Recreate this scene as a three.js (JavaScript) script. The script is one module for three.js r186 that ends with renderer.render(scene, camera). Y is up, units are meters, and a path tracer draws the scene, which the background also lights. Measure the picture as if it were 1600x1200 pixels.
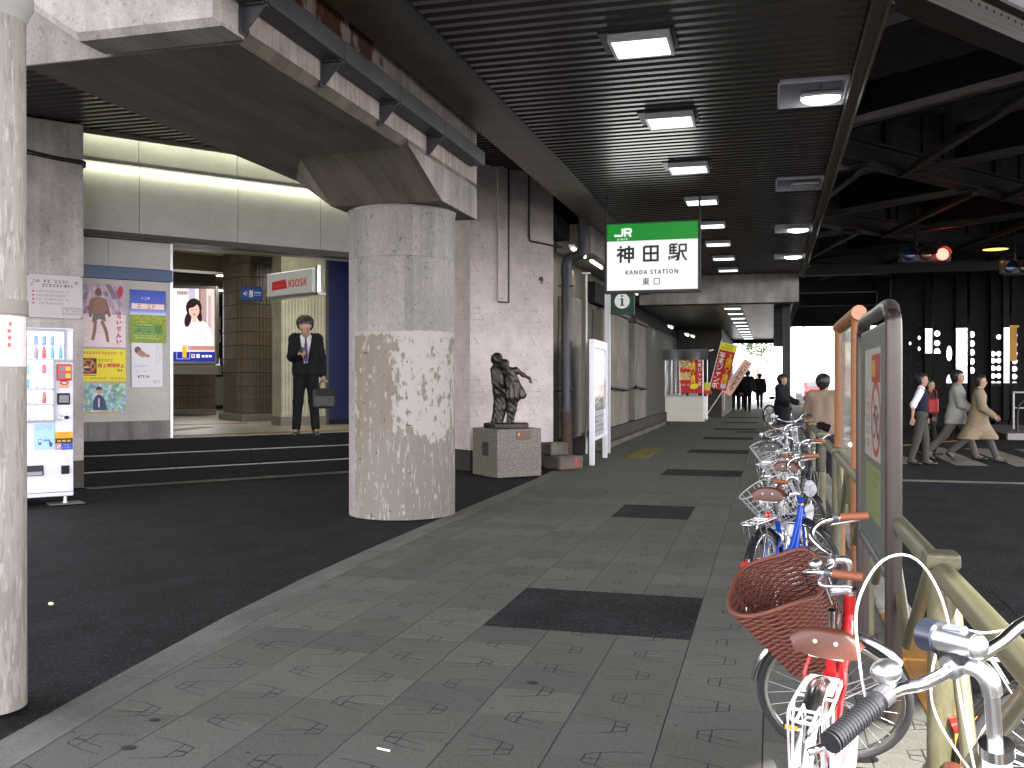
import * as THREE from 'three';
import { RoundedBoxGeometry } from 'three/addons/geometries/RoundedBoxGeometry.js';
import { ConvexGeometry } from 'three/addons/geometries/ConvexGeometry.js';
import { mergeGeometries } from 'three/addons/utils/BufferGeometryUtils.js';
import { RectAreaLightUniformsLib } from 'three/addons/lights/RectAreaLightUniformsLib.js';
RectAreaLightUniformsLib.init();

const V3 = THREE.Vector3, PI = Math.PI, R = (d) => d * PI / 180;
const scene = new THREE.Scene();
// ---------------------------------------------------------------- camera
const YAW = Math.atan(405 / 1480), EYE = 1.38;
const camera = new THREE.PerspectiveCamera(2 * Math.atan(600 / 1480) * 180 / PI, 4 / 3, 0.05, 900);
camera.position.set(0, EYE, 0);
camera.rotation.order = 'YXZ';
camera.rotation.set(-0.0034, YAW, 0);
// ---------------------------------------------------------------- sky, sun, exposure
const renderer = new THREE.WebGLRenderer({ antialias: true });
renderer.toneMapping = THREE.LinearToneMapping;
renderer.toneMappingExposure = 4.9;
renderer.shadowMap.enabled = true;
const KX = 0.55, KZ = 0.80;                       // the sun: this far to +x and +z per metre of height
{
  // thin bright haze: white towards the horizon, pale blue overhead
  const W = 256, H = 128, d = new Float32Array(W * H * 4);
  for (let j = 0; j < H; j++) { const up = Math.max(0, Math.sin(((j + .5) / H - .5) * PI)), t = Math.pow(up, .5); for (let i = 0; i < W; i++) { const k = (j * W + i) * 4; d[k] = 8.2 + (1.7 - 8.2) * t; d[k + 1] = 7.75 + (1.9 - 7.75) * t; d[k + 2] = 7.85 + (2.4 - 7.85) * t; d[k + 3] = 1; } }
  const t = new THREE.DataTexture(d, W, H, THREE.RGBAFormat, THREE.FloatType); t.mapping = THREE.EquirectangularReflectionMapping; t.magFilter = t.minFilter = THREE.LinearFilter; t.needsUpdate = true; scene.background = t; scene.environment = t;
}
scene.environmentIntensity = 0.3; scene.backgroundIntensity = 0.3;
const sun = new THREE.DirectionalLight(new THREE.Color(1, 0.95, 0.86), 5);
sun.name = 'sun'; sun.position.set(KX * 40, 40, KZ * 40); sun.castShadow = true;
Object.assign(sun.shadow.camera, { left: -60, right: 60, top: 60, bottom: -60, near: 1, far: 160 });
sun.shadow.mapSize.set(2048, 2048);
scene.add(sun, sun.target);

// ---------------------------------------------------------------- helpers
function mulberry(a) { return () => { a |= 0; a = a + 0x6D2B79F5 | 0; let t = Math.imul(a ^ a >>> 15, 1 | a); t = t + Math.imul(t ^ t >>> 7, 61 | t) ^ t; return ((t ^ t >>> 14) >>> 0) / 4294967296; }; }
const rnd = mulberry(7), rr = (a, b) => a + (b - a) * rnd();
const CY = Math.cos(YAW), SY = Math.sin(YAW);
// a place in metres from a bearing, a height and a distance measured on the site plan
function at(px, py, d) { const cx = (px - 800) / 1480 * d; return new V3(cx * CY - d * SY, EYE + (595 - py) / 1480 * d, -cx * SY - d * CY); }
// station axes: a along the station front, b out of it; origin at the foot of the steps
const SROT = R(51.9), UX = Math.cos(SROT), UZ = -Math.sin(SROT), NX = Math.sin(SROT), NZ = Math.cos(SROT), SX = -6.26, SZ = -13.3;
const S = (a, b, y = 0) => new V3(SX + a * UX + b * NX, y, SZ + a * UZ + b * NZ);
const used = {};
function numbered(n) { const k = used[n] = (used[n] ?? -1) + 1; return k ? n + '_' + String(k).padStart(3, '0') : n; }
function shadow(o) { o.castShadow = true; o.receiveShadow = true; return o; }
function tag(o, label, category, group) { o.userData.label = label; o.userData.category = category; if (group) o.userData.group = group; return o; }
function thing(name, label, category, pos = [0, 0, 0], turn = 0, group) {
  const o = new THREE.Group(); o.name = numbered(name); scene.add(o);
  if (pos.isVector3) o.position.copy(pos); else o.position.set(...pos);
  o.rotation.y = turn; return tag(o, label, category, group);
}
function struct(name, label, pos = [0, 0, 0], turn = 0) {
  const o = new THREE.Group(); o.name = numbered(name); scene.add(o);
  if (pos.isVector3) o.position.copy(pos); else o.position.set(...pos);
  o.rotation.y = turn; o.userData.kind = 'structure'; o.userData.label = label; return o;
}
function part(parent, name, geo, mat, label) {
  const m = shadow(new THREE.Mesh(Array.isArray(geo) ? merge(geo) : geo, mat)); m.name = parent === scene ? numbered(name) : pname(parent, name);
  if (label) m.userData.label = label; parent.add(m); return m;
}
function grp(parent, name, label) { const g = new THREE.Group(); g.name = pname(parent, name); if (label) g.userData.label = label; parent.add(g); return g; }
function pname(p, n) { p.userData.__n ??= {}; const k = p.userData.__n[n] = (p.userData.__n[n] ?? -1) + 1; return k ? n + '_' + String(k).padStart(3, '0') : n; }
function merge(list) {
  list = list.flat(9).map((g) => { g = g.index ? g.toNonIndexed() : g; for (const k of Object.keys(g.attributes)) if (!['position', 'normal', 'uv'].includes(k)) g.deleteAttribute(k); if (!g.attributes.uv) g.setAttribute('uv', new THREE.BufferAttribute(new Float32Array(g.attributes.position.count * 2), 2)); if (!g.attributes.normal) g.computeVertexNormals(); return g; });
  return list.length === 1 ? list[0] : mergeGeometries(list);
}
// uv in metres by the side a face points to
function muv(geo, s = 1, ox = 0, oy = 0) {
  const g = geo.index ? geo.toNonIndexed() : geo, p = g.attributes.position, uv = new Float32Array(p.count * 2), a = new V3(), b = new V3(), c = new V3();
  for (let i = 0; i < p.count; i += 3) {
    a.fromBufferAttribute(p, i); b.fromBufferAttribute(p, i + 1).sub(a); c.fromBufferAttribute(p, i + 2).sub(a); b.cross(c);
    const x = Math.abs(b.x), y = Math.abs(b.y), z = Math.abs(b.z);
    for (let j = i; j < i + 3; j++) { const X = p.getX(j), Y = p.getY(j), Z = p.getZ(j); const [u, v] = x >= y && x >= z ? [Z, Y] : y >= z ? [X, Z] : [X, Y]; uv[j * 2] = u * s + ox; uv[j * 2 + 1] = v * s + oy; }
  }
  g.setAttribute('uv', new THREE.BufferAttribute(uv, 2)); return g;
}
const box = (w, h, d, x = 0, y = 0, z = 0) => new THREE.BoxGeometry(w, h, d).translate(x, y, z);
const bb = (x0, x1, y0, y1, z0, z1) => box(x1 - x0, y1 - y0, z1 - z0, (x0 + x1) / 2, (y0 + y1) / 2, (z0 + z1) / 2);
const rbox = (w, h, d, r, x = 0, y = 0, z = 0, seg = 1) => new RoundedBoxGeometry(w, h, d, seg, Math.min(r, w / 2.01, h / 2.01, d / 2.01)).translate(x, y, z);
const cyl = (r0, r1, h, n = 16, x = 0, y = 0, z = 0) => new THREE.CylinderGeometry(r1, r0, h, n).translate(x, y + h / 2, z);
const sph = (r, x = 0, y = 0, z = 0, n = 12) => new THREE.SphereGeometry(r, n, Math.max(6, n * .7 | 0)).translate(x, y, z);
function rod(a, b, r, n = 8, r1 = r) {
  a = a.isVector3 ? a : new V3(...a); b = b.isVector3 ? b : new V3(...b);
  const d = b.clone().sub(a), g = new THREE.CylinderGeometry(r1, r, d.length(), n);
  g.applyQuaternion(new THREE.Quaternion().setFromUnitVectors(new V3(0, 1, 0), d.clone().normalize()));
  return g.translate((a.x + b.x) / 2, (a.y + b.y) / 2, (a.z + b.z) / 2);
}
function tube(pts, r, seg = 24, n = 8, closed = false, tension = .5) {
  return new THREE.TubeGeometry(new THREE.CatmullRomCurve3(pts.map((p) => p.isVector3 ? p : new V3(...p)), closed, 'catmullrom', tension), seg, r, n, closed);
}
function bar(a, b, w, h) {   // a box from a to b, w wide sideways, h tall
  a = a.isVector3 ? a : new V3(...a); b = b.isVector3 ? b : new V3(...b);
  const d = b.clone().sub(a), L = d.length(), z = d.clone().normalize(), up = Math.abs(z.y) > .95 ? new V3(1, 0, 0) : new V3(0, 1, 0), x = up.cross(z).normalize(), y = z.clone().cross(x);
  return new THREE.BoxGeometry(w, h, L).applyMatrix4(new THREE.Matrix4().makeBasis(x, y, z)).translate((a.x + b.x) / 2, (a.y + b.y) / 2, (a.z + b.z) / 2);
}
function extr(pts, depth, bevel = 0, holes) {
  const s = new THREE.Shape(pts.map((p) => new THREE.Vector2(...p)));
  if (holes) s.holes = holes;
  return new THREE.ExtrudeGeometry(s, { depth, bevelEnabled: bevel > 0, bevelThickness: bevel, bevelSize: bevel, bevelOffset: -bevel, bevelSegments: 1, curveSegments: 10 });
}
function lathe(pts, n = 24) { return new THREE.LatheGeometry(pts.map((p) => new THREE.Vector2(...p)), n); }
function flat(g) { g = g.index ? g.toNonIndexed() : g; g.computeVertexNormals(); return g; }

// ---------------------------------------------------------------- textures
function hash2(x, y, s) { let h = Math.imul(x, 374761393) + Math.imul(y, 668265263) + Math.imul(s, 2147483647) | 0; h = Math.imul(h ^ h >>> 13, 1274126177); return ((h ^ h >>> 16) >>> 0) / 4294967296; }
function vn(x, y, px, py, s) {
  const ix = Math.floor(x), iy = Math.floor(y); let fx = x - ix, fy = y - iy; fx = fx * fx * (3 - 2 * fx); fy = fy * fy * (3 - 2 * fy);
  const m = (a, p) => ((a % p) + p) % p, h = (a, b) => hash2(m(a, px), m(b, py), s);
  return (h(ix, iy) * (1 - fx) + h(ix + 1, iy) * fx) * (1 - fy) + (h(ix, iy + 1) * (1 - fx) + h(ix + 1, iy + 1) * fx) * fy;
}
// tiling noise: u, v in 0..1, fx and fy cells at the coarsest level
function fbm(u, v, fx, fy, oct, s) { let a = 0, w = .5, t = 0; for (let o = 0; o < oct; o++) { a += w * vn(u * fx, v * fy, fx, fy, s + o); t += w; w *= .55; fx *= 2; fy *= 2; } return a / t; }
const ss = (a, b, x) => { x = Math.min(1, Math.max(0, (x - a) / (b - a))); return x * x * (3 - 2 * x); };
const mix3 = (a, b, t) => [a[0] + (b[0] - a[0]) * t, a[1] + (b[1] - a[1]) * t, a[2] + (b[2] - a[2]) * t];
function ntex(w, h, fn, srgb = true, rep) {
  const d = new Uint8Array(w * h * 4);
  for (let j = 0; j < h; j++) for (let i = 0; i < w; i++) { let c = fn((i + .5) / w, (j + .5) / h); if (typeof c === 'number') c = [c, c, c]; const k = (j * w + i) * 4; for (let q = 0; q < 3; q++) d[k + q] = Math.max(0, Math.min(255, c[q] * 255)); d[k + 3] = 255; }
  const t = new THREE.DataTexture(d, w, h); t.wrapS = t.wrapT = THREE.RepeatWrapping; t.magFilter = THREE.LinearFilter; t.minFilter = THREE.LinearFilter; t.needsUpdate = true;
  if (srgb) t.colorSpace = THREE.SRGBColorSpace; if (rep) t.repeat.set(...rep); return t;
}
function ctex(w, h, draw) {
  const c = document.createElement('canvas'); c.width = w; c.height = h; const g = c.getContext('2d'); draw(g, w, h);
  const t = new THREE.CanvasTexture(c); t.colorSpace = THREE.SRGBColorSpace; return t;
}
const rgb = (r, g, b) => new THREE.Color().setRGB(r, g, b);
function M(c, rough = .8, metal = 0, o = {}) { return new THREE.MeshStandardMaterial({ color: Array.isArray(c) ? rgb(...c) : new THREE.Color(c), roughness: rough, metalness: metal, ...o }); }
function MP(c, rough, metal, o = {}) { return new THREE.MeshPhysicalMaterial({ color: Array.isArray(c) ? rgb(...c) : new THREE.Color(c), roughness: rough, metalness: metal, ...o }); }
// dark surfaces with their sheen cut down for a deeper black
const MD = (c, rough, o = {}) => MP(c, rough, 0, { specularIntensity: .3, ...o });
const glow = (c, k, o = {}) => new THREE.MeshStandardMaterial({ color: 0x222222, emissive: Array.isArray(c) ? rgb(...c) : new THREE.Color(c), emissiveIntensity: k, roughness: .5, ...o });
function areaLight(color, intensity, w, h, pos, look) { const l = new THREE.RectAreaLight(Array.isArray(color) ? rgb(...color) : color, intensity, w, h); l.name = 'lamp_light'; l.position.copy(pos); l.lookAt(look); scene.add(l); return l; }

const T = {};
// all maps are tones around 1 = the material's own colour (kept under 1)
T.concrete = ntex(512, 512, (u, v) => { const b = fbm(u, v, 4, 4, 5, 11), st = fbm(u, v, 26, 2, 4, 17), gr = fbm(u, v, 150, 150, 2, 21), pit = ss(.74, .82, fbm(u, v, 60, 60, 2, 30)); const k = .66 + .34 * b + .16 * (st - .5) + .14 * (gr - .5) - .1 * pit; return [k, k * .99, k * .97]; });
T.concreteB = ntex(512, 512, (u, v) => { const k = .5 + .4 * (fbm(u, v, 90, 90, 3, 5) - .5) + .25 * (fbm(u, v, 8, 3, 3, 9) - .5) - .4 * ss(.74, .82, fbm(u, v, 60, 60, 2, 30)); return k; }, false);
T.board = ntex(512, 512, (u, v) => { const n = 6, i = Math.floor(u * n), f = u * n - i, tone = (hash2(i, 3, 4) - .5) * .1, joint = 1 - ss(0, .035, Math.min(f, 1 - f)); const k = .72 + tone + .22 * (fbm(u, v, 8, 3, 4, 44) - .5) + .1 * (fbm(u, v, 80, 10, 2, 48) - .5) + joint * (hash2(i, Math.floor(v * 9), 8) > .55 ? .16 : -.12); return [k, k * .975, k * .93]; });
T.asphalt = ntex(512, 512, (u, v) => { const g = fbm(u, v, 180, 180, 2, 61), b = fbm(u, v, 5, 5, 4, 66), s = ss(.8, .86, fbm(u, v, 110, 110, 1, 71)); const k = .55 + .8 * (g - .5) + .45 * (b - .5) + .45 * s; return [k, k, k * 1.02]; });
T.asphaltB = ntex(512, 512, (u, v) => .5 + .8 * (fbm(u, v, 180, 180, 2, 61) - .5), false);
T.white = ntex(512, 512, (u, v) => {        // painted brickwork: faint courses, sags and scuffs
  const rows = 12, r = Math.floor(v * rows), f = v * rows - r, off = (r % 2) * .5, c = u * 4 + off, g = c - Math.floor(c);
  const j = Math.max(1 - ss(0, .07, Math.min(f, 1 - f)), 1 - ss(0, .02, Math.min(g, 1 - g))) * ss(.42, .6, fbm(u, v, 9, 5, 3, 83));
  const k = .86 + .16 * (fbm(u, v, 5, 4, 5, 80) - .5) + .08 * (fbm(u, v, 100, 60, 2, 81) - .5) - .07 * j - .3 * ss(.72, .8, fbm(u, v, 24, 30, 3, 88)) * .5; return [k, k * .965, k * .955]; });
T.whiteB = ntex(512, 512, (u, v) => { const rows = 12, r = Math.floor(v * rows), f = v * rows - r, off = (r % 2) * .5, c = u * 4 + off, g = c - Math.floor(c); const j = Math.max(1 - ss(0, .1, Math.min(f, 1 - f)), 1 - ss(0, .03, Math.min(g, 1 - g))); return .6 - .25 * j * (.3 + .7 * fbm(u, v, 9, 5, 3, 83)) + .3 * (fbm(u, v, 40, 40, 3, 84) - .5); }, false);
T.granite = ntex(256, 256, (u, v) => { const g = fbm(u, v, 90, 90, 1, 91), h = fbm(u, v, 60, 60, 2, 93); let c = [.66, .64, .61]; c = mix3(c, [.36, .34, .34], ss(.62, .7, g)); c = mix3(c, [.82, .8, .76], ss(.62, .7, h)); return c; });
T.metal = ntex(256, 256, (u, v) => { const k = .8 + .3 * (fbm(u, v, 6, 6, 5, 101) - .5) + .1 * (fbm(u, v, 90, 90, 1, 105) - .5); return k; });
T.paint = ntex(256, 256, (u, v) => .88 + .1 * (fbm(u, v, 5, 5, 4, 301) - .5) + .05 * (fbm(u, v, 90, 90, 1, 305) - .5));
T.grime = ntex(512, 512, (u, v) => { const st = ss(.55, .8, fbm(u, v, 40, 3, 3, 115)); const k = .68 + .34 * (fbm(u, v, 6, 5, 5, 111) - .5) + .1 * (fbm(u, v, 90, 90, 2, 117) - .5) - .14 * st; return [k, k * .97, k * .92]; });
T.rust = ntex(1024, 256, (u, v) => {           // stained face of the beam: u 0..1 over 6 m, v over 1.3 m
  const st = fbm(u, v, 150, 3, 3, 121), b = fbm(u, v, 24, 4, 4, 127); let k = .78 + .3 * (b - .5) + .22 * (st - .5); let c = [k, k * .95, k * .92];
  const zone = ss(.0, .08, u) * (1 - ss(.36, .5, u)); const r = ss(.47, .62, fbm(u, v, 60, 5, 4, 131) + .25 * zone - .12 - .15 * (1 - zone)) * ss(.2, .25, v); c = mix3(c, [.36 + .1 * st, .2, .1], r * .9); return c; });
T.wood = ntex(128, 512, (u, v) => { const k = .72 + .25 * (fbm(u, v, 22, 3, 4, 141) - .5); const kn = ss(.8, .86, fbm(u, v, 5, 14, 1, 147)); return mix3([k, k * .8, k * .55], [.3, .16, .07], kn); });
T.steel = ntex(256, 256, (u, v) => { const k = .7 + .5 * (fbm(u, v, 8, 8, 5, 151) - .5); const r = ss(.6, .7, fbm(u, v, 20, 12, 3, 157)); return mix3([k, k, k * .98], [.55, .36, .24], r * .7); });
// column: peeled notice paint on the side towards the street
T.column = ntex(1024, 1024, (u, v) => {
  const th = ((u + .5) % 1 - .5) * 360, y = v * 3.13; const fac = Math.floor(u * 44);
  let k = .68 + .09 * (hash2(fac, y > 2.62 ? 1 : 0, 3) - .5) + .14 * (fbm(u, v, 10, 5, 5, 161) - .5) + .1 * (fbm(u, v, 200, 90, 2, 165) - .5); k -= .2 * ss(.78, .84, fbm(u, v, 150, 120, 2, 169));
  if (Math.abs(y - 2.62) < .006) k -= .07; const fu = u * 44 - fac; if (Math.min(fu, 1 - fu) < .05 && hash2(fac, y > 2.62 ? 5 : 6, 9) > .6) k -= .05;
  let c = [k, k * .98, k * .965];
  const edge = 1.875 + .02 * (fbm(u, v, 60, 60, 2, 172) - .5), inz = y < edge && th > -38 + 3 * (fbm(u, v, 3, 60, 2, 174) - .5) && th < 100;
  if (inz) {
    const right = ss(6, 22, th) * (1 - .35 * ss(70, 90, th)), sp = fbm(u, v, 80, 44, 5, 175), st = fbm(u, v, 150, 10, 3, 179), big = fbm(u, v, 12, 5, 4, 184);
    const hi = ss(.66, .95, y + .5 * (big - .5)), base = mix3([.63, .59, .52], [.55, .52, .48], fbm(u, v, 50, 10, 4, 181)); c = mix3(c, mix3(base, [.62, .6, .57], (1 - hi) * .7), .9);
    const rim = 1 - ss(.015, .06, edge - y + .03 * (sp - .5));
    const cover = .25 + .5 * right * hi + .2 * (big - .5) + .16 * (1 - ss(-38, -30, th)) - .1 * (1 - hi), w = ss(.5, .6, .7 * sp + .3 * st + .5 * (cover - .42) + .3 * rim);
    const fl = ss(.66, .72, fbm(u, v, 190, 22, 3, 188)) * (1 - hi) * .7;
    c = mix3(c, [.83, .815, .795], Math.max(w * (.7 + .25 * right), fl));
    if (fbm(u, v, 120, 100, 1, 190) > .965) c = [.22, .2, .19];
  }
  return c; }, true);
T.peel = ntex(512, 1024, (u, v) => { let k = .8 + .1 * (fbm(u, v, 10, 5, 4, 201) - .5) + .1 * (fbm(u, v, 120, 30, 2, 204) - .5); let c = [k, k * .975, k * .945]; const low = 1 - ss(.1, .35, v), p = ss(.6, .68, fbm(u, v, 60, 26, 4, 207) + .12 * low); c = mix3(c, [.62, .59, .55], p * .5); const w = ss(.68, .72, fbm(u, v, 90, 40, 3, 209) + .05 * ss(.45, .55, v) * (1 - ss(.65, .75, v))); return mix3(c, [.95, .94, .92], w * .7); });

const C = {
  concrete: M([.36, .335, .325], .85, 0, { map: T.concrete, bumpMap: T.concreteB, bumpScale: .004 }),
  soffit: M([.27, .24, .2], .8, 0, { map: T.board, bumpMap: T.concreteB, bumpScale: .002 }),
  beamface: M([.56, .53, .52], .85, 0, { map: T.rust }),
  channel: M([.10, .10, .115], .55, .3, { map: T.metal }),
  asphalt: MD([.032, .032, .034], .85, { map: T.asphalt, bumpMap: T.asphaltB, bumpScale: .003 }),
  patch: MD([.055, .053, .057], .85, { map: T.asphalt, bumpMap: T.asphaltB, bumpScale: .003 }),
  road: MD([.048, .047, .048], .85, { map: T.asphalt, bumpMap: T.asphaltB, bumpScale: .004 }),
  whitewall: M([.6, .565, .57], .75, 0, { map: T.white, bumpMap: T.whiteB, bumpScale: .006 }),
  wall: M([.5, .47, .465], .8, 0, { map: T.concrete }), pilaster: M([.24, .22, .2], .85, 0, { map: T.concrete }),
  panel: M([.55, .53, .5], .6, 0, { map: T.paint }),
  brown: M([.135, .1, .07], .5, .1, { map: T.metal }),
  slat: M([.026, .023, .02], .32, .4, {}),
  dark: MD([.02, .02, .02], .8), back: M([.09, .085, .08], .8), black: M([.012, .012, .013], .55), rubber: M([.022, .022, .024], .75),
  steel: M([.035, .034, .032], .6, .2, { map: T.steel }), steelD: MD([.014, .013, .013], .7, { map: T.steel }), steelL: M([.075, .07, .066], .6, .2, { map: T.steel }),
  granite: M([.33, .315, .3], .6, 0, { map: T.granite }),
  grime: M([.22, .2, .185], .85, 0, { map: T.grime }),
  chrome: M([.82, .83, .85], .16, 1), alu: M([.66, .67, .7], .32, 1), white: M([.78, .78, .78], .45), whitem: M([.74, .75, .8], .4, 0, { map: T.metal }),
  log: M([.42, .25, .125], .6, 0, { map: T.wood }), step: MD([.008, .008, .009], .6, { map: T.granite }), nosing: M([.2, .2, .18], .5),
  pipe: M([.055, .055, .065], .5, .2, { map: T.metal }), rustpipe: M([.075, .04, .03], .8, 0, { map: T.metal }),
  bronze: MP([.028, .02, .013], .4, .3, { map: T.metal }), olive: M([.15, .142, .078], .42, .2, { map: T.metal }), pole: M([.05, .038, .033], .35, .4),
  glass: MP([.9, .95, .95], .05, 0, { transmission: 1, thickness: 0, ior: 1.45 }),
};
for (const t of [T.concrete, T.concreteB]) t.repeat.set(.6, .6);
for (const t of [T.asphalt, T.asphaltB]) t.repeat.set(.8, .8);
for (const t of [T.white, T.whiteB]) t.repeat.set(.9, .9);
T.granite.repeat.set(2.5, 2.5); T.metal.repeat.set(.8, .8); T.grime.repeat.set(.5, .5); T.board.repeat.set(.9, .5); T.steel.repeat.set(1, 1);
// ================================================================ THE SETTING
// ---- ground, road, forecourt, pavement
{
  const g = new THREE.PlaneGeometry(1400, 1400).rotateX(-PI / 2); const m = part(scene, 'ground', muv(g), M([.2, .19, .18], .9, 0, { map: T.asphalt })); m.position.y = -.19; m.userData.kind = 'structure'; m.userData.label = 'pale open ground beyond the railway bridge';
  const rd = struct('road', 'dark asphalt road passing under the steel railway bridge');
  part(rd, 'road_surface', muv(bb(.8, 12, -.3, -.15, -120, 30)), C.road);
  const paint = M([.5, .49, .46], .7, 0, { map: T.grime });
  part(rd, 'stop_line', muv(bb(1.9, 8.5, -.15, -.146, -15.75, -15.5)), paint);
  for (const [x0, x1] of [[2.1, 2.62], [3.22, 3.77], [4.22, 4.78], [5.25, 5.8], [6.3, 6.85], [7.35, 7.9]]) part(rd, 'crossing_stripe', muv(bb(x0, x1, -.15, -.146, -23.4, -18.7)), paint);
  const yl = M([.4, .22, .04], .7); part(rd, 'lane_line', bar([4.0, -.148, -25.5], [10, -.148, -33.6], .15, .004), yl); part(rd, 'lane_line', bar([2.0, -.148, -22.8], [3.4, -.148, -24.6], .1, .004), yl);
  part(rd, 'asphalt_patch', muv(bb(1.55, 2.9, -.15, -.147, -7.6, -5.9)), C.patch);
  const kb = struct('kerb', 'concrete kerb between the paved walk and the road');
  const ky = M([.62, .3, .05], .7, 0, { map: T.grime }), kg = M([.36, .35, .34], .8, 0, { map: T.concrete });
  for (let i = 0; i < 48; i++) { const z = 1 - i * 1.0; const y = [2, 3, 4, 5, 6].includes(i) && i !== 3 || [4].includes(i); part(kb, 'kerb_stone', muv(rbox(.2, .34, .985, .02, .72, -.155, z - .5)), y ? ky : kg); }
  const fc = struct('forecourt', 'worn dark asphalt forecourt between the paved walk and the station steps');
  const bd = [[-2.45, 3], [-2.66, -1.5], [-2.86, -3], [-3.04, -4.4], [-3.15, -5.6], [-3.2, -7.5], [-3.2, -13.2], [-3.3, -15.2], [-3.42, -17], [-3.42, -48]];
  const poly = [...bd.map(([x, z]) => [x + .03, z]), [-22, -48], [-22, 3]];
  part(fc, 'asphalt_surface', muv(extr(poly.map(([x, z]) => [x, -z]), .25).rotateX(-PI / 2).translate(0, -.262, 0)), C.asphalt);
  const bx = (z) => { for (let i = 0; i < bd.length - 1; i++) if (z <= bd[i][1] && z >= bd[i + 1][1]) { const t = (bd[i][1] - z) / (bd[i][1] - bd[i + 1][1]); return bd[i][0] + (bd[i + 1][0] - bd[i][0]) * t; } return -3.42; };
  // paved walk
  const pv = struct('pavement', 'grey paved walk of square slabs with scratched line motifs');
  const W = .385, D = .34, X0 = -.03, Z0 = -3.75;
  part(pv, 'bedding', muv(extr([...bd.map(([x, z]) => [x + .02, -z]), [.62, 48], [.62, -3]], .29).rotateX(-PI / 2).translate(0, -.2925, 0)), M([.03, .03, .03], .95));
  const motif = (dark) => ctex(512, 512, (c, w, h) => {
    const r = mulberry(31 + dark * 10), base = dark ? 190 : 205; c.fillStyle = `rgb(${base},${base - 1},${base - 6})`; c.fillRect(0, 0, w, h);
    for (let i = 0; i < 26000; i++) { const k = base + (r() - .5) * 150; c.fillStyle = `rgba(${k},${k},${k - 4},.6)`; c.fillRect(r() * w, r() * h, 2.2, 2.2); }
    for (let i = 0; i < 40; i++) { const x = r() * w, y = r() * h, s = 20 + r() * 60; for (let k = 0; k < 60; k++) { c.fillStyle = 'rgba(90,88,84,.10)'; c.fillRect(x + (r() - .5) * s * 2, y + (r() - .5) * s, 3, 3); } }
    c.lineCap = 'round';
    const L = (pts, a = 1) => { c.strokeStyle = `rgba(34,33,40,${a * (.6 + r() * .4)})`; c.lineWidth = 2.6 + r() * 1.6; c.beginPath(); pts.forEach(([x, y], i) => i ? c.lineTo(x + (r() - .5) * 4, y + (r() - .5) * 4) : c.moveTo(x, y)); c.stroke(); };
    for (const [cx, cy] of [[256, 256], [0, 0], [512, 0], [0, 512], [512, 512]]) for (const s of [-1, 1]) {
      const X = (q) => cx + s * q;
      L([[X(100), cy - 60], [X(165), cy - 28], [X(165), cy + 34], [X(95), cy + 66]]); L([[X(130), cy - 45], [X(130), cy + 50]]); L([[X(100), cy - 60], [X(40), cy - 74]], .7); L([[X(95), cy + 66], [X(30), cy + 76]], .8); L([[X(130), cy + 4], [X(165), cy + 4]]); L([[X(130), cy - 45], [X(165), cy - 28]], .6); if (r() > .4) L([[X(60), cy - 30], [X(130), cy - 5]], .7);
    }
    for (let i = 0; i < 4; i++) { c.fillStyle = 'rgba(40,38,40,.55)'; c.beginPath(); c.ellipse(r() * w, r() * h, 3 + r() * 5, 2 + r() * 3, 0, 0, 7); c.fill(); }
  });
  const mats = [0, 1].flatMap((d) => { const t = motif(d); t.wrapS = t.wrapT = THREE.RepeatWrapping; return [[.16, .16, .148], [.148, .148, .139], [.168, .168, .155]].map((c) => MP(c, .75, 0, { specularIntensity: .5, map: t, bumpMap: T.asphaltB, bumpScale: .0015 })); });
  const clip = (p, x) => { const o = []; for (let i = 0; i < p.length; i++) { const a = p[i], b = p[(i + 1) % p.length], fa = a[0] - x(a[1]), fb = b[0] - x(b[1]); if (fa >= 0) o.push(a); if (fa * fb < 0) { const t = fa / (fa - fb); o.push([a[0] + (b[0] - a[0]) * t, a[1] + (b[1] - a[1]) * t]); } } return o; };
  const inner = (z) => bx(z) + .22, patches = [];
  const uvp = (g, ox, oz) => { const p = g.attributes.position, uv = new Float32Array(p.count * 2); for (let i = 0; i < p.count; i++) { uv[2 * i] = (p.getX(i) - X0) / (2 * W); uv[2 * i + 1] = (p.getZ(i) - Z0) / (2 * D); } g.setAttribute('uv', new THREE.BufferAttribute(uv, 2)); return g; };
  const isPatch = (i, j) => { const k = Math.floor((j - 4) / 13), q = (j - 4) % 13; if (j < 4 || q > 2 || k > 7) return false; return k === 1 ? i >= -4 && i <= -3 : i >= -4 && i <= -2; };
  const rest = []; let made = 0;
  for (let j = -5; j < 129; j++) for (let i = -9; i < 2; i++) {
    if (isPatch(i, j)) continue;
    const gx = .003, gz = .0024, x0 = X0 + i * W + gx, x1 = Math.min(X0 + (i + 1) * W - gx, .618), z1 = Z0 - j * D - gz, z0 = Z0 - (j + 1) * D + gz;
    if (i >= -1 && i <= 0 && j > 36 && j < 60) continue;          // tactile slabs lie here
    let p = clip([[x0, z0], [x1, z0], [x1, z1], [x0, z1]], inner); if (p.length < 3) continue;
    const near = j < 24; const dy = rr(-.0012, .0012);
    const g = uvp(flat(extr(p.map(([x, z]) => [x, -z]), near ? .0301 : .03, 0).rotateX(-PI / 2).translate(0, -.03 - (near ? .0012 * rnd() : 0), 0)));
    if (near && made < 300) { part(pv, 'paving_slab', g, mats[(rnd() * 6) | 0]); made++; } else rest.push(g);
  }
  part(pv, 'far_paving', rest, mats[0]).userData.kind = 'stuff';
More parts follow.
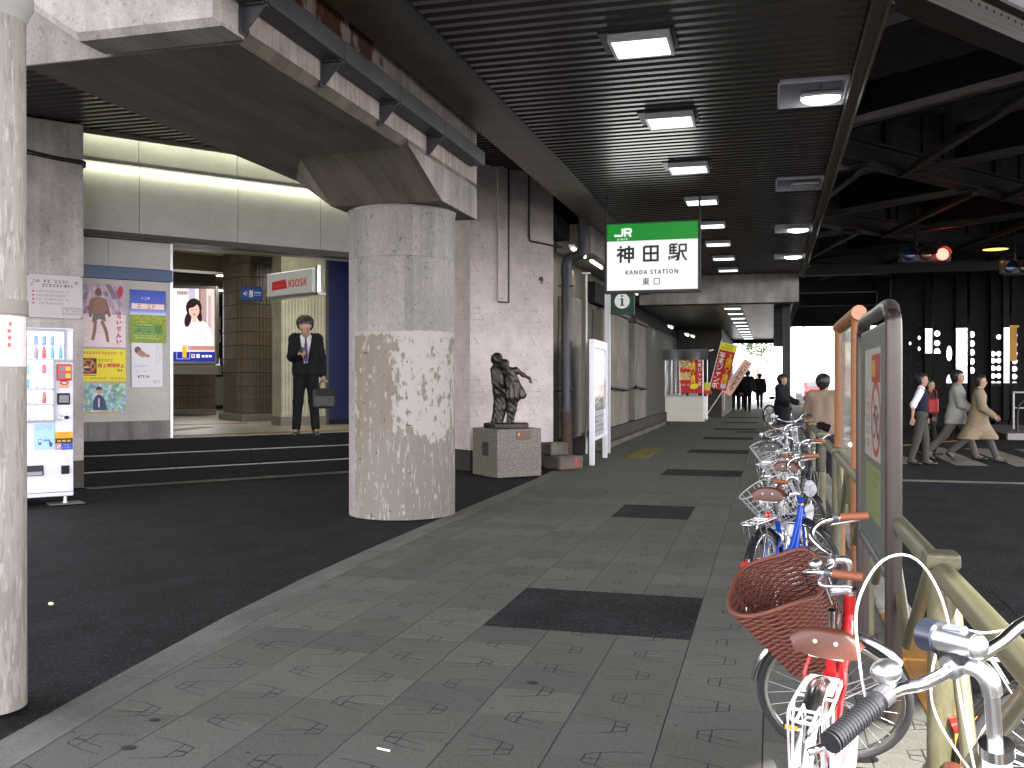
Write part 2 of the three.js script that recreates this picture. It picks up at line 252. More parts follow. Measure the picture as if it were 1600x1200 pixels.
  for (let k = 0; k < 8; k++) { const j = 4 + k * 13; const a = k === 1 ? -4 : -4, b = k === 1 ? -3 : -2; part(pv, 'asphalt_patch', muv(bb(X0 + a * W, X0 + (b + 1) * W, -.05, -.002, Z0 - (j + 3) * D, Z0 - j * D)), C.patch); }
  const bs = M([.15, .148, .138], .75, 0, { map: T.concrete });
  for (let z = -1.6; z > -17; z -= 1.1) { const q = z - 1.092; part(pv, 'border_stone', muv(flat(extr([[bx(z), -z], [bx(z) + .212, -z], [bx(q) + .212, -q], [bx(q), -q]], .03, .003).rotateX(-PI / 2).translate(0, -.034, 0))), bs); }
  const tp = part(pv, 'tactile_slab', muv(bb(X0 - W, X0 + W, -.05, -.001, Z0 - 60 * D, Z0 - 37 * D)), M([.13, .14, .12], .7, 0, { map: T.asphalt }));
  const ridges = []; for (let i = 0; i < 14; i++) ridges.push(bb(X0 - W + .02 + i * .055, X0 - W + .045 + i * .055, -.002, .006, Z0 - 60 * D, Z0 - 37 * D)); part(tp, 'ridge', ridges, M([.11, .12, .1], .6)).userData.kind = 'stuff';
  const ty = struct('tactile_paving', 'faded yellow tactile slab with raised bars on the paved walk');
  part(ty, 'slab', muv(bb(-2.54, -2.12, -.03, .003, -19.4, -16.85)), M([.42, .31, .03], .7, 0, { map: T.grime })); for (let i = 0; i < 6; i++) part(ty, 'raised_bar', rbox(.04, .012, 2.5, .005, -2.5 + i * .068, .006, -18.12), M([.36, .27, .03], .7, 0, { map: T.grime }));
  const mh = thing('manhole_cover', 'round dark manhole cover set in the paved walk near the bicycles', 'manhole cover', [-.62, 0, -26.2]); part(mh, 'rim', new THREE.TorusGeometry(.33, .02, 6, 28).rotateX(PI / 2), C.black); part(mh, 'lid', cyl(.31, .31, .012, 28), C.dark);
  // small litter on the ground
  const litter = (n, l, c, p, g, m) => { const o = part(scene, n, g, m); o.position.set(...p); tag(o, l, c); };
  litter('cigarette_end', 'white cigarette end on a paving slab in the foreground', 'cigarette end', [-1.42, .006, -3.28], rod([0, 0, 0], [.055, 0, .012], .004, 8), C.white);
  litter('paper_scrap', 'small crumpled paper scrap on the dark forecourt', 'paper scrap', [-4.3, .0, -4.9], flat(new THREE.IcosahedronGeometry(.014, 1).scale(1.4, .8, 1)), M([.6, .5, .35], .9));
  for (const [x, z, s, k] of [[-2.33, -3.05, .03, 'leftmost'], [-2.42, -3.33, .024, 'beside the border stones'], [-1.05, -4.2, .028, 'near the large asphalt patch'], [-.62, -3.22, .022, 'in front of the red bicycle']]) litter('gum_spot', 'flattened black gum spot on the paving, ' + k, 'gum spot', [x, .0005, z], lathe([[.001, .0022], [s * .7, .002], [s, 0]], 14).scale(1.1, 1, .8), C.black);
}
// ---- big concrete column, beam and haunch of the railway bridge
{
  const col = thing('concrete_column', 'thick round concrete column with peeling white paint on its lower half', 'column', [-3.72, 0, -9.25]);
  const sh = flat(new THREE.CylinderGeometry(.55, .55, 3.13, 44, 1, true).translate(0, 1.565, 0)); part(col, 'shaft', sh, M([.46, .45, .445], .85, 0, { map: T.column, bumpMap: T.concreteB, bumpScale: .003 }));
  part(col, 'collar', lathe([[.55, 3.1], [.562, 3.105], [.562, 3.132], [.3, 3.134]], 44), C.concrete);
  const bm = thing('concrete_beam', 'heavy concrete bridge beam with rust stained face resting on the round column', 'beam');
  const zn = -5.2, zf = -9.86, x0 = -4.77, x1 = -3.1, y0 = 3.46, y1 = 4.75, ch = .055;
  const body = extr([[x0, y0], [x1 - ch, y0], [x1, y0 + ch], [x1, y1], [x0, y1]], zn - zf).translate(0, 0, zf);
  part(bm, 'soffit', muv(body), C.soffit);
  const f = new THREE.PlaneGeometry(zn - zf, y1 - y0 - ch).rotateY(PI / 2).translate(x1 + .004, (y1 + y0 + ch) / 2, (zn + zf) / 2); part(bm, 'stained_face', f, C.beamface);
  part(bm, 'end_face', muv(bb(x0, x1 - .12, y0 + .004, y1, zn, zn + .006)), C.concrete); part(bm, 'end_block', muv(extr([[-3.105, 3.463], [-4.1, 3.463], [-4.62, 3.82], [-4.62, 4.74], [-3.105, 4.74]], .24, .04).translate(0, 0, zn + .045)), M([.5, .48, .465], .85, 0, { map: T.concrete, bumpMap: T.concreteB, bumpScale: .004 }));  // end block concrete paled: open-sky light put into its colour
  part(bm, 'edge_strip', muv(extr([[x1 - ch - .012, y0 - .004], [x1 + .004, y0 + ch + .012], [x1 - .05, y0 + ch]], zn - zf - .02).translate(0, 0, zf + .01)), C.concrete);
  const pts = [[-4.27, 3.132, -8.72], [-3.1, 3.132, -8.72], [-3.1, 3.132, -9.84], [-4.27, 3.132, -9.84], [-3.1, 3.47, -7.85], [-4.25, 3.47, -8.0], [-4.77, 3.47, -8.9], [-4.77, 3.47, -9.84], [-3.1, 3.47, -9.84], [-3.1, 3.7, -7.85], [-4.2, 3.7, -9.84]].map((p) => new V3(...p));
  part(bm, 'haunch', muv(new ConvexGeometry(pts)), C.soffit);
  part(bm, 'haunch_face', muv(extr([[7.83, 3.47], [8.72, 3.136], [9.85, 3.136], [9.85, 3.47]], .006).rotateY(PI / 2).translate(x1 + .001, 0, 0)), C.concrete);
  // steel trough along the beam
  const tr = thing('steel_trough', 'dark grey steel cable trough bracketed along the concrete beam', 'cable trough');
  for (const [a, b] of [[-3.9, -5.13], [-5.14, -6.19], [-6.2, -7.24], [-7.25, -8.34], [-8.35, -9.62]]) part(tr, 'trough_section', muv(rbox(.17, .145, a - b, .01, -3.01, 3.73, (a + b) / 2)), C.channel);
  for (const z of [-5.12, -6.18, -7.23, -8.33]) part(tr, 'bracket', [extr([[-3.095, 3.655], [-2.93, 3.655], [-3.075, 3.49], [-3.095, 3.49]], .012).translate(0, 0, z - .006), bb(-3.099, -2.94, 3.645, 3.655, z - .035, z + .035), bb(-3.099, -3.092, 3.48, 3.655, z - .035, z + .035)], C.channel);
}
// ---- thin pillar at the left edge with its notice
{
  const p = thing('steel_pillar', 'thin round pillar with peeling pale paint at the edge of the forecourt', 'pillar', [-3.18, 0, -3.28]);
  part(p, 'shaft', new THREE.CylinderGeometry(.135, .135, 3.0, 36, 1).translate(0, 1.5, 0), M([.41, .4, .385], .6, 0, { map: T.peel }));
  part(p, 'collar', lathe([[.135, 2.9], [.15, 2.94], [.165, 2.97], [.165, 3.05], [.1, 3.1]], 32), M([.3, .3, .28], .6)); part(p, 'upper_shaft', cyl(.125, .125, 1.7, 28, 0, 3.05, 0), M([.5, .49, .45], .6, 0, { map: T.peel }));
  part(p, 'strap', cyl(.142, .142, .06, 32, 0, 1.66, 0), M([.2, .19, .16], .6));
  const n = new THREE.CylinderGeometry(.1385, .1385, .21, 20, 1, true, R(5), R(110)).translate(0, 1.545, 0);
  const nt = ctex(256, 160, (c, w, h) => { c.fillStyle = '#dcd6da'; c.fillRect(0, 0, w, h); const r = mulberry(3); c.fillStyle = '#b8363c'; for (const [x, y, q] of [[150, 20, 14], [52, 52, 22]]) for (let i = 0; i < 4; i++) c.fillRect(x + r() * 6, y + i * 22, q, 12); c.fillStyle = '#3a2830'; for (let i = 0; i < 5; i++) c.fillRect(84 + r() * 3, 40 + i * 20, 13, 12); c.fillStyle = 'rgba(255,255,255,.5)'; for (let i = 0; i < 30; i++) c.fillRect(r() * w, r() * h, 3, 20 * r()); });
  const m = part(scene, 'notice_sheet', n, M([.85, .85, .85], .3, 0, { map: nt, side: THREE.DoubleSide })); m.position.copy(p.position); tag(m, 'white plastic notice wrapped round the thin pillar at the forecourt edge', 'notice');
}
// ---- corridor ceilings
function slatRun(parent, y, x0, x1, z0, z1, pitch, holes, cut) {
  const prof = [[0, 0], [.018, -.036], [.082, -.036], [.1, 0], [.091, 0], [.077, -.029], [.023, -.029], [.009, 0]];
  const cache = {};
  for (let z = z0; z > z1; z -= pitch) {
    let xe = x1, xs = x0; for (const [a, b, x] of holes ?? []) if (z < a + .02 && z > b - .12) xe = x;
    if (cut) xs = Math.max(xs, cut(z)); if (xe - xs < .1) continue;
    const key = xs.toFixed(2) + '_' + xe.toFixed(2);
    cache[key] ??= extr(prof, xe - xs).rotateY(-PI / 2).translate(xe, y, 0);
    part(parent, 'slat', cache[key], C.slat).position.z = z - .05;
  }
}
const LAMPC = [.86, 1, .9];
const emissLamp = glow(LAMPC, 1.1), emissSoft = glow([.9, 1, .92], .8);
{
  const c1 = struct('canopy_ceiling', 'dark slatted metal ceiling over the paved walk');
  const recess = [-9.0, -13.2, -17.1, -20.9].map((z) => [z + .14, z - .64, .07]);
  slatRun(c1, 4.085, -2.5, .66, -.3, -24.5, .15, recess);
  part(c1, 'backing', bb(-2.6, .7, 4.46, 4.56, -24.6, -.3), C.back);
  part(c1, 'edge_beam', [bar([.72, 4.03, -.3], [.72, 4.03, -24.6], .09, .1), bar([.775, 4.0, -.3], [.775, 4.0, -24.6], .012, .18)], C.brown);
  part(c1, 'end_board', bb(-2.6, .8, 4.04, 4.9, -.33, -.27), C.brown);
  part(c1, 'edge_trim', bb(-2.53, -2.47, 4.03, 4.12, -24.6, -.3), C.channel);
  part(c1, 'bulkhead', muv(bb(-3.02, -2.53, 4.042, 4.9, -15.6, -.3)), C.brown);
  part(c1, 'bulkhead', muv(bb(-3.02, -2.53, 4.044, 4.9, -24.6, -15.602)), C.brown);
  part(c1, 'outer_board', bb(.68, .7, 4.08, 4.6, -24.6, -.3), C.back);
  const c2 = struct('concourse_ceiling', 'dark slatted ceiling in front of the station entrance');
  slatRun(c2, 4.74, -16, -3.03, -4.2, -17.5, .15, null, (z) => { const b = -.28; return SX + (b - (z - SZ) * NZ) / NX; });
  part(c2, 'backing', muv(bb(-17, -3.02, 4.95, 5.05, -18, -3.8)), C.back);
  const c3 = struct('passage_ceiling', 'lower slatted ceiling over the far half of the paved walk');
  const sl = []; for (let z = -25; z > -47; z -= .2) sl.push(bb(-3.4, .55, 3.35, 3.4, z - .14, z)); part(c3, 'slats', sl, M([.05, .047, .05], .3, .5)).userData.kind = 'stuff';
  part(c3, 'backing', bb(-3.5, .6, 3.42, 3.6, -47, -24.7), C.back); part(c3, 'edge_beam', bb(.56, .68, 3.3, 3.7, -47, -24.7), C.dark);
  part(c3, 'end_beam', bb(-3.5, .7, 3.18, 3.7, -47.2, -46.9), C.dark);
  const band = struct('ceiling_step', 'pale board where the walk ceiling drops to a lower level');
  part(band, 'board', muv(bb(-3.3, -.35, 3.34, 4.07, -24.68, -24.6)), C.wall); part(band, 'board', muv(bb(-.346, .66, 3.34, 4.07, -24.68, -24.6)), C.wall); part(band, 'trim', bb(-3.3, .66, 3.31, 3.345, -24.7, -24.58), C.dark);
  const ord = ['first', 'second', 'third', 'fourth', 'fifth', 'sixth', 'seventh', 'eighth', 'ninth', 'tenth', 'eleventh'];
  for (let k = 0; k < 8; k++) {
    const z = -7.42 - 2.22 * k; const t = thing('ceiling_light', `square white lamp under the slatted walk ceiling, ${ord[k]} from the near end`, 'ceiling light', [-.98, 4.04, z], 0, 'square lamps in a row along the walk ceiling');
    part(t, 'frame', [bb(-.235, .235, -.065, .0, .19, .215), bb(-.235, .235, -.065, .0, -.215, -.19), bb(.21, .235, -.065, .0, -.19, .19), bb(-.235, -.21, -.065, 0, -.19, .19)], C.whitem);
    part(t, 'base_plate', bb(-.31, .27, -.006, .03, -.235, .235), C.black);  // flat black plate in place of the shaded gap around the lamp
    part(t, 'diffuser', bb(-.21, .21, -.058, -.01, -.19, .19), k > 1 ? emissSoft : emissLamp);
    areaLight(LAMPC, 2.8, .4, .37, new V3(-.98, 3.97, z), new V3(-.98, 0, z));
  }
  recess.forEach(([a, b], k) => {
    const t = thing('recessed_floodlight', `white ceiling recess with a floodlight by the road edge, ${ord[k]} from the near end`, 'floodlight', [.38, 4.04, (a + b) / 2], 0, 'recessed floodlights along the road edge of the ceiling');
    part(t, 'recess', [bb(-.31, .29, .0, .42, -.405, -.39), bb(-.31, .29, 0, .42, .39, .405), bb(-.325, -.31, 0, .42, -.4, .4), bb(.275, .29, 0, .42, -.39, .39), bb(-.31, .29, .42, .44, -.4, .4)], M([.62, .6, .68], .5));
    part(t, 'lamp_housing', [rbox(.38, .06, .2, .02, .07, .05, -.2), rod([.07, .08, -.2], [.07, .42, -.2], .015)], C.alu);
    part(t, 'lens', sph(.1, 0, 0, 0, 16).scale(1.8, .5, .9).translate(.07, .012, -.2), k === 1 ? M([.4, .42, .42], .2) : glow([.9, 1, .93], 1.3));
    if (k !== 1) areaLight([.9, 1, .93], 2.2, .34, .16, new V3(.45, 3.985, (a + b) / 2 - .2), new V3(.45, 0, (a + b) / 2 - .2));
  });
  for (let k = 0; k < 10; k++) {
    const z = -26 - 2.08 * k; const t = thing('passage_light', `small lamp under the lower far ceiling, ${ord[k]} of its row from the ceiling step`, 'ceiling light', [-1, 3.35, z], 0, 'small lamps along the far ceiling');
    part(t, 'frame', bb(-.22, .22, -.04, 0, -.17, .17), C.whitem); part(t, 'diffuser', bb(-.2, .2, -.05, -.01, -.15, .15), emissSoft);
    if (k % 2 === 0) areaLight([.5, 1, .58], 3, .5, .34, new V3(-1, 3.27, z), new V3(-1, 0, z));
  }
}
// ================================================================ STATION FRONT (own axes: x along the front, z out of it)
const s0 = () => [S(0, 0, 0), SROT];
{
  const st = struct('station_steps', 'three dark stone steps up to the station entrance', ...s0());
  for (let i = 0; i < 3; i++) for (let k = 0; k < 5; k++) {
    const a0 = -3.75 + k * 1.18, a1 = Math.min(a0 + 1.176, 1.485), b = -.3 * i; part(st, 'step_stone', muv(bb(a0, a1, .19 * i - .02, .19 * (i + 1) - .001, -.9, b)), C.step); part(st, 'nosing', muv(rbox(a1 - a0 - .004, .016, .05, .006, (a0 + a1) / 2, .19 * (i + 1) - .004, b - .02)), C.nosing); }
  part(st, 'gutter_strip', muv(bb(-3.75, .9, -.004, .004, 0.01, .22)), M([.16, .15, .135], .8, 0, { map: T.grime }));
  const fl = struct('station_floor', 'cream tiled station floor with yellow tactile lines', ...s0());
  const cream = M([.6, .57, .45], .45, 0, { map: T.metal }), yel = M([.62, .4, .04], .6, 0, { map: T.grime });
  part(fl, 'floor_slab', muv(bb(-9, 5, .3, .568, -26, -.72)), cream);
  part(fl, 'tactile_strip', muv(bb(-2.4, .96, .566, .574, -1.15, -.78)), yel); part(fl, 'tactile_strip', muv(bb(-3.6, .1, .566, .574, -4.6, -4.35)), yel); part(fl, 'tactile_strip', bar(new V3(-2.3, .571, -2.2), new V3(-1.0, .571, -3.4), .3, .006), yel);
  // pier with vending machine, poster wall, fascia
  const pier = thing('entrance_pier', 'grey rendered pier behind the vending machine left of the steps', 'pier', ...s0());
  part(pier, 'face', muv(bb(-8, -3.75, .35, 4.68, -.5, 0)), C.wall); part(pier, 'base', muv(bb(-8, -3.747, 0, .352, -.5, .004)), M([.13, .12, .11], .8, 0, { map: T.grime }));
  part(pier, 'cable', [tube([[-4.6, 4.28, .03], [-4.1, 4.22, .035], [-3.74, 4.2, .03], [-3.73, 4.2, -.4]], .016, 20, 6), tube([[-4.6, 4.24, .03], [-4.1, 4.19, .035], [-3.74, 4.165, .03], [-3.73, 4.165, -.4]], .012, 20, 6)], C.black);
  const pw = thing('poster_wall', 'pale panelled wall with posters and a blue band at the top of the steps', 'wall', ...s0());
  part(pw, 'wall_panel', muv(bb(-3.75, -3.302, 2.955, 3.33, -.72, -.6)), C.panel); part(pw, 'wall_panel', muv(bb(-3.298, -2.45, 2.955, 3.33, -.72, -.6)), C.panel);
  part(pw, 'wall_panel', muv(bb(-3.75, -2.45, .82, 2.775, -.72, -.603)), C.panel); part(pw, 'base_panel', muv(bb(-3.75, -2.452, .56, .818, -.73, -.594)), M([.36, .34, .37], .6, 0, { map: T.grime }));
  part(pw, 'blue_band', muv(rbox(1.32, .17, .14, .008, -3.1, 2.865, -.64)), M([.05, .09, .17], .4)); part(pw, 'end_trim', bb(-2.47, -2.435, .57, 3.33, -.9, -.585), C.alu);
  const fa = struct('entrance_fascia', 'tall pale lintel above the station entrance with two hidden light coves', ...s0());
  for (const [a0, a1] of [[-3.75, -2.92], [-2.912, -1.52], [-1.512, -.2], [-.192, 1.48]]) {
    part(fa, 'fascia_panel', muv(bb(a0, a1, 3.42, 4.36, -.8, -.5)), C.panel); part(fa, 'upper_panel', muv(bb(a0, a1, 4.362, 4.96, -.8, -.53)), C.panel);
  }
  part(fa, 'bottom_rail', [bb(-3.75, 1.2, 3.365, 3.418, -.8, -.47), bb(-3.75, 1.2, 3.335, 3.363, -.78, -.49)], M([.06, .055, .05], .5, .3));
  part(fa, 'inner_lining', muv(bb(-3.75, 1.2, 3.34, 4.9, -1.0, -.802)), C.panel);
  const lipm = M([.2, .18, .16], .5, .2);
  part(fa, 'cove_lip', [bb(-3.75, 1.2, 4.315, 4.36, -.36, -.35), bb(-3.75, 1.2, 4.36, 4.37, -.53, -.35)], C.panel);
  part(fa, 'ceiling_lip', [bb(-6, 1.5, 4.66, 4.95, -.32, -.28), bb(-3.75, 1.2, 4.93, 4.95, -.55, -.28)], lipm);
  const tubeM = glow([.95, 1, .8], 1.2);
  for (let k = 0; k < 4; k++) for (const [y, b, n] of [[4.345, -.44, 'lower'], [4.8, -.4, 'upper']]) {
    const c = -3.15 + k * 1.2, t = thing('cove_tube', `fluorescent tube in the ${n} cove of the entrance lintel, ${['nearest the pier', 'second from the pier', 'third from the pier', 'farthest from the pier'][k]}`, 'fluorescent tube', S(c, b, y), SROT, `tubes in the ${n} cove`);
    part(t, 'tube_lamp', rod([-.592, 0, 0], [.592, 0, 0], .013, 10), tubeM); part(t, 'end_cap', rod([.592, 0, 0], [.599, 0, 0], .015), C.alu);
    areaLight([.95, 1, .72], n === 'lower' ? 9 : 7, 1.2, .03, S(c, b + .0, y - .016), S(c, b - .05, y - 1));
  }
  // white painted brick building right of the entrance
  const wb = thing('brick_building', 'pinkish white painted brick wall with a dark plinth behind the statue', 'building', ...s0());
  part(wb, 'wall', muv(bb(1.5, 3.13, .32, 4.95, -1.6, 1.15)), C.whitewall); part(wb, 'plinth', muv(bb(1.49, 3.136, 0, .319, -1.6, 1.158)), M([.06, .055, .055], .8, 0, { map: T.grime }));
  part(wb, 'pilaster', muv(bb(2.0, 2.18, 2.62, 4.95, 1.151, 1.19)), C.whitewall); part(wb, 'cable_duct', [bb(2.19, 2.225, 2.6, 4.95, 1.151, 1.18), bb(2.03, 2.189, 2.595, 2.615, 1.151, 1.175)], C.black);
  part(wb, 'wall_pipe', tube([[2.62, 4.95, 1.17], [2.62, 3.75, 1.17], [2.66, 3.62, 1.17], [2.8, 3.6, 1.17], [3.3, 3.56, 1.16]], .016, 30, 8), C.black);
  part(wb, 'old_bolt', [rod([2.86, 3.02, 1.15], [2.86, 3.02, 1.18], .03), tube([[2.84, 3.02, 1.17], [2.86, 3.05, 1.19], [2.89, 3.0, 1.18], [2.88, 2.94, 1.16]], .01, 12, 6)], C.grime);
  const rocks = thing('kerb_stones', 'two worn stone blocks with a red mark at the foot of the white wall', 'stone blocks', S(2.85, 1.75, 0), SROT);
  part(rocks, 'block', muv(rbox(.5, .22, .4, .05, 0, .11, 0, 2)), C.grime); part(rocks, 'block', muv(rbox(.36, .2, .3, .03, -.1, .32, -.12, 2)), C.grime); part(rocks, 'paint_mark', bb(.06, .12, .05, .18, .2, .205), M([.35, .03, .04], .7));
  // -------- interior
  const it = struct('station_hall', 'lit station hall behind the entrance', ...s0());
  const ceil = M([.55, .5, .4], .6, 0, { map: T.metal });
  part(it, 'hall_ceiling', muv(bb(-9, 5, 4.06, 4.2, -26, -.9)), ceil); for (const b of [-3.5, -7, -12]) part(it, 'ceiling_beam', muv(bb(-9, 5, 3.72, 4.07, b - .5, b)), M([.22, .17, .11], .6));
  part(it, 'hall_wall', muv(bb(-9, 5, .5, 4.2, -26.3, -26)), ceil); part(it, 'hall_wall', muv(bb(-9.3, -9, .5, 4.2, -26, -.5)), ceil); part(it, 'hall_wall', muv(bb(4.6, 5, .5, 4.2, -26, -3.2)), ceil);
  const tile = M([.2, .155, .1], .4, 0, { map: T.metal });
  function tiledPillar(label, a, b, w, d, y1, round) {
    const p = thing('tiled_pillar', label, 'pillar', S(a, b, .568), SROT);
    const out = []; const rib = .075, rc = round ? .3 : .02;
    const push = (x, z) => out.push([x, z]); const per = [];
    const add = (x0, z0, x1, z1) => { const L = Math.hypot(x1 - x0, z1 - z0), n = Math.max(1, Math.round(L / rib)), nx = (z1 - z0) / L, nz = -(x1 - x0) / L; for (let i = 0; i < n; i++) for (const [t, o] of [[.04, -.012], [.14, 0], [.86, 0], [.96, -.012]]) { const q = (i + t) / n; per.push([x0 + (x1 - x0) * q + nx * o, z0 + (z1 - z0) * q + nz * o]); } };
    const cs = [[w / 2, -d / 2], [w / 2, d / 2], [-w / 2, d / 2], [-w / 2, -d / 2]]; const ring = [];
    for (let i = 0; i < 4; i++) { const [x, z] = cs[i], cx = x - Math.sign(x) * rc, cz = z - Math.sign(z) * rc, a0 = [-90, 0, 90, 180][i]; for (let k = 0; k <= 4; k++) { const t = R(a0 + k * 22.5); ring.push([cx + Math.cos(t) * rc, cz + Math.sin(t) * rc]); } }
    for (let i = 0; i < ring.length; i++) { const q = ring[(i + 1) % ring.length]; if (Math.hypot(q[0] - ring[i][0], q[1] - ring[i][1]) > .02) add(...ring[i], ...q); }
    const course = flat(extr(per.map(([x, z]) => [x, -z]), .262).rotateX(-PI / 2));
    for (let y = .16; y + .27 < y1; y += .275) part(p, 'tile_course', course, tile).position.y = y;
    part(p, 'core', muv(bb(-w / 2 + (round ? .13 : .03), w / 2 - (round ? .13 : .03), 0, y1, -d / 2 + (round ? .13 : .03), d / 2 - (round ? .13 : .03))), C.dark); part(p, 'base', muv(rbox(w + .02, .15, d + .02, .02, 0, .075, 0)), M([.3, .27, .22], .6, 0, { map: T.metal }));
    return p;
  }
  tiledPillar('brown ribbed tile pillar behind the lit advertising box', .73, -9.9, 1.05, 1.05, 3.5, false);
  tiledPillar('broad brown ribbed tile pillar with rounded corners left of the kiosk', .95, -5.9, 1.25, 1.3, 3.5, true);
  // advertising light box
  const face = S(.5, -8.8, 0);
  const ad = thing('lit_advert', 'glowing advertising box with a smiling woman in white on the tiled pillar', 'advertising box', at(303, 508, 21.6), R(22));
  const adt = ctex(256, 448, (c, w, h) => { let g = c.createLinearGradient(0, 0, w, 0); g.addColorStop(0, '#fdfbff'); g.addColorStop(.5, '#f4eef0'); g.addColorStop(1, '#e8d4cc'); c.fillStyle = g; c.fillRect(0, 0, w, h); c.fillStyle = '#b89a96'; c.fillRect(165, 0, 40, 330); c.fillStyle = '#8a5a52'; c.fillRect(160, 0, 8, 330); c.fillStyle = '#cdb4ae'; c.fillRect(214, 40, 20, 200); c.fillStyle = '#c8c4dc'; c.fillRect(95, 0, 40, 70);
    c.fillStyle = '#7a1c28'; c.fillRect(28, 18, 62, 18); c.fillStyle = '#e8d8d8'; for (let i = 0; i < 4; i++) c.fillRect(34 + i * 14, 22, 9, 10);
    c.fillStyle = '#f8f6f8'; c.beginPath(); c.moveTo(85, 360); c.quadraticCurveTo(80, 220, 140, 200); c.lineTo(185, 200); c.quadraticCurveTo(240, 220, 246, 360); c.fill(); c.strokeStyle = '#b9a8a8'; c.lineWidth = 3; c.beginPath(); c.moveTo(110, 300); c.quadraticCurveTo(160, 290, 190, 255); c.stroke(); c.beginPath(); c.moveTo(200, 310); c.lineTo(196, 360); c.stroke();
    c.fillStyle = '#2a1416'; c.beginPath(); c.ellipse(128, 118, 48, 58, 0, 0, 7); c.fill(); c.beginPath(); c.ellipse(92, 190, 20, 46, .2, 0, 7); c.fill(); c.beginPath(); c.ellipse(160, 160, 16, 44, -.2, 0, 7); c.fill(); c.fillStyle = '#f0c4b4'; c.fillRect(118, 165, 26, 40); c.beginPath(); c.ellipse(130, 134, 32, 44, 0, 0, 7); c.fill(); c.fillStyle = '#2a1416'; c.beginPath(); c.ellipse(116, 96, 34, 20, -.4, 0, 7); c.fill(); c.fillStyle = '#3a2020'; c.fillRect(112, 128, 10, 4); c.fillRect(138, 128, 10, 4); c.fillStyle = '#c84a50'; c.beginPath(); c.ellipse(130, 158, 11, 4, 0, 0, 7); c.fill();
    c.fillStyle = '#c88c80'; c.fillRect(90, 352, 166, 26); c.fillStyle = '#1c2c98'; c.fillRect(0, 388, w, 60); c.fillStyle = '#e8b820'; c.fillRect(58, 350, 26, 74); c.strokeStyle = '#dde'; c.lineWidth = 3; c.strokeRect(24, 346, 78, 86); c.fillStyle = '#f0e8f0'; c.fillRect(112, 402, 22, 24); c.fillRect(142, 402, 22, 24); c.fillStyle = '#c04048'; c.fillRect(117, 407, 12, 12); c.fillStyle = '#fff'; for (let i = 0; i < 3; i++) c.fillRect(176 + i * 22, 408, 17, 14); });
  part(ad, 'frame', [rbox(1.02, .06, .3, .01, 0, .86, -.1), rbox(1.02, .06, .3, .01, 0, -.86, -.1), rbox(.05, 1.7, .3, .01, .49, 0, -.1), rbox(.05, 1.7, .3, .01, -.49, 0, -.1), bb(-.48, .48, -.84, .84, -.24, -.2)], M([.3, .3, .28], .35, .6));
  part(ad, 'lit_screen', new THREE.PlaneGeometry(.93, 1.66), glow([1, 1, 1], .24, { emissiveMap: adt, map: adt, color: 0x555555 }));
  part(ad, 'shelf', rbox(1.1, .22, .36, .02, .02, -1.02, -.1), M([.24, .23, .17], .5));
  areaLight([1, .97, 1], .8, .9, 1.6, at(303, 508, 21.6).add(new V3(.1, 0, .12)), at(303, 508, 21.6).add(new V3(.1 + Math.sin(R(22)), 0, .12 + Math.cos(R(22)))));
  // kiosk
  const kb = thing('station_kiosk', 'cream kiosk wall with a projecting white sign and dark blue end panel', 'kiosk', S(.25, -3.08, .568), SROT + R(-4));
  part(kb, 'cream_panel', muv(bb(0, .84, .16, 3.2, -.5, 0)), M([.56, .54, .38], .55, 0, { map: T.metal })); part(kb, 'base', muv(bb(-.02, .86, 0, .159, -.5, .02)), M([.17, .15, .12], .6));
  const ribs = []; for (let i = 0; i < 13; i++) ribs.push(bb(.03 + i * .062, .05 + i * .062, .2, 2.55, 0, .006)); part(kb, 'panel_rib', ribs, M([.52, .5, .35], .55)).userData.kind = 'stuff';
  part(kb, 'door_track', bb(.845, .885, .0, 3.3, -.3, .04), M([.12, .12, .12], .3, .8)); part(kb, 'blue_panel', muv(bb(.89, 2.4, .1, 3.5, -.4, .02)), M([.005, .012, .07], .4)); part(kb, 'blue_base', bb(.89, 2.4, 0, .099, -.4, .03), C.dark);
  const ks = thing('kiosk_sign', 'white KIOSK sign box with red lettering projecting over the kiosk', 'sign', at(459, 443, 15.9), R(-29)); ks.scale.set(1.38, 1.22, 1.2);
  const kt = ctex(512, 160, (c, w, h) => { c.fillStyle = '#dcdcd4'; c.fillRect(0, 0, w, h); c.fillStyle = '#e01818'; c.beginPath(); c.moveTo(62, 60); c.lineTo(222, 50); c.lineTo(240, 116); c.lineTo(62, 122); c.fill(); c.strokeStyle = '#f08a80'; c.lineWidth = 3; for (let i = 0; i < 6; i++) { c.beginPath(); c.arc(92 + i * 22, 92, 8, i, i + 4.4); c.stroke(); } c.fillStyle = '#e01818'; c.font = 'bold 76px sans-serif'; c.textAlign = 'left'; c.fillText('KIOSK', 250, 112, 214); });
  part(ks, 'sign_box', rbox(1.02, .33, .16, .02), M([.66, .66, .6], .4)); part(ks, 'lit_face', new THREE.PlaneGeometry(.98, .3).translate(0, 0, .083), glow([1, 1, 1], .07, { emissiveMap: kt, map: kt, color: 0x666666 })); part(ks, 'end_post', rod([.53, -.19, 0], [.53, .2, 0], .045, 14), C.alu); part(ks, 'bracket', bb(-.4, .6, -.2, -.165, -.06, .06), C.alu);
  // blue direction sign
  const bs = thing('direction_sign', 'small blue direction sign with a white arrow on the broad tiled pillar', 'sign', at(394, 459, 18.6), R(24));
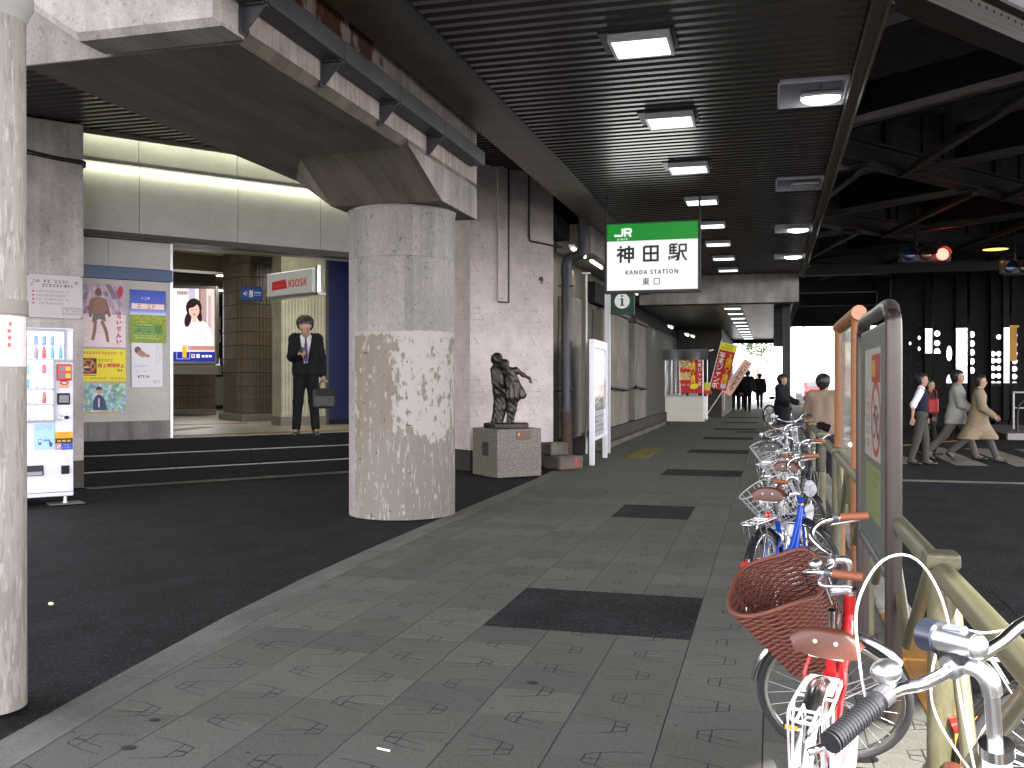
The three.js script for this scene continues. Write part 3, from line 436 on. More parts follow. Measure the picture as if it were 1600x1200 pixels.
  const bt = ctex(256, 160, (c, w, h) => { c.fillStyle = '#1c4a98'; c.fillRect(0, 0, w, h); c.strokeStyle = '#fff'; c.lineWidth = 8; c.beginPath(); c.moveTo(66, 50); c.lineTo(24, 80); c.lineTo(66, 110); c.moveTo(28, 80); c.lineTo(84, 80); c.stroke(); c.fillStyle = '#fff'; c.fillRect(98, 38, 42, 86); c.strokeStyle = '#1c4a98'; c.lineWidth = 5; c.beginPath(); c.moveTo(106, 50); c.lineTo(132, 50); c.lineTo(106, 112); c.lineTo(132, 112); c.stroke(); c.fillStyle = '#dfe8f8'; for (let i = 0; i < 5; i++) c.fillRect(156 + i * 17, 56 + i, 13, 20); for (let i = 0; i < 6; i++) c.fillRect(156 + i * 14, 96, 10, 8); });
  part(bs, 'sign_plate', rbox(.42, .27, .06, .01), M([.02, .07, .25], .4)); part(bs, 'print', new THREE.PlaneGeometry(.4, .25).translate(0, 0, .032), glow([1, 1, 1], .06, { emissiveMap: bt, map: bt, color: 0x999999 }));
  // hall lamps
  for (const [x, y, d, w, n] of [[350, 458, 24, 1.0, 'nearest the lit advert'], [372, 431, 21.5, .9, 'just left of the broad pillar'], [500, 411, 18.8, .8, 'above the kiosk sign'], [300, 330, 17, 1.1, 'above the entrance'], [120, 330, 18, 1.1, 'behind the poster wall'], [480, 330, 16, 1.1, 'before the kiosk']]) {
    const p = at(x, y, d); p.y = Math.max(Math.min(p.y, 4.04), 3.68); const t = thing('hall_lamp', 'bright strip lamp on the hall ceiling, ' + n, 'ceiling light', p, SROT); part(t, 'tray', rbox(w + .06, .05, .3, .01, 0, .01, 0), C.white); part(t, 'tube_lamp', bb(-w / 2, w / 2, -.03, -.016, -.12, .12), glow([1, .98, 1], 2)); areaLight([1, .96, .84], 7, w, .24, p.clone().add(new V3(0, -.05, 0)), p.clone().add(new V3(0, -2, 0)));
  }
  // dim shop shelving far inside
  const sh = thing('shop_front', 'dark shop shelving with bottles at the far end of the station hall', 'shop', at(360, 600, 27), SROT);
  part(sh, 'cabinet', [bb(-.9, 1.2, -.7, .35, -.5, 0), bb(-.9, -.75, .35, 2.2, -.5, 0), bb(-.1, .02, .35, 2.2, -.5, 0), bb(-.9, 1.2, 1.5, 1.55, -.5, .02)], C.dark); part(sh, 'lit_panel', bb(-.7, -.15, 1.2, 1.95, -.4, -.35), M([.5, .5, .35], .6)); part(sh, 'shelf_panel', [bb(-.75, 1.2, .36, .4, -.4, .08), bb(-.6, .1, -.6, .2, .0, .02)], M([.25, .24, .2], .4)); for (let i = 0; i < 3; i++) part(sh, 'bottle', lathe([[.001, 0], [.06, 0], [.06, .3], [.02, .42], [.02, .52], [.001, .52]], 12).translate(-.5 + i * .16, .4, -.1), i === 1 ? glow([.8, .7, 1], .3) : C.dark);
}
// ================================================================ LETTERING
const G = {
  '神': '2.2,.5 3,1.4;.6,2.4 4.2,2.4 .5,6;2.6,4 2.6,9.6;2.8,5 4.2,6.2;5,2 9.4,2 9.4,7 5,7 5,2;5,4.5 9.4,4.5;7.2,.3 7.2,9.8', '田': '1,1 9,1 9,9.2 1,9.2 1,1;5,1 5,9.2;1,5 9,5',
  '駅': '1,.7 1,5.6 5.2,5.6 5,9 4,9.4;1,.7 5,.7;1,2.4 4.6,2.4;1,4 4.6,4;2.9,.7 2.9,5.6;.6,7 .4,9;1.9,7 2,8.6;3,6.8 3.2,8.3;4,6.6 4.3,7.8;6,1 9.5,1 9.5,4.4 6,4.4;6,1 6,5 5.4,9.5;7.4,4.4 8,7 9.8,9.5',
  '東': '1,1.8 9,1.8;5,.3 5,9.7;2.2,3.3 7.8,3.3 7.8,6.6 2.2,6.6 2.2,3.3;2.2,5 7.8,5;4.8,6.6 1,9.2;5.2,6.6 9,9.2', '口': '1.8,2 8.2,2 8.2,8.6 1.8,8.6 1.8,2',
  '路': '1,1 4,1 4,3.4 1,3.4 1,1;2.5,3.4 2.5,8.6;2.5,5.8 4.2,5.8;1,5 1,8.8;.5,8.9 4.5,8.2;6.4,.6 5,3.4;6,1.6 8.8,1.6 7,4.4 4.8,6;6.2,2.6 9.6,5.8;5.8,6.2 8.8,6.2 8.8,9.3 5.8,9.3 5.8,6.2', '上': '4.8,.8 4.8,9;4.8,4 8,4;1,9 9,9',
  '喫': '.6,2.4 3,2.4 3,7 .6,7 .6,2.4;3.8,1.6 6.4,1.6;5,.4 5,4.2;3.8,2.9 6.4,2.9;3.6,4.4 6.6,4;7,1 9.4,1 9,4.4;8,1 7,4.4;3.6,6 9.6,6;6.5,4.8 6,7 3.6,9.6;6.6,6.4 9.6,9.6',
  '煙': '.8,2.4 1.2,4.6;3.8,2 3.2,4.2;2.4,.6 2.4,5 .6,9.4;2.5,6 4,8.8;4.6,1.2 9.6,1.2;5,2.6 9.2,2.6 9.2,5.2 5,5.2 5,2.6;6.4,1.2 6.4,5.2;7.8,1.2 7.8,5.2;5,7.2 9.2,7.2;7.1,5.6 7.1,9.2;4.6,9.3 9.7,9.3',
  '禁': '.8,2 4.6,2;2.7,.4 2.7,5;2.6,2.2 .8,4.6;2.8,2.2 4.4,4.2;5.4,2 9.2,2;7.3,.4 7.3,5;7.2,2.2 5.4,4.6;7.4,2.2 9.2,4.4;2.6,5.6 7.4,5.6;1,7 9,7;5,7 5,9.6;3.4,7.8 2,9.2;6.6,7.8 8,9.2', '止': '5,1 5,9;5,4.4 8.4,4.4;2.4,4 2.4,9;.8,9 9.2,9',
  'で': '1,2.4 8.6,1.8 5.4,4.4 5.2,7.4 8,9;7.4,4.6 8,5.8;8.8,4 9.4,5.2', 'す': '1,2.6 9,2.6;5.4,.6 5.4,6 4.4,7 3.4,5.8 4.4,4.8 5.4,6 5,8.2 3.4,9.6',
  '年': '3,.4 1.2,3.4;2.4,2 9,2;2.8,4.4 8.4,4.4;2.8,4.4 2.8,6.8;.6,6.8 9.4,6.8;5.6,2 5.6,9.8', '末': '1,2 9,2;1.8,4.4 8.2,4.4;5,.3 5,9.8;4.8,4.8 1,8.6;5.2,4.8 9,8.6',
  'ジ': '1.6,2 3.4,3;1,4.4 2.8,5.4;1.6,9 6,7.6 9,3.4;6.6,.8 7.4,2.2;8.2,.4 9,1.8', 'ャ': '2,5 8,4 6.6,6.4;4,3 5.6,9.4', 'ン': '1.4,2 4,3.6;1.6,8.6 6,7 9,3', 'ボ': '1,3 8,3;4.6,.8 4.6,9.4 3.6,8.8;2.6,5 1,8;6.6,5 8.2,8;7.6,.8 8.2,2;8.8,.4 9.4,1.6',
  '億': '2.4,.4 .6,4.4;1.8,3 1.8,9.6;6,.3 6,1.6;3.6,1.6 9.2,1.6;4.8,1.8 5.2,3;7.6,1.8 7.2,3;3.2,3 9.6,3;4.4,4 8.4,4 8.4,6.8 4.4,6.8 4.4,4;4.4,5.4 8.4,5.4;3.4,7.6 3,9;4.8,7.6 5,9.4 8,9.4 8.2,8.4;6,7 6.6,8;8.6,7.4 9.4,8.8', '円': '1.4,9.6 1.4,1.2 8.6,1.2 8.6,9.4 7.6,9.6;5,1.2 5,5.2;1.4,5.2 8.6,5.2',
  'こ': '2,2.4 8,2.4 7,3.4;2,7 4,8.4 8.6,8', 'の': '5.2,2 4.4,6.6 2.6,8 1.4,6 2.6,3 5.2,2 8,3 8.8,5.6 7.6,8 5.6,9', 'い': '2,2 1.8,6 3,8.4 4,7;7,2.6 8.6,6.4', 'ん': '4.6,.8 1.4,9.2 4,5.4 5.6,5.6 5.6,8.4 7,9 9,6.4', 'せ': '1,4 9,3.4;6.6,1 6.4,6 5.6,6.4;3.2,1.6 3.2,8.4 8,8.8', 'ら': '4,1 6,2.2;3.4,3.4 3,7 5.6,5.4 8,6.4 7,9 4,9.4',
};
function wr(c, text, x, y, s, col, lw, dx = s, dy = 0) { c.strokeStyle = col; c.lineWidth = lw; c.lineCap = 'butt'; c.lineJoin = 'miter'; for (const ch of text) { if (G[ch]) for (const st of G[ch].split(';')) { c.beginPath(); st.split(' ').forEach((p, i) => { const [a, b] = p.split(',').map(Number); i ? c.lineTo(x + a * s / 10, y + b * s / 10) : c.moveTo(x + a * s / 10, y + b * s / 10); }); c.stroke(); } else if (ch !== ' ') { c.fillStyle = col; c.font = `bold ${s * 1.05}px sans-serif`; c.textAlign = 'center'; c.fillText(ch, x + s / 2, y + s * .92); } x += dx; y += dy; } }
// print too small to read in the photograph: rows of short dark marks
function rows(c, x, y, w, n, s, gap, col, seed) { const r = mulberry(seed); c.fillStyle = col; for (let j = 0; j < n; j++) { let q = x; const end = x + w * (.7 + .3 * r()); while (q < end) { if (r() > .1) { c.globalAlpha = .55 + .4 * r(); c.fillRect(q, y + j * gap, s * .8, s * .18); c.fillRect(q + s * r() * .5, y + j * gap, s * .16, s); c.fillRect(q, y + j * gap + s * (.4 + .4 * r()), s * .8, s * .16); } q += s * 1.08; } } c.globalAlpha = 1; }

// ---- station name sign
{
  const p = at(1018.5, 400.5, 13.5), t = thing('station_sign', 'glowing white and green station name sign hung from the walk ceiling', 'sign', p, R(0));
  const w = 1.29, h = .955;
  const tx = ctex(1024, 760, (c, W, H) => {
    c.fillStyle = '#fdfdfd'; c.fillRect(0, 0, W, H); c.fillStyle = '#0a8a28'; c.fillRect(0, 0, W, 198);
    c.strokeStyle = '#f4fff6'; c.lineWidth = 24; c.lineJoin = 'miter'; c.lineCap = 'butt'; const P = (a) => { c.beginPath(); a.forEach(([x, y], i) => i ? c.lineTo(x, y) : c.moveTo(x, y)); c.stroke(); };
    P([[178, 52], [178, 118], [166, 134], [96, 134], [96, 118]]); P([[206, 148], [206, 62], [262, 62], [274, 74], [274, 92], [262, 104], [212, 104]]); P([[240, 104], [276, 148]]);
    c.fillStyle = '#f4fff6'; c.font = 'bold 26px sans-serif'; c.textAlign = 'left'; c.fillText('JR', 118, 186); wr(c, '東', 156, 163, 25, '#f4fff6', 3.4); wr(c, '口', 182, 163, 24, '#f4fff6', 3.4); c.fillRect(214, 164, 22, 4); c.fillRect(222, 164, 4, 23); c.fillRect(208, 172, 34, 4);
    wr(c, '神', 104, 246, 206, '#0c0c0c', 25); wr(c, '田', 404, 250, 192, '#0c0c0c', 25); wr(c, '駅', 696, 240, 206, '#0c0c0c', 21);
    c.fillStyle = '#0c0a10'; c.font = 'bold 66px sans-serif'; c.textAlign = 'center'; c.letterSpacing = '7px'; c.fillText('KANDA STATION', 512, 580, 690); c.letterSpacing = '0px';
    wr(c, '東', 398, 618, 92, '#100e14', 8); wr(c, '口', 518, 614, 96, '#100e14', 8);
  });
  part(t, 'casing', [bb(-w / 2 - .035, w / 2 + .035, -h / 2 - .04, -h / 2, -.14, .01), bb(-w / 2 - .035, w / 2 + .035, h / 2, h / 2 + .025, -.14, .01), bb(-w / 2 - .035, -w / 2, -h / 2, h / 2, -.14, .01), bb(w / 2, w / 2 + .035, -h / 2, h / 2, -.14, .01), bb(-w / 2, w / 2, -h / 2, h / 2, -.14, -.1)], C.black);
  part(t, 'lit_face', new THREE.PlaneGeometry(w, h), glow([1, 1, 1], .2, { emissiveMap: tx, map: tx, color: 0x333333 }));
  part(t, 'hanger', rod([-w / 2 - .02, h / 2, -.06], [-w / 2 - .02, 4.09 - p.y, -.06], .014), C.black); part(t, 'hanger', rod([w / 2 + .02, h / 2, -.06], [w / 2 + .02, 4.09 - p.y, -.06], .014), C.black);
  areaLight([.97, 1, .97], 1.1, 1.2, .9, p.clone().add(new V3(0, 0, .03)), p.clone().add(new V3(0, 0, 3)));
}
// ---- vending machine
{
  const rc = at(115, 776, 10.65), t = thing('vending_machine', 'white drinks vending machine with a lit display beside the thin pillar', 'vending machine', [rc.x - .51 * UX, .09, rc.z - .51 * UZ], SROT);
  const w = 1.02, h = 1.88, body = M([.62, .64, .72], .35, 0), lit = glow([.93, .95, 1], .42);
  part(t, 'cabinet', rbox(w, h, .66, .012, 0, h / 2, -.335), body);
  part(t, 'display_frame', [bb(-.5, .43, 1.845, 1.865, 0, .03), bb(-.5, .32, .835, .856, 0, .03), bb(.3, .32, .856, 1.52, 0, .03), bb(.321, .5, 1.5, 1.52, 0, .03), bb(.41, .43, 1.52, 1.845, 0, .03), bb(-.515, -.5, .835, 1.865, 0, .03)], M([.32, .34, .38], .4));
  const can = lathe([[.001, 0], [.026, .002], [.028, .012], [.028, .1], [.02, .118], [.001, .12]], 12), bottle = lathe([[.001, 0], [.028, .003], [.029, .1], [.024, .125], [.013, .15], [.013, .165], [.001, .166]], 12);
  const cols = ['#f0ece6', '#7ab8f0', '#e8e4e0', '#8aa8e8', '#e0dcd8', '#d86a70', '#eeece4', '#a8a8b0', '#e8e4da', '#9ac8f0'].map((c) => M(c, .35));
  [1.679, 1.528, 1.366, 1.204, 1.034, .858].forEach((y, r) => {
    const x1 = r < 2 ? .405 : .295, row = grp(t, 'display_row'); row.position.set(0, y, 0);
    part(row, 'lit_panel', bb(-.5, x1, .012, .15, .003, .006), lit); part(row, 'shelf', bb(-.5, x1, -.006, .01, .003, .05), M([.6, .62, .68], .4));
    const bt = []; for (let k = 0; k < (r < 2 ? 11 : 9); k++) { if (rnd() > .12) { const m = part(row, 'drink', r % 3 === 1 ? bottle : can, cols[(rnd() * 10) | 0]); m.position.set(-.46 + k * .083, .01, .03); m.scale.setScalar(.8); } bt.push(bb(-.48 + k * .083, -.44 + k * .083, -.004, .007, .05, .056)); }
    part(row, 'button_row', bt, M([.5, .55, .7], .3));
  });
  const q = new V3(0, 1.2, .09).applyAxisAngle(new V3(0, 1, 0), SROT).add(t.position), q2 = new V3(0, 1.2, 3).applyAxisAngle(new V3(0, 1, 0), SROT).add(t.position); areaLight([.93, .95, 1], .9, .8, 1.0, q, q2);
  part(t, 'side_pane', bb(.435, .5, 1.53, 1.84, .002, .01), M([.5, .54, .6], .1));
  const red = grp(t, 'card_reader', 'red price and card panel'); part(red, 'red_plate', rbox(.15, .185, .03, .02, .412, 1.384, .015, 2), M([.55, .02, .04], .35)); for (const y of [1.425, 1.345]) { part(red, 'window', bb(.355, .415, y - .027, y + .027, .03, .034), M([.14, .13, .16], .2)); part(red, 'yellow_key', rbox(.055, .052, .012, .004, .447, y, .034), M([.6, .42, .03], .4)); }
  part(t, 'coin_lever', new THREE.TorusGeometry(.03, .009, 8, 16).scale(1.2, .7, 1).translate(.41, 1.268, .015), M([.5, .03, .03], .3)); part(t, 'orange_tag', bb(.36, .46, 1.215, 1.237, .002, .008), M([.6, .3, .03], .5));
  part(t, 'note_slot', rbox(.13, .13, .02, .01, .405, 1.088, .01), C.dark); part(t, 'note_screen', bb(.355, .455, 1.045, 1.13, .02, .024), M([.2, .21, .22], .15));
  part(t, 'coin_slot', new THREE.TorusGeometry(.026, .006, 8, 18).translate(.377, .88, .01), C.chrome); part(t, 'lock', new THREE.CylinderGeometry(.02, .02, .03, 16).rotateX(PI / 2).translate(.437, .88, .015), C.dark); part(t, 'round_label', new THREE.CircleGeometry(.025, 16).translate(.42, .395, .003), M([.7, .62, .45], .4));
  const bl = ctex(128, 192, (c, w, h) => { c.fillStyle = '#a8d4f0'; c.fillRect(0, 0, w, h); rows(c, 10, 8, 108, 4, 7, 11, '#5a6a90', 4); c.fillStyle = '#38508c'; c.fillRect(24, 118, 20, 40); c.fillStyle = '#e8f4ff'; c.fillRect(28, 124, 12, 16); c.fillStyle = '#5a8ed0'; c.fillRect(56, 120, 44, 14); c.fillStyle = '#3a4a78'; c.beginPath(); c.moveTo(92, 130); c.lineTo(118, 150); c.lineTo(110, 180); c.lineTo(96, 172); c.fill(); });
  part(t, 'blue_sticker', new THREE.PlaneGeometry(.2, .286).translate(.21, .677, .004), M([.9, .9, .9], .5, 0, { map: bl }));
  const ys = ctex(128, 128, (c, w, h) => { c.fillStyle = '#e8a818'; c.fillRect(0, 0, w, 46); rows(c, 16, 10, 96, 2, 9, 16, '#6a4810', 6); c.fillStyle = '#1c1a16'; c.fillRect(0, 46, w, 36); c.fillStyle = '#c8a838'; for (let i = 0; i < 3; i++) c.fillRect(14 + i * 36, 58, 26, 14); c.fillStyle = '#2848b8'; c.fillRect(0, 82, w, 46); c.fillStyle = '#e8e4ea'; c.fillRect(2, 84, 40, 42); c.strokeStyle = '#c02838'; c.lineWidth = 5; c.strokeRect(8, 90, 28, 30); c.beginPath(); c.moveTo(10, 92); c.lineTo(34, 118); c.stroke(); rows(c, 50, 92, 70, 2, 10, 17, '#c8d4f4', 7); });
  part(t, 'yellow_sticker', new THREE.PlaneGeometry(.18, .2).translate(.41, .62, .004), M([.9, .9, .9], .5, 0, { map: ys }));
  part(t, 'pickup_flap', [rbox(.2, .115, .03, .008, .1, .3, 0)], C.black); part(t, 'flap_window', bb(.015, .185, .25, .29, .015, .018), M([.3, .3, .33], .15)); part(t, 'outlet', rbox(.085, .095, .02, .006, .422, .295, .005), C.dark);
  part(t, 'lower_seam', bb(-.505, .505, .048, .053, -.002, .002), C.dark);
  for (const x of [-.42, .44]) { part(t, 'foot', [cyl(.022, .022, .09, 10, x, -.09, -.1), cyl(.035, .035, .012, 12, x, -.086, -.1)], C.alu); part(t, 'foot_plate', bb(x - .18, x + .18, -.089, -.084, -.22, .06), M([.16, .15, .14], .7)); }
}
// ---- notice plate and posters on the entrance walls
{
  const flatSign = (n, label, cat, a, y, b, w, h, draw, px = 256, group, rough = .45) => { const t = thing(n, label, cat, S(a, b, y), SROT, group); const tx = ctex(px, Math.round(px * h / w), draw); part(t, 'sheet', bb(-w / 2, w / 2, -h / 2, h / 2, .0, .006), C.white); part(t, 'print', new THREE.PlaneGeometry(w, h).translate(0, 0, .0085), M([.92, .92, .92], rough, 0, { map: tx })); return t; };
  const pl = flatSign('notice_plate', 'grey plate with two lines of text and four red dots above the vending machine', 'notice', -4.09, 2.45, .012, .66, .56, (c, w, h) => { c.fillStyle = '#b4aeb0'; c.fillRect(0, 0, w, h); c.strokeStyle = '#7c7478'; c.lineWidth = 3; c.strokeRect(2, 2, w - 4, h - 4); wr(c, 'この', 30, 34, 22, '#3a3236', 2.6); rows(c, 76, 36, 190, 1, 19, 24, '#3a3236', 12); wr(c, 'の', 270, 36, 22, '#3a3236', 2.6); rows(c, 24, 62, 268, 1, 19, 24, '#3a3236', 13); wr(c, 'で', 206, 60, 22, '#3a3236', 2.6); for (let i = 0; i < 4; i++) { c.fillStyle = '#b03048'; c.beginPath(); c.arc(38, 108 + i * 24, 6, 0, 7); c.fill(); rows(c, 56, 102 + i * 24, 200, 1, 13, 20, '#6a6266', 20 + i); } rows(c, 200, 202, 110, 3, 12, 17, '#4a4246', 30); }, 320);
  part(pl, 'screw', [[-.31, .26], [.31, .26], [-.31, -.26], [.31, -.26]].map(([x, y]) => sph(.009, x, y, .008, 8)), C.dark);
  flatSign('poster', 'large poster of a figure in shorts, upper left on the poster wall', 'poster', -3.39, 2.27, -.59, .62, .86, (c, w, h) => {
    c.fillStyle = '#b8a2b0'; c.fillRect(0, 0, w, h); const r = mulberry(5); for (let i = 0; i < 60; i++) { c.fillStyle = ['#4a3a50', '#8a7690', '#d8c8d4', '#5c4858', '#ac94a4'][(r() * 5) | 0]; c.globalAlpha = .55; c.save(); c.translate(r() * w, r() * h * .45); c.rotate(r() - .5); c.fillRect(0, 0, 8 + r() * 20, 40 + r() * 60); c.restore(); } c.globalAlpha = 1; c.fillStyle = '#e6d4d8'; c.fillRect(0, h * .48, w, h * .52); c.fillStyle = '#d4bcc0'; for (let i = 0; i < 30; i++) c.fillRect(r() * w, h * (.5 + r() * .5), 30, 4);
    c.fillStyle = '#6e4638'; c.beginPath(); c.ellipse(110, 46, 17, 22, 0, 0, 7); c.fill(); c.fillStyle = '#93674f'; c.beginPath(); c.moveTo(70, 84); c.quadraticCurveTo(110, 64, 150, 84); c.lineTo(142, 170); c.lineTo(84, 170); c.fill(); c.lineWidth = 17; c.lineCap = 'round'; c.strokeStyle = '#8a5f4a'; c.beginPath(); c.moveTo(76, 92); c.lineTo(68, 180); c.moveTo(146, 92); c.lineTo(168, 176); c.moveTo(94, 214); c.lineTo(88, 270); c.lineTo(80, 310); c.moveTo(130, 214); c.lineTo(150, 262); c.lineTo(160, 318); c.stroke(); c.fillStyle = '#6a665c'; c.beginPath(); c.moveTo(82, 164); c.lineTo(144, 164); c.lineTo(150, 214); c.lineTo(116, 196); c.lineTo(76, 220); c.fill();
    c.fillStyle = '#b0283c'; c.beginPath(); c.ellipse(226, 40, 16, 34, .15, 0, 7); c.fill(); wr(c, 'らいせんい', 204, 160, 32, '#b4283a', 5, 0, 36); });
  flatSign('poster', 'yellow no smoking poster with a red ring symbol, below the large poster', 'poster', -3.39, 1.59, -.59, .62, .445, (c, w, h) => {
    c.fillStyle = '#f0dc10'; c.fillRect(0, 0, w, h); rows(c, 16, 16, 228, 1, 15, 20, '#b03018', 41); c.fillStyle = '#221a1c'; c.fillRect(14, 52, 86, 88); c.strokeStyle = '#e05020'; c.lineWidth = 9; c.beginPath(); c.arc(57, 96, 34, 0, 7); c.stroke(); c.fillStyle = '#f0dc10'; c.fillRect(34, 98, 40, 9); c.strokeStyle = '#f0dc10'; c.lineWidth = 4; c.beginPath(); c.moveTo(66, 92); c.quadraticCurveTo(84, 84, 72, 72); c.stroke(); c.strokeStyle = '#e05020'; c.lineWidth = 9; c.beginPath(); c.moveTo(34, 72); c.lineTo(82, 120); c.stroke(); rows(c, 108, 56, 90, 1, 15, 20, '#4a3a10', 42); wr(c, '路上喫煙禁止', 106, 80, 24, '#c82c14', 3.6); wr(c, 'です', 206, 112, 18, '#3a2a10', 2.6); c.fillStyle = '#b04020'; c.fillRect(16, 146, 80, 5); rows(c, 16, 160, 226, 1, 11, 14, '#5a4a10', 43); });
  flatSign('poster', 'bluish picture poster of a figure in dark blue, lowest on the poster wall', 'poster', -3.39, 1.145, -.59, .62, .4, (c, w, h) => { c.fillStyle = '#9ec4cc'; c.fillRect(0, 0, w, h); const r = mulberry(9); for (let i = 0; i < 150; i++) { c.globalAlpha = .6; c.fillStyle = ['#5a9a88', '#c8dce8', '#6a90b8', '#e4ecf0', '#8ab05a', '#6a8a98'][(r() * 6) | 0]; c.beginPath(); c.ellipse(r() * w, r() * h, 6 + r() * 22, 4 + r() * 10, r() * 3, 0, 7); c.fill(); } c.globalAlpha = 1; c.fillStyle = '#2a3560'; c.beginPath(); c.moveTo(82, 150); c.quadraticCurveTo(76, 70, 112, 62); c.quadraticCurveTo(150, 74, 154, 150); c.fill(); c.fillStyle = '#d8dce8'; c.fillRect(108, 84, 8, 50); c.fillStyle = '#c89a86'; c.beginPath(); c.arc(114, 44, 16, 0, 7); c.fill(); c.fillStyle = '#2a2024'; c.beginPath(); c.arc(112, 34, 17, 3, 6.4); c.fill(); c.fillStyle = '#d8a850'; c.fillRect(20, h - 8, 200, 8); });
  flatSign('poster', 'poster of blue sky above a green meadow, upper right on the poster wall', 'poster', -2.78, 2.28, -.59, .49, .74, (c, w, h) => { let g = c.createLinearGradient(0, 0, 0, h * .48); g.addColorStop(0, '#2c48b0'); g.addColorStop(.7, '#4a66c8'); g.addColorStop(1, '#dce4f4'); c.fillStyle = g; c.fillRect(0, 0, w, h * .48); const r = mulberry(15); c.fillStyle = '#7c9420'; c.fillRect(0, h * .47, w, h); for (let i = 0; i < 500; i++) { const y = h * (.48 + .52 * r()); c.globalAlpha = .5; c.fillStyle = y < h * .62 ? ['#c8c020', '#8a9a20', '#d8c838'][i % 3] : ['#3a6a18', '#7c9420', '#5a8420', '#b4b428'][i % 4]; c.fillRect(r() * w, y, 14, 5); } c.globalAlpha = 1; rows(c, 60, 52, 140, 1, 20, 24, '#e8ecf8', 51); c.fillStyle = '#f0d8d0'; c.fillRect(12, 100, 232, 40); rows(c, 18, 104, 220, 1, 32, 36, '#c07868', 52); c.fillStyle = '#286a30'; c.globalAlpha = .6; c.fillRect(40, 258, 190, 60); c.globalAlpha = 1; rows(c, 46, 254, 170, 4, 10, 18, '#dce8d0', 53); rows(c, 30, 330, 200, 2, 10, 18, '#dce8d0', 54); });
  flatSign('poster', 'white poster with a sleeping baby and the number 7119 on the poster wall', 'poster', -2.79, 1.6, -.59, .42, .62, (c, w, h) => { c.fillStyle = '#dad8de'; c.fillRect(0, 0, w, h); c.fillStyle = '#6a4a3e'; c.beginPath(); c.ellipse(50, 62, 28, 30, 0, 0, 7); c.fill(); c.fillStyle = '#a87a6a'; c.beginPath(); c.ellipse(80, 92, 36, 26, .4, 0, 7); c.fill(); c.beginPath(); c.ellipse(122, 108, 30, 14, .2, 0, 7); c.fill(); c.fillStyle = '#c8c4d0'; c.fillRect(20, 190, 120, 14); rows(c, 200, 20, 16, 9, 12, 18, '#8a9ac0', 61); rows(c, 226, 20, 16, 8, 12, 18, '#8a9ac0', 62); rows(c, 16, 236, 130, 1, 12, 14, '#d04a58', 63); c.fillStyle = '#2c2830'; c.font = 'bold 34px sans-serif'; c.textAlign = 'left'; c.fillText('#7119', 46, 300); rows(c, 180, 320, 60, 2, 10, 16, '#6a6670', 64); });
}
// ---- statue of two children on its pedestal is added with the figures below; the pedestal:
{
  const p = thing('statue_pedestal', 'speckled granite block carrying the bronze statue', 'pedestal', [-3.74, 0, -13.37], R(46));
  part(p, 'block', muv(rbox(.74, .69, .74, .012, 0, .345, 0)), C.granite); part(p, 'bronze_plaque', rbox(.235, .12, .02, .004, .06, .6, .37), M([.09, .055, .04], .4, .6)); part(p, 'plaque_mark', new THREE.CircleGeometry(.018, 12).translate(-.02, .612, .3815), M([.5, .25, .05], .4, .5)); part(p, 'side_plaque', rbox(.02, .2, .18, .004, -.37, .4, .03), M([.05, .045, .04], .5, .3));
}
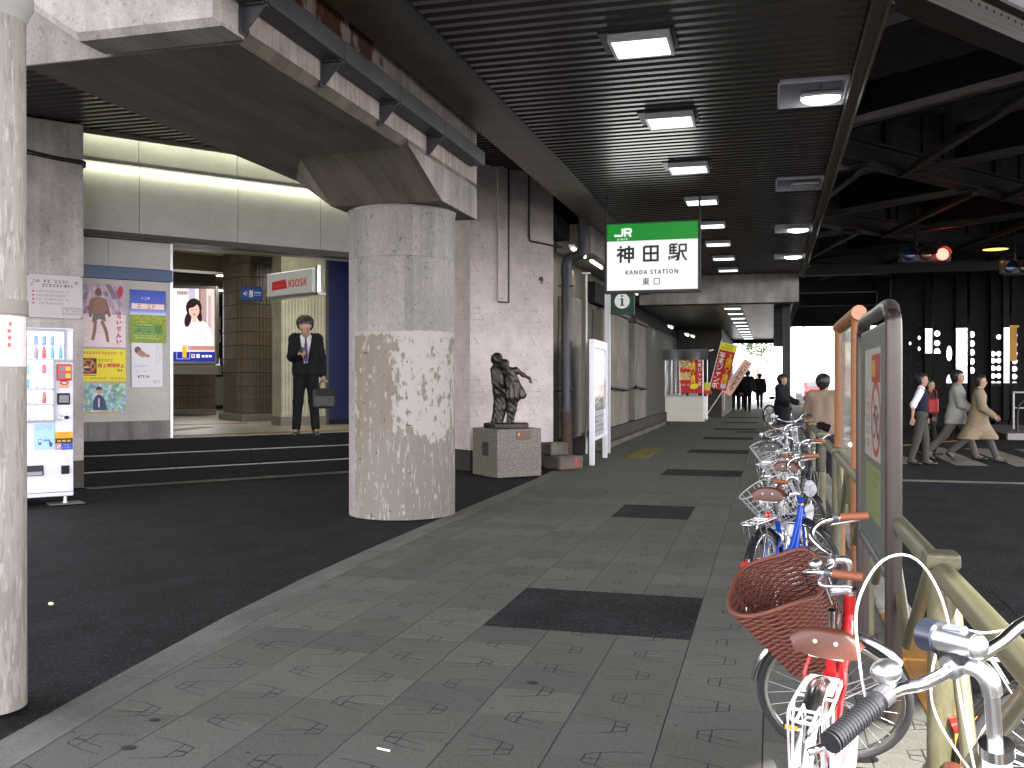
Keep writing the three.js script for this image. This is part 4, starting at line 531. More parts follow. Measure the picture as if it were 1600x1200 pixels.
// ---- wall and fittings along the left of the walk
{
  const w = struct('passage_wall', 'grimy concrete wall with pilasters along the left of the walk');
  part(w, 'wall_face', muv(bb(-6, -3.62, .35, 4.9, -48, -15.9)), C.grime);
  for (const [a, b] of [[-16.3, -17.2], [-19.6, -20.4], [-20.42, -23.2], [-24.4, -26.6]]) part(w, 'pilaster', muv(rbox(.24, 2.52, a - b, .02, -3.5, 1.62, (a + b) / 2)), C.pilaster);
  for (const [a, b] of [[-20.3, -23.3], [-24.3, -26.7]]) part(w, 'ledge', muv(rbox(.3, .09, a - b, .02, -3.48, 2.93, (a + b) / 2)), C.grime);
  part(w, 'plinth', muv(bb(-6, -3.36, 0, .348, -48, -17.5)), M([.08, .075, .07], .85, 0, { map: T.grime })); part(w, 'plinth_step', muv(bb(-3.36, -3.2, 0, .1, -30, -18.5)), C.grime);
  part(w, 'upper_beam', muv(rbox(.62, .5, 8.4, .02, -3.3, 3.85, -20.3)), C.concrete); part(w, 'upper_beam', muv(rbox(.5, .3, 1.2, .02, -3.62, 3.95, -15.7)), C.dark); part(w, 'dark_upper_wall', bb(-3.9, -3.45, 2.98, 3.4, -48, -19)  , C.dark); part(w, 'dark_shopfront', muv(bb(-3.44, -1.78, 0, 3.33, -47, -36.2)), M([.07, .06, .055], .7, 0, { map: T.grime })); part(w, 'dark_wall', muv(bb(-3.9, -3.44, .35, 2.97, -48, -27)), M([.05, .048, .045], .8));
  for (const [z0, z1] of [[-19.7, -22.2], [-23.5, -25.4]]) { const h = thing('hand_rail', `short dark handrail on the passage wall, ${z0 > -20 ? 'nearer' : 'farther'} one`, 'handrail'); part(h, 'rail', tube([[-3.24, 1.24, z0], [-3.24, 1.2, (z0 + z1) / 2], [-3.24, 1.17, z1], [-3.34, 1.16, z1 - .08]], .028, 16, 8), C.black); part(h, 'bracket', [rod([-3.24, 1.22, z0 - .4], [-3.36, 1.18, z0 - .4], .015), rod([-3.24, 1.18, z1 + .2], [-3.36, 1.14, z1 + .2], .015)], C.black); }
  for (const [x, d, y, l, n] of [[-3.17, -15.9, 3.56, 1.2, 'nearest the drain pipe'], [-3.17, -17.6, 3.56, 1.2, 'second from the drain pipe'], [-3.17, -22.6, 3.5, 1.3, 'above the pilasters'], [-2.95, -29, 3.0, 1.1, 'above the stall'], [-2.75, -32.4, 2.92, 1.1, 'behind the banners'], [-2.7, -34.2, 2.95, 1.2, 'farthest along the passage wall']]) {
    const t = thing('wall_tube_lamp', 'fluorescent tube lamp high on the passage wall, ' + n, 'tube lamp', [x, y, d]); part(t, 'tray', bb(-.05, .05, .02, .06, -l / 2, l / 2), C.alu); part(t, 'tube_lamp', rod([0, 0, -l / 2 + .03], [0, 0, l / 2 - .03], .022, 10), glow([.93, 1, .8], 1)); areaLight([.9, 1, .75], 5, .05, l, new V3(x, y - .03, d), new V3(x + .3, y - 2, d)); }
  const dp = thing('drain_pipe', 'dark drain pipe with an offset bend and rusty foot beside the white wall', 'pipe');
  part(dp, 'lower_pipe', rod(at(885, 640, 15.6), at(885, 428, 15.6), .083, 18), C.pipe); part(dp, 'rusty_foot', [rod(at(886, 728, 15.6), at(885, 641, 15.6), .09, 18)], C.rustpipe);
  part(dp, 'bend', tube([at(885, 430, 15.6), at(885, 414, 15.6), at(889, 404, 15.6), at(898, 400.5, 15.6), at(906, 397, 15.6), at(910.5, 386, 15.6), at(911, 374, 15.6)], .085, 40, 18), C.pipe); part(dp, 'upper_pipe', rod(at(911, 376, 15.6), at(911, 318, 15.6), .083, 18), C.pipe);
  for (const y of [640, 600, 535, 426]) part(dp, 'joint_ring', rod(at(885, y + 3, 15.6), at(885, y - 3, 15.6), .094, 18), C.pipe); part(dp, 'clamp', [rod(at(872, 447, 15.7), at(896, 447, 15.5), .012), rod(at(866, 611, 15.7), at(896, 611, 15.5), .012)], C.black);
  const wp = thing('thin_pole', 'thin pale pole standing against the passage wall by the drain pipe', 'pole', at(916, 700, 16.6)); part(wp, 'shaft', rod([0, -.1, 0], [0, 3.05, 0], .02, 10), M([.5, .49, .47], .5)); part(wp, 'cap', rbox(.14, .03, .08, .005, 0, 3.06, 0), M([.5, .49, .47], .5));
  // information board
  const ib = thing('map_board', 'white framed upright map board standing left of the walk', 'map board', [-2.85, 0, -16.05], R(2)); const wm = M([.68, .68, .74], .4);
  part(ib, 'post', rbox(.085, 2.06, .075, .008, 0, 1.03, .78), wm); part(ib, 'post', rbox(.085, 2.06, .075, .008, 0, 1.03, -.78), wm); part(ib, 'top_rail', rbox(.1, .14, 1.5, .008, 0, 1.99, 0), wm); part(ib, 'bottom_rail', rbox(.07, .05, 1.48, .006, 0, .42, 0), wm);
  const mt = ctex(256, 256, (c, w, h) => { c.fillStyle = '#e4e4e8'; c.fillRect(0, 0, w, h); c.fillStyle = '#8a968c'; c.fillRect(0, 90, w, 90); const r = mulberry(18); for (let i = 0; i < 40; i++) { c.strokeStyle = ['#d8d8d0', '#e8c890', '#6a7a6a', '#b04848'][(r() * 4) | 0]; c.lineWidth = 2; c.beginPath(); c.moveTo(r() * w, 90 + r() * 90); c.lineTo(r() * w, 90 + r() * 90); c.stroke(); } rows(c, 14, 196, 220, 4, 8, 13, '#4a4a52', 71); });
  part(ib, 'map_panel', new THREE.PlaneGeometry(1.48, 1.47).rotateY(PI / 2).translate(.012, 1.18, 0), M([.8, .8, .8], .08, 0, { map: mt })); part(ib, 'back_panel', bb(-.02, .008, .45, 1.92, -.74, .74), wm);
  const is = thing('information_sign', 'dark green sign with a white i in a circle projecting below the station sign', 'sign', at(973, 473, 18), R(2));
  const it = ctex(128, 128, (c, w, h) => { c.fillStyle = '#123c34'; c.fillRect(0, 0, w, h); c.fillStyle = '#eef2f0'; c.beginPath(); c.arc(62, 56, 42, 0, 7); c.fill(); c.fillStyle = '#123c34'; c.font = 'bold 76px serif'; c.textAlign = 'center'; c.fillText('i', 62, 82); });
  part(is, 'plate', rbox(.45, .45, .08, .01), M([.01, .06, .045], .4)); part(is, 'print', new THREE.PlaneGeometry(.44, .44).translate(0, 0, .042), M([.9, .9, .9], .4, 0, { map: it })); part(is, 'post', bb(-.34, -.24, -2.9, .55, -.06, .04), M([.55, .55, .6], .4)); part(is, 'hinge_plate', bb(-.24, -.225, -.2, .2, -.03, .05), C.alu);
}
// ---- lottery stall and banners far along the walk
{
  const t = thing('lottery_stall', 'small white counter stall with clear sheeting and red posters against the passage wall', 'stall', [-2.8, 0, -31.9], R(0)); const w = .62;
  part(t, 'counter_panel', bb(-w, w, .03, .43, .0, .03), M([.62, .6, .52], .5)); part(t, 'counter_panel', bb(-w, w, .436, .84, .0, .03), M([.62, .6, .52], .5)); part(t, 'side_panel', bb(w - .02, w, .03, .84, -2.2, 0), M([.55, .53, .48], .5)); part(t, 'counter_top', rbox(1.3, .03, .4, .008, 0, .86, -.12), M([.5, .5, .5], .3)); part(t, 'base', bb(-w, w + .03, 0, .028, -2.2, .0), M([.12, .05, .03], .8));
  part(t, 'upright', [rod([-w, .86, 0], [-w, 2.2, 0], .016), rod([w, .86, 0], [w, 2.2, 0], .016), rod([w, .0, -2.2], [w, 2.2, -2.2], .016), rod([-w, 0, -2.2], [-w, 2.2, -2.2], .016)], C.alu);
  const aw = new THREE.PlaneGeometry(1.62, .34, 24, 2); { const p = aw.attributes.position; for (let i = 0; i < p.count; i++) p.setZ(i, .08 * Math.sin(p.getX(i) * 9) * (p.getY(i) < 0 ? 1 : .2) + (p.getY(i) < 0 ? .06 : 0)); aw.computeVertexNormals(); }
  part(t, 'awning_valance', aw.translate(0, 2.24, .15), M([.1, .1, .11], .35, 0, { side: THREE.DoubleSide })); part(t, 'awning_top', new THREE.BoxGeometry(1.66, .03, 2.5).rotateX(.05).translate(0, 2.42, -1.1), M([.1, .1, .11], .4));
  const sheet = (x0, x1, z0, z1) => { const g = new THREE.PlaneGeometry(1, 1.3, 10, 6); const p = g.attributes.position; for (let i = 0; i < p.count; i++) { const u = p.getX(i) + .5; p.setXYZ(i, x0 + (x1 - x0) * u + .03 * Math.sin(u * 17 + p.getY(i) * 3), p.getY(i) + 1.5, z0 + (z1 - z0) * u + .04 * Math.sin(u * 23)); } g.computeVertexNormals(); return g; };
  part(t, 'clear_sheet', sheet(-w, -.1, .02, .03), MP([.8, .8, .8], .12, 0, { transmission: .75, thickness: 0, side: THREE.DoubleSide })); part(t, 'clear_sheet', sheet(-w - .5, -w, -.5, 0), MP([.7, .7, .7], .15, 0, { transmission: .6, thickness: 0, side: THREE.DoubleSide }));
  const po = ctex(192, 288, (c, w, h) => { c.fillStyle = '#c01c1c'; c.fillRect(0, 0, w, h); c.fillStyle = '#d8b878'; c.fillRect(6, 12, 90, 170); const r = mulberry(8); for (let i = 0; i < 40; i++) { c.fillStyle = ['#e8d8a0', '#7a5a3a', '#c8704a', '#f0e8d0'][(r() * 4) | 0]; c.fillRect(8 + r() * 76, 14 + r() * 150, 14, 12); } c.fillStyle = '#d83018'; c.fillRect(10, 90, 80, 30); wr(c, '3億円1億円', 98, 6, 36, '#f0e010', 6, 0, 34); wr(c, '年末ジャンボ', 150, 4, 36, '#f4f0ec', 5, 0, 38); rows(c, 10, 214, 90, 1, 18, 20, '#e8e0d8', 81); c.fillStyle = '#f0e010'; c.beginPath(); c.ellipse(124, 232, 34, 22, -.2, 0, 7); c.fill(); });
  part(t, 'poster', new THREE.PlaneGeometry(.78, 1.18).translate(.22, 1.56, -.02), M([.95, .95, .95], .5, 0, { map: po, side: THREE.DoubleSide })); part(t, 'tray', [rbox(.5, .06, .2, .01, -.2, .91, -.05), rbox(.3, .09, .2, .02, .3, .92, -.1)], M([.3, .3, .3], .4));
  const st = thing('stall_sign', 'small yellow and red price card hooked on the side of the stall', 'sign', [-2.02, 1.12, -31.9]); part(st, 'yellow_card', bb(-.11, .08, -.05, .2, 0, .01), M([.6, .55, .04], .5)); part(st, 'red_card', bb(-.16, .13, -.18, -.06, 0, .012), M([.5, .03, .03], .5)); part(st, 'hook', rod([-.16, .1, -.01], [-.02, .1, -.01], .01), C.alu);
  const flag = (label, x, z, y0, y1, tilt, w, draw, col) => { const f = thing('banner_flag', label, 'banner', [x, 0, z], 0); const L = y1 - y0; const g = new THREE.PlaneGeometry(w, L, 4, 14), p = g.attributes.position; for (let i = 0; i < p.count; i++) p.setZ(i, .04 * Math.sin(p.getY(i) * 4 + p.getX(i) * 3)); g.computeVertexNormals(); g.translate(w / 2 + .02, (y0 + y1) / 2, 0); const mt = new THREE.Matrix4().makeRotationZ(tilt); part(f, 'cloth', g.applyMatrix4(mt), M([.92, .92, .92], .7, 0, { map: ctex(128, Math.round(128 * L / w), draw), side: THREE.DoubleSide })); part(f, 'pole', rod(new V3(0, 0, 0), new V3(0, y1 + .08, 0).applyMatrix4(mt), .014), C.white); part(f, 'cross_bar', rod(new V3(0, y1, 0).applyMatrix4(mt), new V3(w + .03, y1, 0).applyMatrix4(mt), .01), C.white); part(f, 'foot', cyl(.2, .16, .1, 16), C.black); };
  flag('tall leaning red banner with yellow top panel beside the stall', -2.32, -33, 1.2, 2.78, R(-14), .54, (c, w, h) => { c.fillStyle = '#b81a1c'; c.fillRect(0, 0, w, h); c.fillStyle = '#e8e010'; c.fillRect(0, 0, w, 58); rows(c, 20, 10, 80, 1, 15, 18, '#2a2410', 91); rows(c, 10, 32, 100, 1, 17, 20, '#2a2410', 92); wr(c, '年末ジャンボ', 4, 72, 54, '#f0ecec', 7, 0, 50); wr(c, '3億円1億円', 70, 72, 48, '#d8c410', 7, 0, 42); c.fillStyle = '#b0b8d0'; c.beginPath(); c.arc(96, h - 34, 22, 0, 7); c.fill(); });
  flag('pale pink banner leaning further than the red one behind it', -2.35, -35, 1.2, 2.6, R(-33), .32, (c, w, h) => { c.fillStyle = '#e8b4a8'; c.fillRect(0, 0, w, h); wr(c, 'こいのんらすで', 24, 30, 78, '#3a1c20', 9, 0, 66); });
  const bx = thing('pink_box_sign', 'pinkish upright box sign standing behind the stall', 'sign', at(1125, 605, 37)); part(bx, 'box', rbox(.36, 1.5, .3, .02, 0, -.15, 0), M([.5, .25, .18], .5)); part(bx, 'legs', [rod([-.14, -1.2, .1], [-.14, -.8, .1], .02), rod([.14, -1.2, .1], [.14, -.8, .1], .02)], C.black);
  const lw = thing('lit_panel_sign', 'small bright white lit sign high behind the stall awning', 'sign', at(1081, 541, 36)); part(lw, 'casing', rbox(.26, .62, .12, .01, 0, 0, -.07), C.black); part(lw, 'lit_face', new THREE.PlaneGeometry(.22, .56), glow([1, 1, 1], .6)); areaLight([1, 1, 1], .8, .22, .56, lw.position.clone().add(new V3(0, 0, .03)), lw.position.clone().add(new V3(0, 0, 2)));
}
// ================================================================ RAILWAY BRIDGE OVER THE ROAD
{
  const U = new V3(UX, 0, UZ), N = new V3(NX, 0, NZ), o = new V3(1.8, 0, -10.5), P = (t, n, y) => o.clone().addScaledVector(U, t).addScaledVector(N, n).setY(y);
  const dk = thing('railway_bridge', 'dark riveted steel railway bridge over the road with crossed bracing', 'bridge');
  const deck = (pts, y, h) => muv(extr(pts.map(([x, z]) => [x, -z]), h).rotateX(-PI / 2).translate(0, y, 0));
  const dkm = M([.16, .15, .14], .8, 0, { map: T.grime });
  part(dk, 'deck', deck([[-16, -3.6], [-4.9, -3.9], [.75, -8.9], [2.4, -11.3], [13, -24.8], [34, -50], [34, -61], [-16, -61]], 6.3, .8), dkm);
  part(dk, 'deck', deck([[-6, 10.06], [-1.7, 10.06], [4.56, 2.09], [17.6, -14.55], [30, -30], [12.6, -24], [2.2, -10.9], [.5, -8.6], [-4.8, -3.9], [-6, 2]], 7.6, .6), dkm);  // unseen deck above the view, added and shaped to block the sun
  const L0 = -2, L1 = 34; let k = 0;
  for (const n of [0, -4.2, -8.4, -12.6, -17, -21.5]) {
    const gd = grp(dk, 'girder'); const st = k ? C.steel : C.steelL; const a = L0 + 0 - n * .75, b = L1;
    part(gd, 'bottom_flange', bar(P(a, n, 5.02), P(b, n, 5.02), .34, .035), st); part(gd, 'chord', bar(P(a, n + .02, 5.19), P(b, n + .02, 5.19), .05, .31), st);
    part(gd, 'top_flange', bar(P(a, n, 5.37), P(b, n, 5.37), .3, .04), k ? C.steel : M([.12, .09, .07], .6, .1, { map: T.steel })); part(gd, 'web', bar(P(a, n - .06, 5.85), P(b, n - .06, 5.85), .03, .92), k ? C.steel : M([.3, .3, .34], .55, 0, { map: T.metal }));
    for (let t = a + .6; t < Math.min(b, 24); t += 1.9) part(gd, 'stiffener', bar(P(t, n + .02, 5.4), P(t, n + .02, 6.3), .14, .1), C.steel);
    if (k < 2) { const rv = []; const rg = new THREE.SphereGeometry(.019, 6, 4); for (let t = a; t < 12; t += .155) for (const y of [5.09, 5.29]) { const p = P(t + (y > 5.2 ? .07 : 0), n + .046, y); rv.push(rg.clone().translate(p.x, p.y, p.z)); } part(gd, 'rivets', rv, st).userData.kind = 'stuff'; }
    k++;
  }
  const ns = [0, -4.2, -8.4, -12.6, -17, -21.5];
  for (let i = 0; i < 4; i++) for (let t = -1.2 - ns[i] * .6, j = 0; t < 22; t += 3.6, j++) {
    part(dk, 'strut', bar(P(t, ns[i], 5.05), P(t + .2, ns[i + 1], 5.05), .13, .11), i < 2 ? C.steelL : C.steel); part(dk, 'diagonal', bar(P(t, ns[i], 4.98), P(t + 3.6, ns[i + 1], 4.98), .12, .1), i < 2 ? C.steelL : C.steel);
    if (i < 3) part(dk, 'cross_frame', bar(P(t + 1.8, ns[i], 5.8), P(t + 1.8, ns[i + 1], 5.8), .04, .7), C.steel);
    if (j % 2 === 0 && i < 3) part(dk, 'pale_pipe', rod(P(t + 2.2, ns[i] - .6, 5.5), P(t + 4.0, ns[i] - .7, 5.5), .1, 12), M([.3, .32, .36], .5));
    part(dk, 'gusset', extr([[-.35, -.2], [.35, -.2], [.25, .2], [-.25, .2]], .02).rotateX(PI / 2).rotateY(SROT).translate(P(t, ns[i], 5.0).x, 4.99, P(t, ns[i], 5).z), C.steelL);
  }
  // far edge girders over the road
  for (const [z, y] of [[-31, 4.7], [-36, 4.6], [-41, 4.5]]) part(dk, 'far_girder', [bb(.8, 16, y, y + 1.7, z - .1, z), bb(.8, 16, y - .04, y, z - .25, z + .15)], C.steel);
  part(dk, 'far_girder', bb(.7, 22, 3.95, 6.4, -47.2, -46.9), C.steel);
  // columns under the bridge
  const column = (label, x, z, w, d, h, m = C.steel) => { const c = thing('bridge_column', label, 'column', [x, -.15, z]); part(c, 'shaft', muv(bb(-w / 2, w / 2, .3, h, -d / 2, d / 2)), m); part(c, 'base', rbox(w + .16, .3, d + .16, .03, 0, .15, 0), m); part(c, 'cap', extr([[-w / 2, h], [w / 2, h], [w / 2 + .5, h + .5], [-w / 2 - .5, h + .5]], d).translate(0, 0, -d / 2), m); part(c, 'angle_strip', [bb(w / 2 - .05, w / 2 + .02, .3, h, -d / 2 - .02, d / 2 + .02), bb(-w / 2 - .02, -w / 2 + .05, .3, h, -d / 2 - .02, d / 2 + .02)], m); return c; };
  column('slim dark post at the road edge where the ceiling drops', .38, -25.6, .16, .2, 4.0, C.black);
  const Xz = (px, z) => { const c = (px - 800) / 1480; return -z * (c * CY - SY) / (c * SY + CY); }, ZL = -33, Yp = (py) => 1.38 + (595 - py) * 32.6 / 1480;
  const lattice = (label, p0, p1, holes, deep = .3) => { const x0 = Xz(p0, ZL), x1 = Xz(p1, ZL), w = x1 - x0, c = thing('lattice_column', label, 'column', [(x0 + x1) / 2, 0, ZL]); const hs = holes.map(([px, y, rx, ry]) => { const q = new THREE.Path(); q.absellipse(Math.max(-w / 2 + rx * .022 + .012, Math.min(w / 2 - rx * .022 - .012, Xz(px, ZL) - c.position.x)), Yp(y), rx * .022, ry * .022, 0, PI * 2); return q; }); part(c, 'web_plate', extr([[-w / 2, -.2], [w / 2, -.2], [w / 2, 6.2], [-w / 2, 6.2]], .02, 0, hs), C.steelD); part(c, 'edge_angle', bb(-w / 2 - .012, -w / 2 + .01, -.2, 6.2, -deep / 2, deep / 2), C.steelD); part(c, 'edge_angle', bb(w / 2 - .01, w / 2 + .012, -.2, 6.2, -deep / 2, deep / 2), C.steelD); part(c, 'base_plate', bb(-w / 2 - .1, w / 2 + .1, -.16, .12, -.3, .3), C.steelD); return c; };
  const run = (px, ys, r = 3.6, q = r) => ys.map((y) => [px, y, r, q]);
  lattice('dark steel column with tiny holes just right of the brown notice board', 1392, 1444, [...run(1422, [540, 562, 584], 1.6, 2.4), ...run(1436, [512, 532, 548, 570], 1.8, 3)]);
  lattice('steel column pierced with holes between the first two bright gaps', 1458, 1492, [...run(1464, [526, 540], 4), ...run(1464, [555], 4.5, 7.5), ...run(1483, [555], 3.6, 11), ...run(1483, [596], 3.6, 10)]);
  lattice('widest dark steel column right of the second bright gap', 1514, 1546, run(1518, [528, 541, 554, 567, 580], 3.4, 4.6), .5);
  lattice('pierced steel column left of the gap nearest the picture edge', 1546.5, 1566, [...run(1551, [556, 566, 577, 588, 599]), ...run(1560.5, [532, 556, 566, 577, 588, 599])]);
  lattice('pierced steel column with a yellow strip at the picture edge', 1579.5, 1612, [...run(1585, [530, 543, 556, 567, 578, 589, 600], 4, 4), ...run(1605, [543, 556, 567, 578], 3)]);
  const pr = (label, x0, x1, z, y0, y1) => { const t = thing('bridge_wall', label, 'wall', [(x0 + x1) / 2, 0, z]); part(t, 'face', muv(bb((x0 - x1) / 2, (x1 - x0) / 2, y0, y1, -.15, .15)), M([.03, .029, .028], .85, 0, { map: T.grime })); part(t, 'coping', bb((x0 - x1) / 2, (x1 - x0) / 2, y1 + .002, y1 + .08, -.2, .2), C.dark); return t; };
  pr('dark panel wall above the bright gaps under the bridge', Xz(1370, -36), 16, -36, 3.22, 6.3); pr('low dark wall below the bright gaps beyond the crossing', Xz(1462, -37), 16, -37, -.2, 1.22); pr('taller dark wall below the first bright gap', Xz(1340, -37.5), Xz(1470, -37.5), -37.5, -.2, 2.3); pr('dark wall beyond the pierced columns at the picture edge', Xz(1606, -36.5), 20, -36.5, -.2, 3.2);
  // kerbed island and rails beyond the crossing
  const is = struct('traffic_island', 'raised paved island beyond the pedestrian crossing'); part(is, 'island_slab', muv(bb(5.9, 14, -.2, .0, -34, -27.2)), M([.14, .13, .125], .8, 0, { map: T.concrete })); part(is, 'island_kerb', muv(rbox(8.2, .18, .16, .02, 10, -.07, -27.12)), M([.3, .29, .28], .8));
  const rl = thing('island_railing', 'pale pipe railing on the island beyond the crossing', 'railing', [8.2, 0, -30]); part(rl, 'rail', [rod([-1.5, 1.05, 0], [4, 1.05, 0], .03), rod([-1.5, .6, 0], [4, .6, 0], .025)], M([.4, .4, .42], .4, .3)); for (const x of [-1.5, -.1, 1.3, 2.7]) part(rl, 'post', rod([x, 0, 0], [x, 1.07, 0], .035), M([.3, .3, .32], .4, .3));
  const hp = thing('hoop_barrier', 'dark hoop shaped pipe barrier on the island edge beyond the walkers', 'barrier', [6.7, 0, -28]); part(hp, 'hoop', tube([[-.35, 0, 0], [-.34, .6, 0], [-.2, .82, 0], [.2, .82, 0], [.34, .6, 0], [.35, 0, 0]], .03, 30, 8), C.steelL);
  const yp = thing('yellow_post', 'yellow painted steel strip on the pierced column at the picture edge', 'post', [Xz(1583, -32.8), 1.6, -32.8]); part(yp, 'plate', bb(-.1, .1, .4, 1.45, -.02, .02), M([.4, .2, .01], .6)); part(yp, 'cap', bb(-.1, .16, 1.45, 1.52, -.03, .03), M([.5, .35, .02], .6));
  // lamps under the bridge
  const lamp = (label, x, y, z, c, i) => { const t = thing('bridge_lamp', label, 'lamp', [x, y, z]); part(t, 'hood', lathe([[.05, .22], [.12, .18], [.36, .02], [.37, 0], [.34, 0], [.1, .14]], 20), C.black); part(t, 'lit_disc', cyl(.32, .32, .02, 20, 0, .005, 0), glow(c, i)); part(t, 'stem', rod([0, .2, 0], [0, 1.2, 0], .02), C.black); return t; };
  lamp('amber lit lamp hanging under the bridge right of the traffic signal', 5.93, 4.98, -28.58, [1, .55, .12], .55); areaLight([1, .55, .15], 2, .3, .3, new V3(5.93, 4.95, -28.58), new V3(5.93, 0, -28.6));
  // signals
  const sg = (label, p, lit, turn) => { const t = thing('traffic_signal', label, 'traffic signal', p, turn); part(t, 'housing', rbox(1.25, .42, .2, .12, 0, 0, -.1, 3), M([.03, .035, .04], .5)); [['#0a2a50', -.4], ['#3a2408', 0], ['#400806', .4]].forEach(([c, x], i) => { part(t, 'lens', sph(.15, 0, 0, 0, 18).scale(1, 1, .3).translate(x, 0, .01), lit && i === 2 ? glow([1, .1, .07], 1.6) : M(c, .1)); part(t, 'visor', new THREE.CylinderGeometry(.17, .17, .22, 18, 1, true, R(90), R(180)).rotateX(PI / 2).translate(x, 0, .11), C.black); }); part(t, 'arm', rod([-.2, .2, -.1], [-.2, 1.2, -.1], .03), C.black); return t; };
  const sp = at(1446, 398, 24); sg('horizontal traffic signal showing red under the bridge', sp, true, R(5)); { const l = new THREE.PointLight(new THREE.Color(1, .08, .05), .1); l.name = 'signal_light'; l.position.copy(sp).add(new V3(.4, 0, .25)); scene.add(l); }
  sg('unlit horizontal traffic signal at the right edge of the picture', at(1600, 418, 26), false, R(12));
  const tb = thing('signal_box', 'tall dark boxed signal housing on the slim post at the road edge', 'signal box', at(1219, 497, 25.2)); part(tb, 'box', rbox(.34, 1.5, .3, .02), C.black); for (const y of [.5, .15, -.2, -.5]) part(tb, 'louvre', rbox(.36, .03, .34, .005, 0, y, 0), C.steel); part(tb, 'bracket', rod([-.05, .8, 0], [.2, 1.2, 0], .04), C.black);
}
// ---- beyond the bridge: sunlit street
{
  const wallM = M([.7, .68, .66], .7), glassM = M([.3, .36, .42], .1);
  const bld = (label, x, z, w, h, fl, n, m) => { const t = thing('street_building', label, 'building', [x, -.19, z]); part(t, 'wall', bb(-w / 2, w / 2, 0, h, -8, 0), m ?? wallM); part(t, 'roof', bb(-w / 2 - .1, w / 2 + .1, h, h + .4, -8, .1), wallM); for (let f = 0; f < fl; f++) for (let i = 0; i < n; i++) { const wx = -w / 2 + (i + .5) * w / n, wy = 1 + f * 3.2, win = grp(t, 'window'); win.position.set(wx, wy, 0); part(win, 'pane', bb(-w / n * .32, w / n * .32, 0, 1.8, .005, .03), glassM); part(win, 'frame', [bb(-w / n * .35, w / n * .35, 1.8, 1.88, 0, .06), bb(-w / n * .35, w / n * .35, -.08, 0, 0, .08)], wallM); } return t; };
  bld('pale sunlit building seen through the far end of the walk', -7, -84, 18, 24, 6, 6); bld('white sunlit building straight beyond the road opening', 13, -92, 20, 28, 7, 7, M([.78, .77, .75], .7)); bld('sunlit building seen through the gaps under the bridge', 36, -84, 22, 26, 6, 7);
  const pv = struct('far_pavement', 'sunlit pavement of the street beyond the bridge'); part(pv, 'surface', muv(bb(-20, .6, -.2, -.02, -83, -48.2)), M([.5, .49, .47], .8, 0, { map: T.concrete }));
  const tr = thing('street_tree', 'small leafy street tree in the sunlight beyond the walk', 'tree', [-1.0, 0, -70]); part(tr, 'trunk', [rod([0, 0, 0], [.05, 2.2, 0], .12, 8, .09), rod([.05, 2.2, 0], [.7, 3.4, .2], .06, 6, .03), rod([.05, 2.1, 0], [-.6, 3.3, -.2], .06, 6, .03)], M([.12, .09, .06], .9));
  const lv = []; const lg = new THREE.PlaneGeometry(.16, .1); for (let i = 0; i < 600; i++) { const a = rnd() * 6.3, b = Math.acos(rr(-1, 1)), q = Math.cbrt(rnd()) * (1.0 + .3 * Math.sin(a * 3)); lv.push(lg.clone().rotateX(rr(0, 3)).rotateY(rr(0, 6)).translate(Math.sin(b) * Math.cos(a) * q * 1.2, 3.9 + Math.cos(b) * q, Math.sin(b) * Math.sin(a) * q)); } part(tr, 'crown', lv, MP([.06, .1, .03], .8, 0, { side: THREE.DoubleSide, transmission: .3, thickness: 0 }));
  const pl = thing('far_street_column', 'pale square column in the sunlight at the far end of the walk', 'column', [-4.4, 0, -66]); part(pl, 'shaft', rbox(.8, 5, .8, .03, 0, 2.5, 0), M([.5, .49, .47], .8, 0, { map: T.concrete })); part(pl, 'base', rbox(.9, .3, .9, .02, 0, .15, 0), C.concrete);
  const car = thing('red_car', 'dark red car with lit tail lamps on the sunlit road beyond the bridge', 'car', [3.3, -.15, -79], 0); const cm = M([.3, .02, .02], .25, .1);
  part(car, 'body', extr([[-2, .3], [2, .3], [2.05, .7], [1.9, .92], [1.0, .98], [.4, 1.42], [-1.2, 1.44], [-1.85, .98], [-2.05, .85]], 1.5, .08).rotateY(-PI / 2).translate(.75, 0, 0), cm); part(car, 'rear_window', new THREE.PlaneGeometry(1.2, .42).rotateX(-.9).translate(0, 1.22, 1.62), M([.05, .06, .07], .05)); for (const x of [-.6, .6]) { part(car, 'tail_lamp', rbox(.3, .16, .06, .02, x, .78, 2.06), glow([1, .05, .03], 1.2)); for (const z of [-1.25, 1.25]) part(car, 'wheel', new THREE.CylinderGeometry(.32, .32, .2, 20).rotateZ(PI / 2).translate(x * 1.15, .32, z), C.rubber); } part(car, 'number_plate', bb(-.25, .25, .5, .66, 2.08, 2.1), C.white);
}
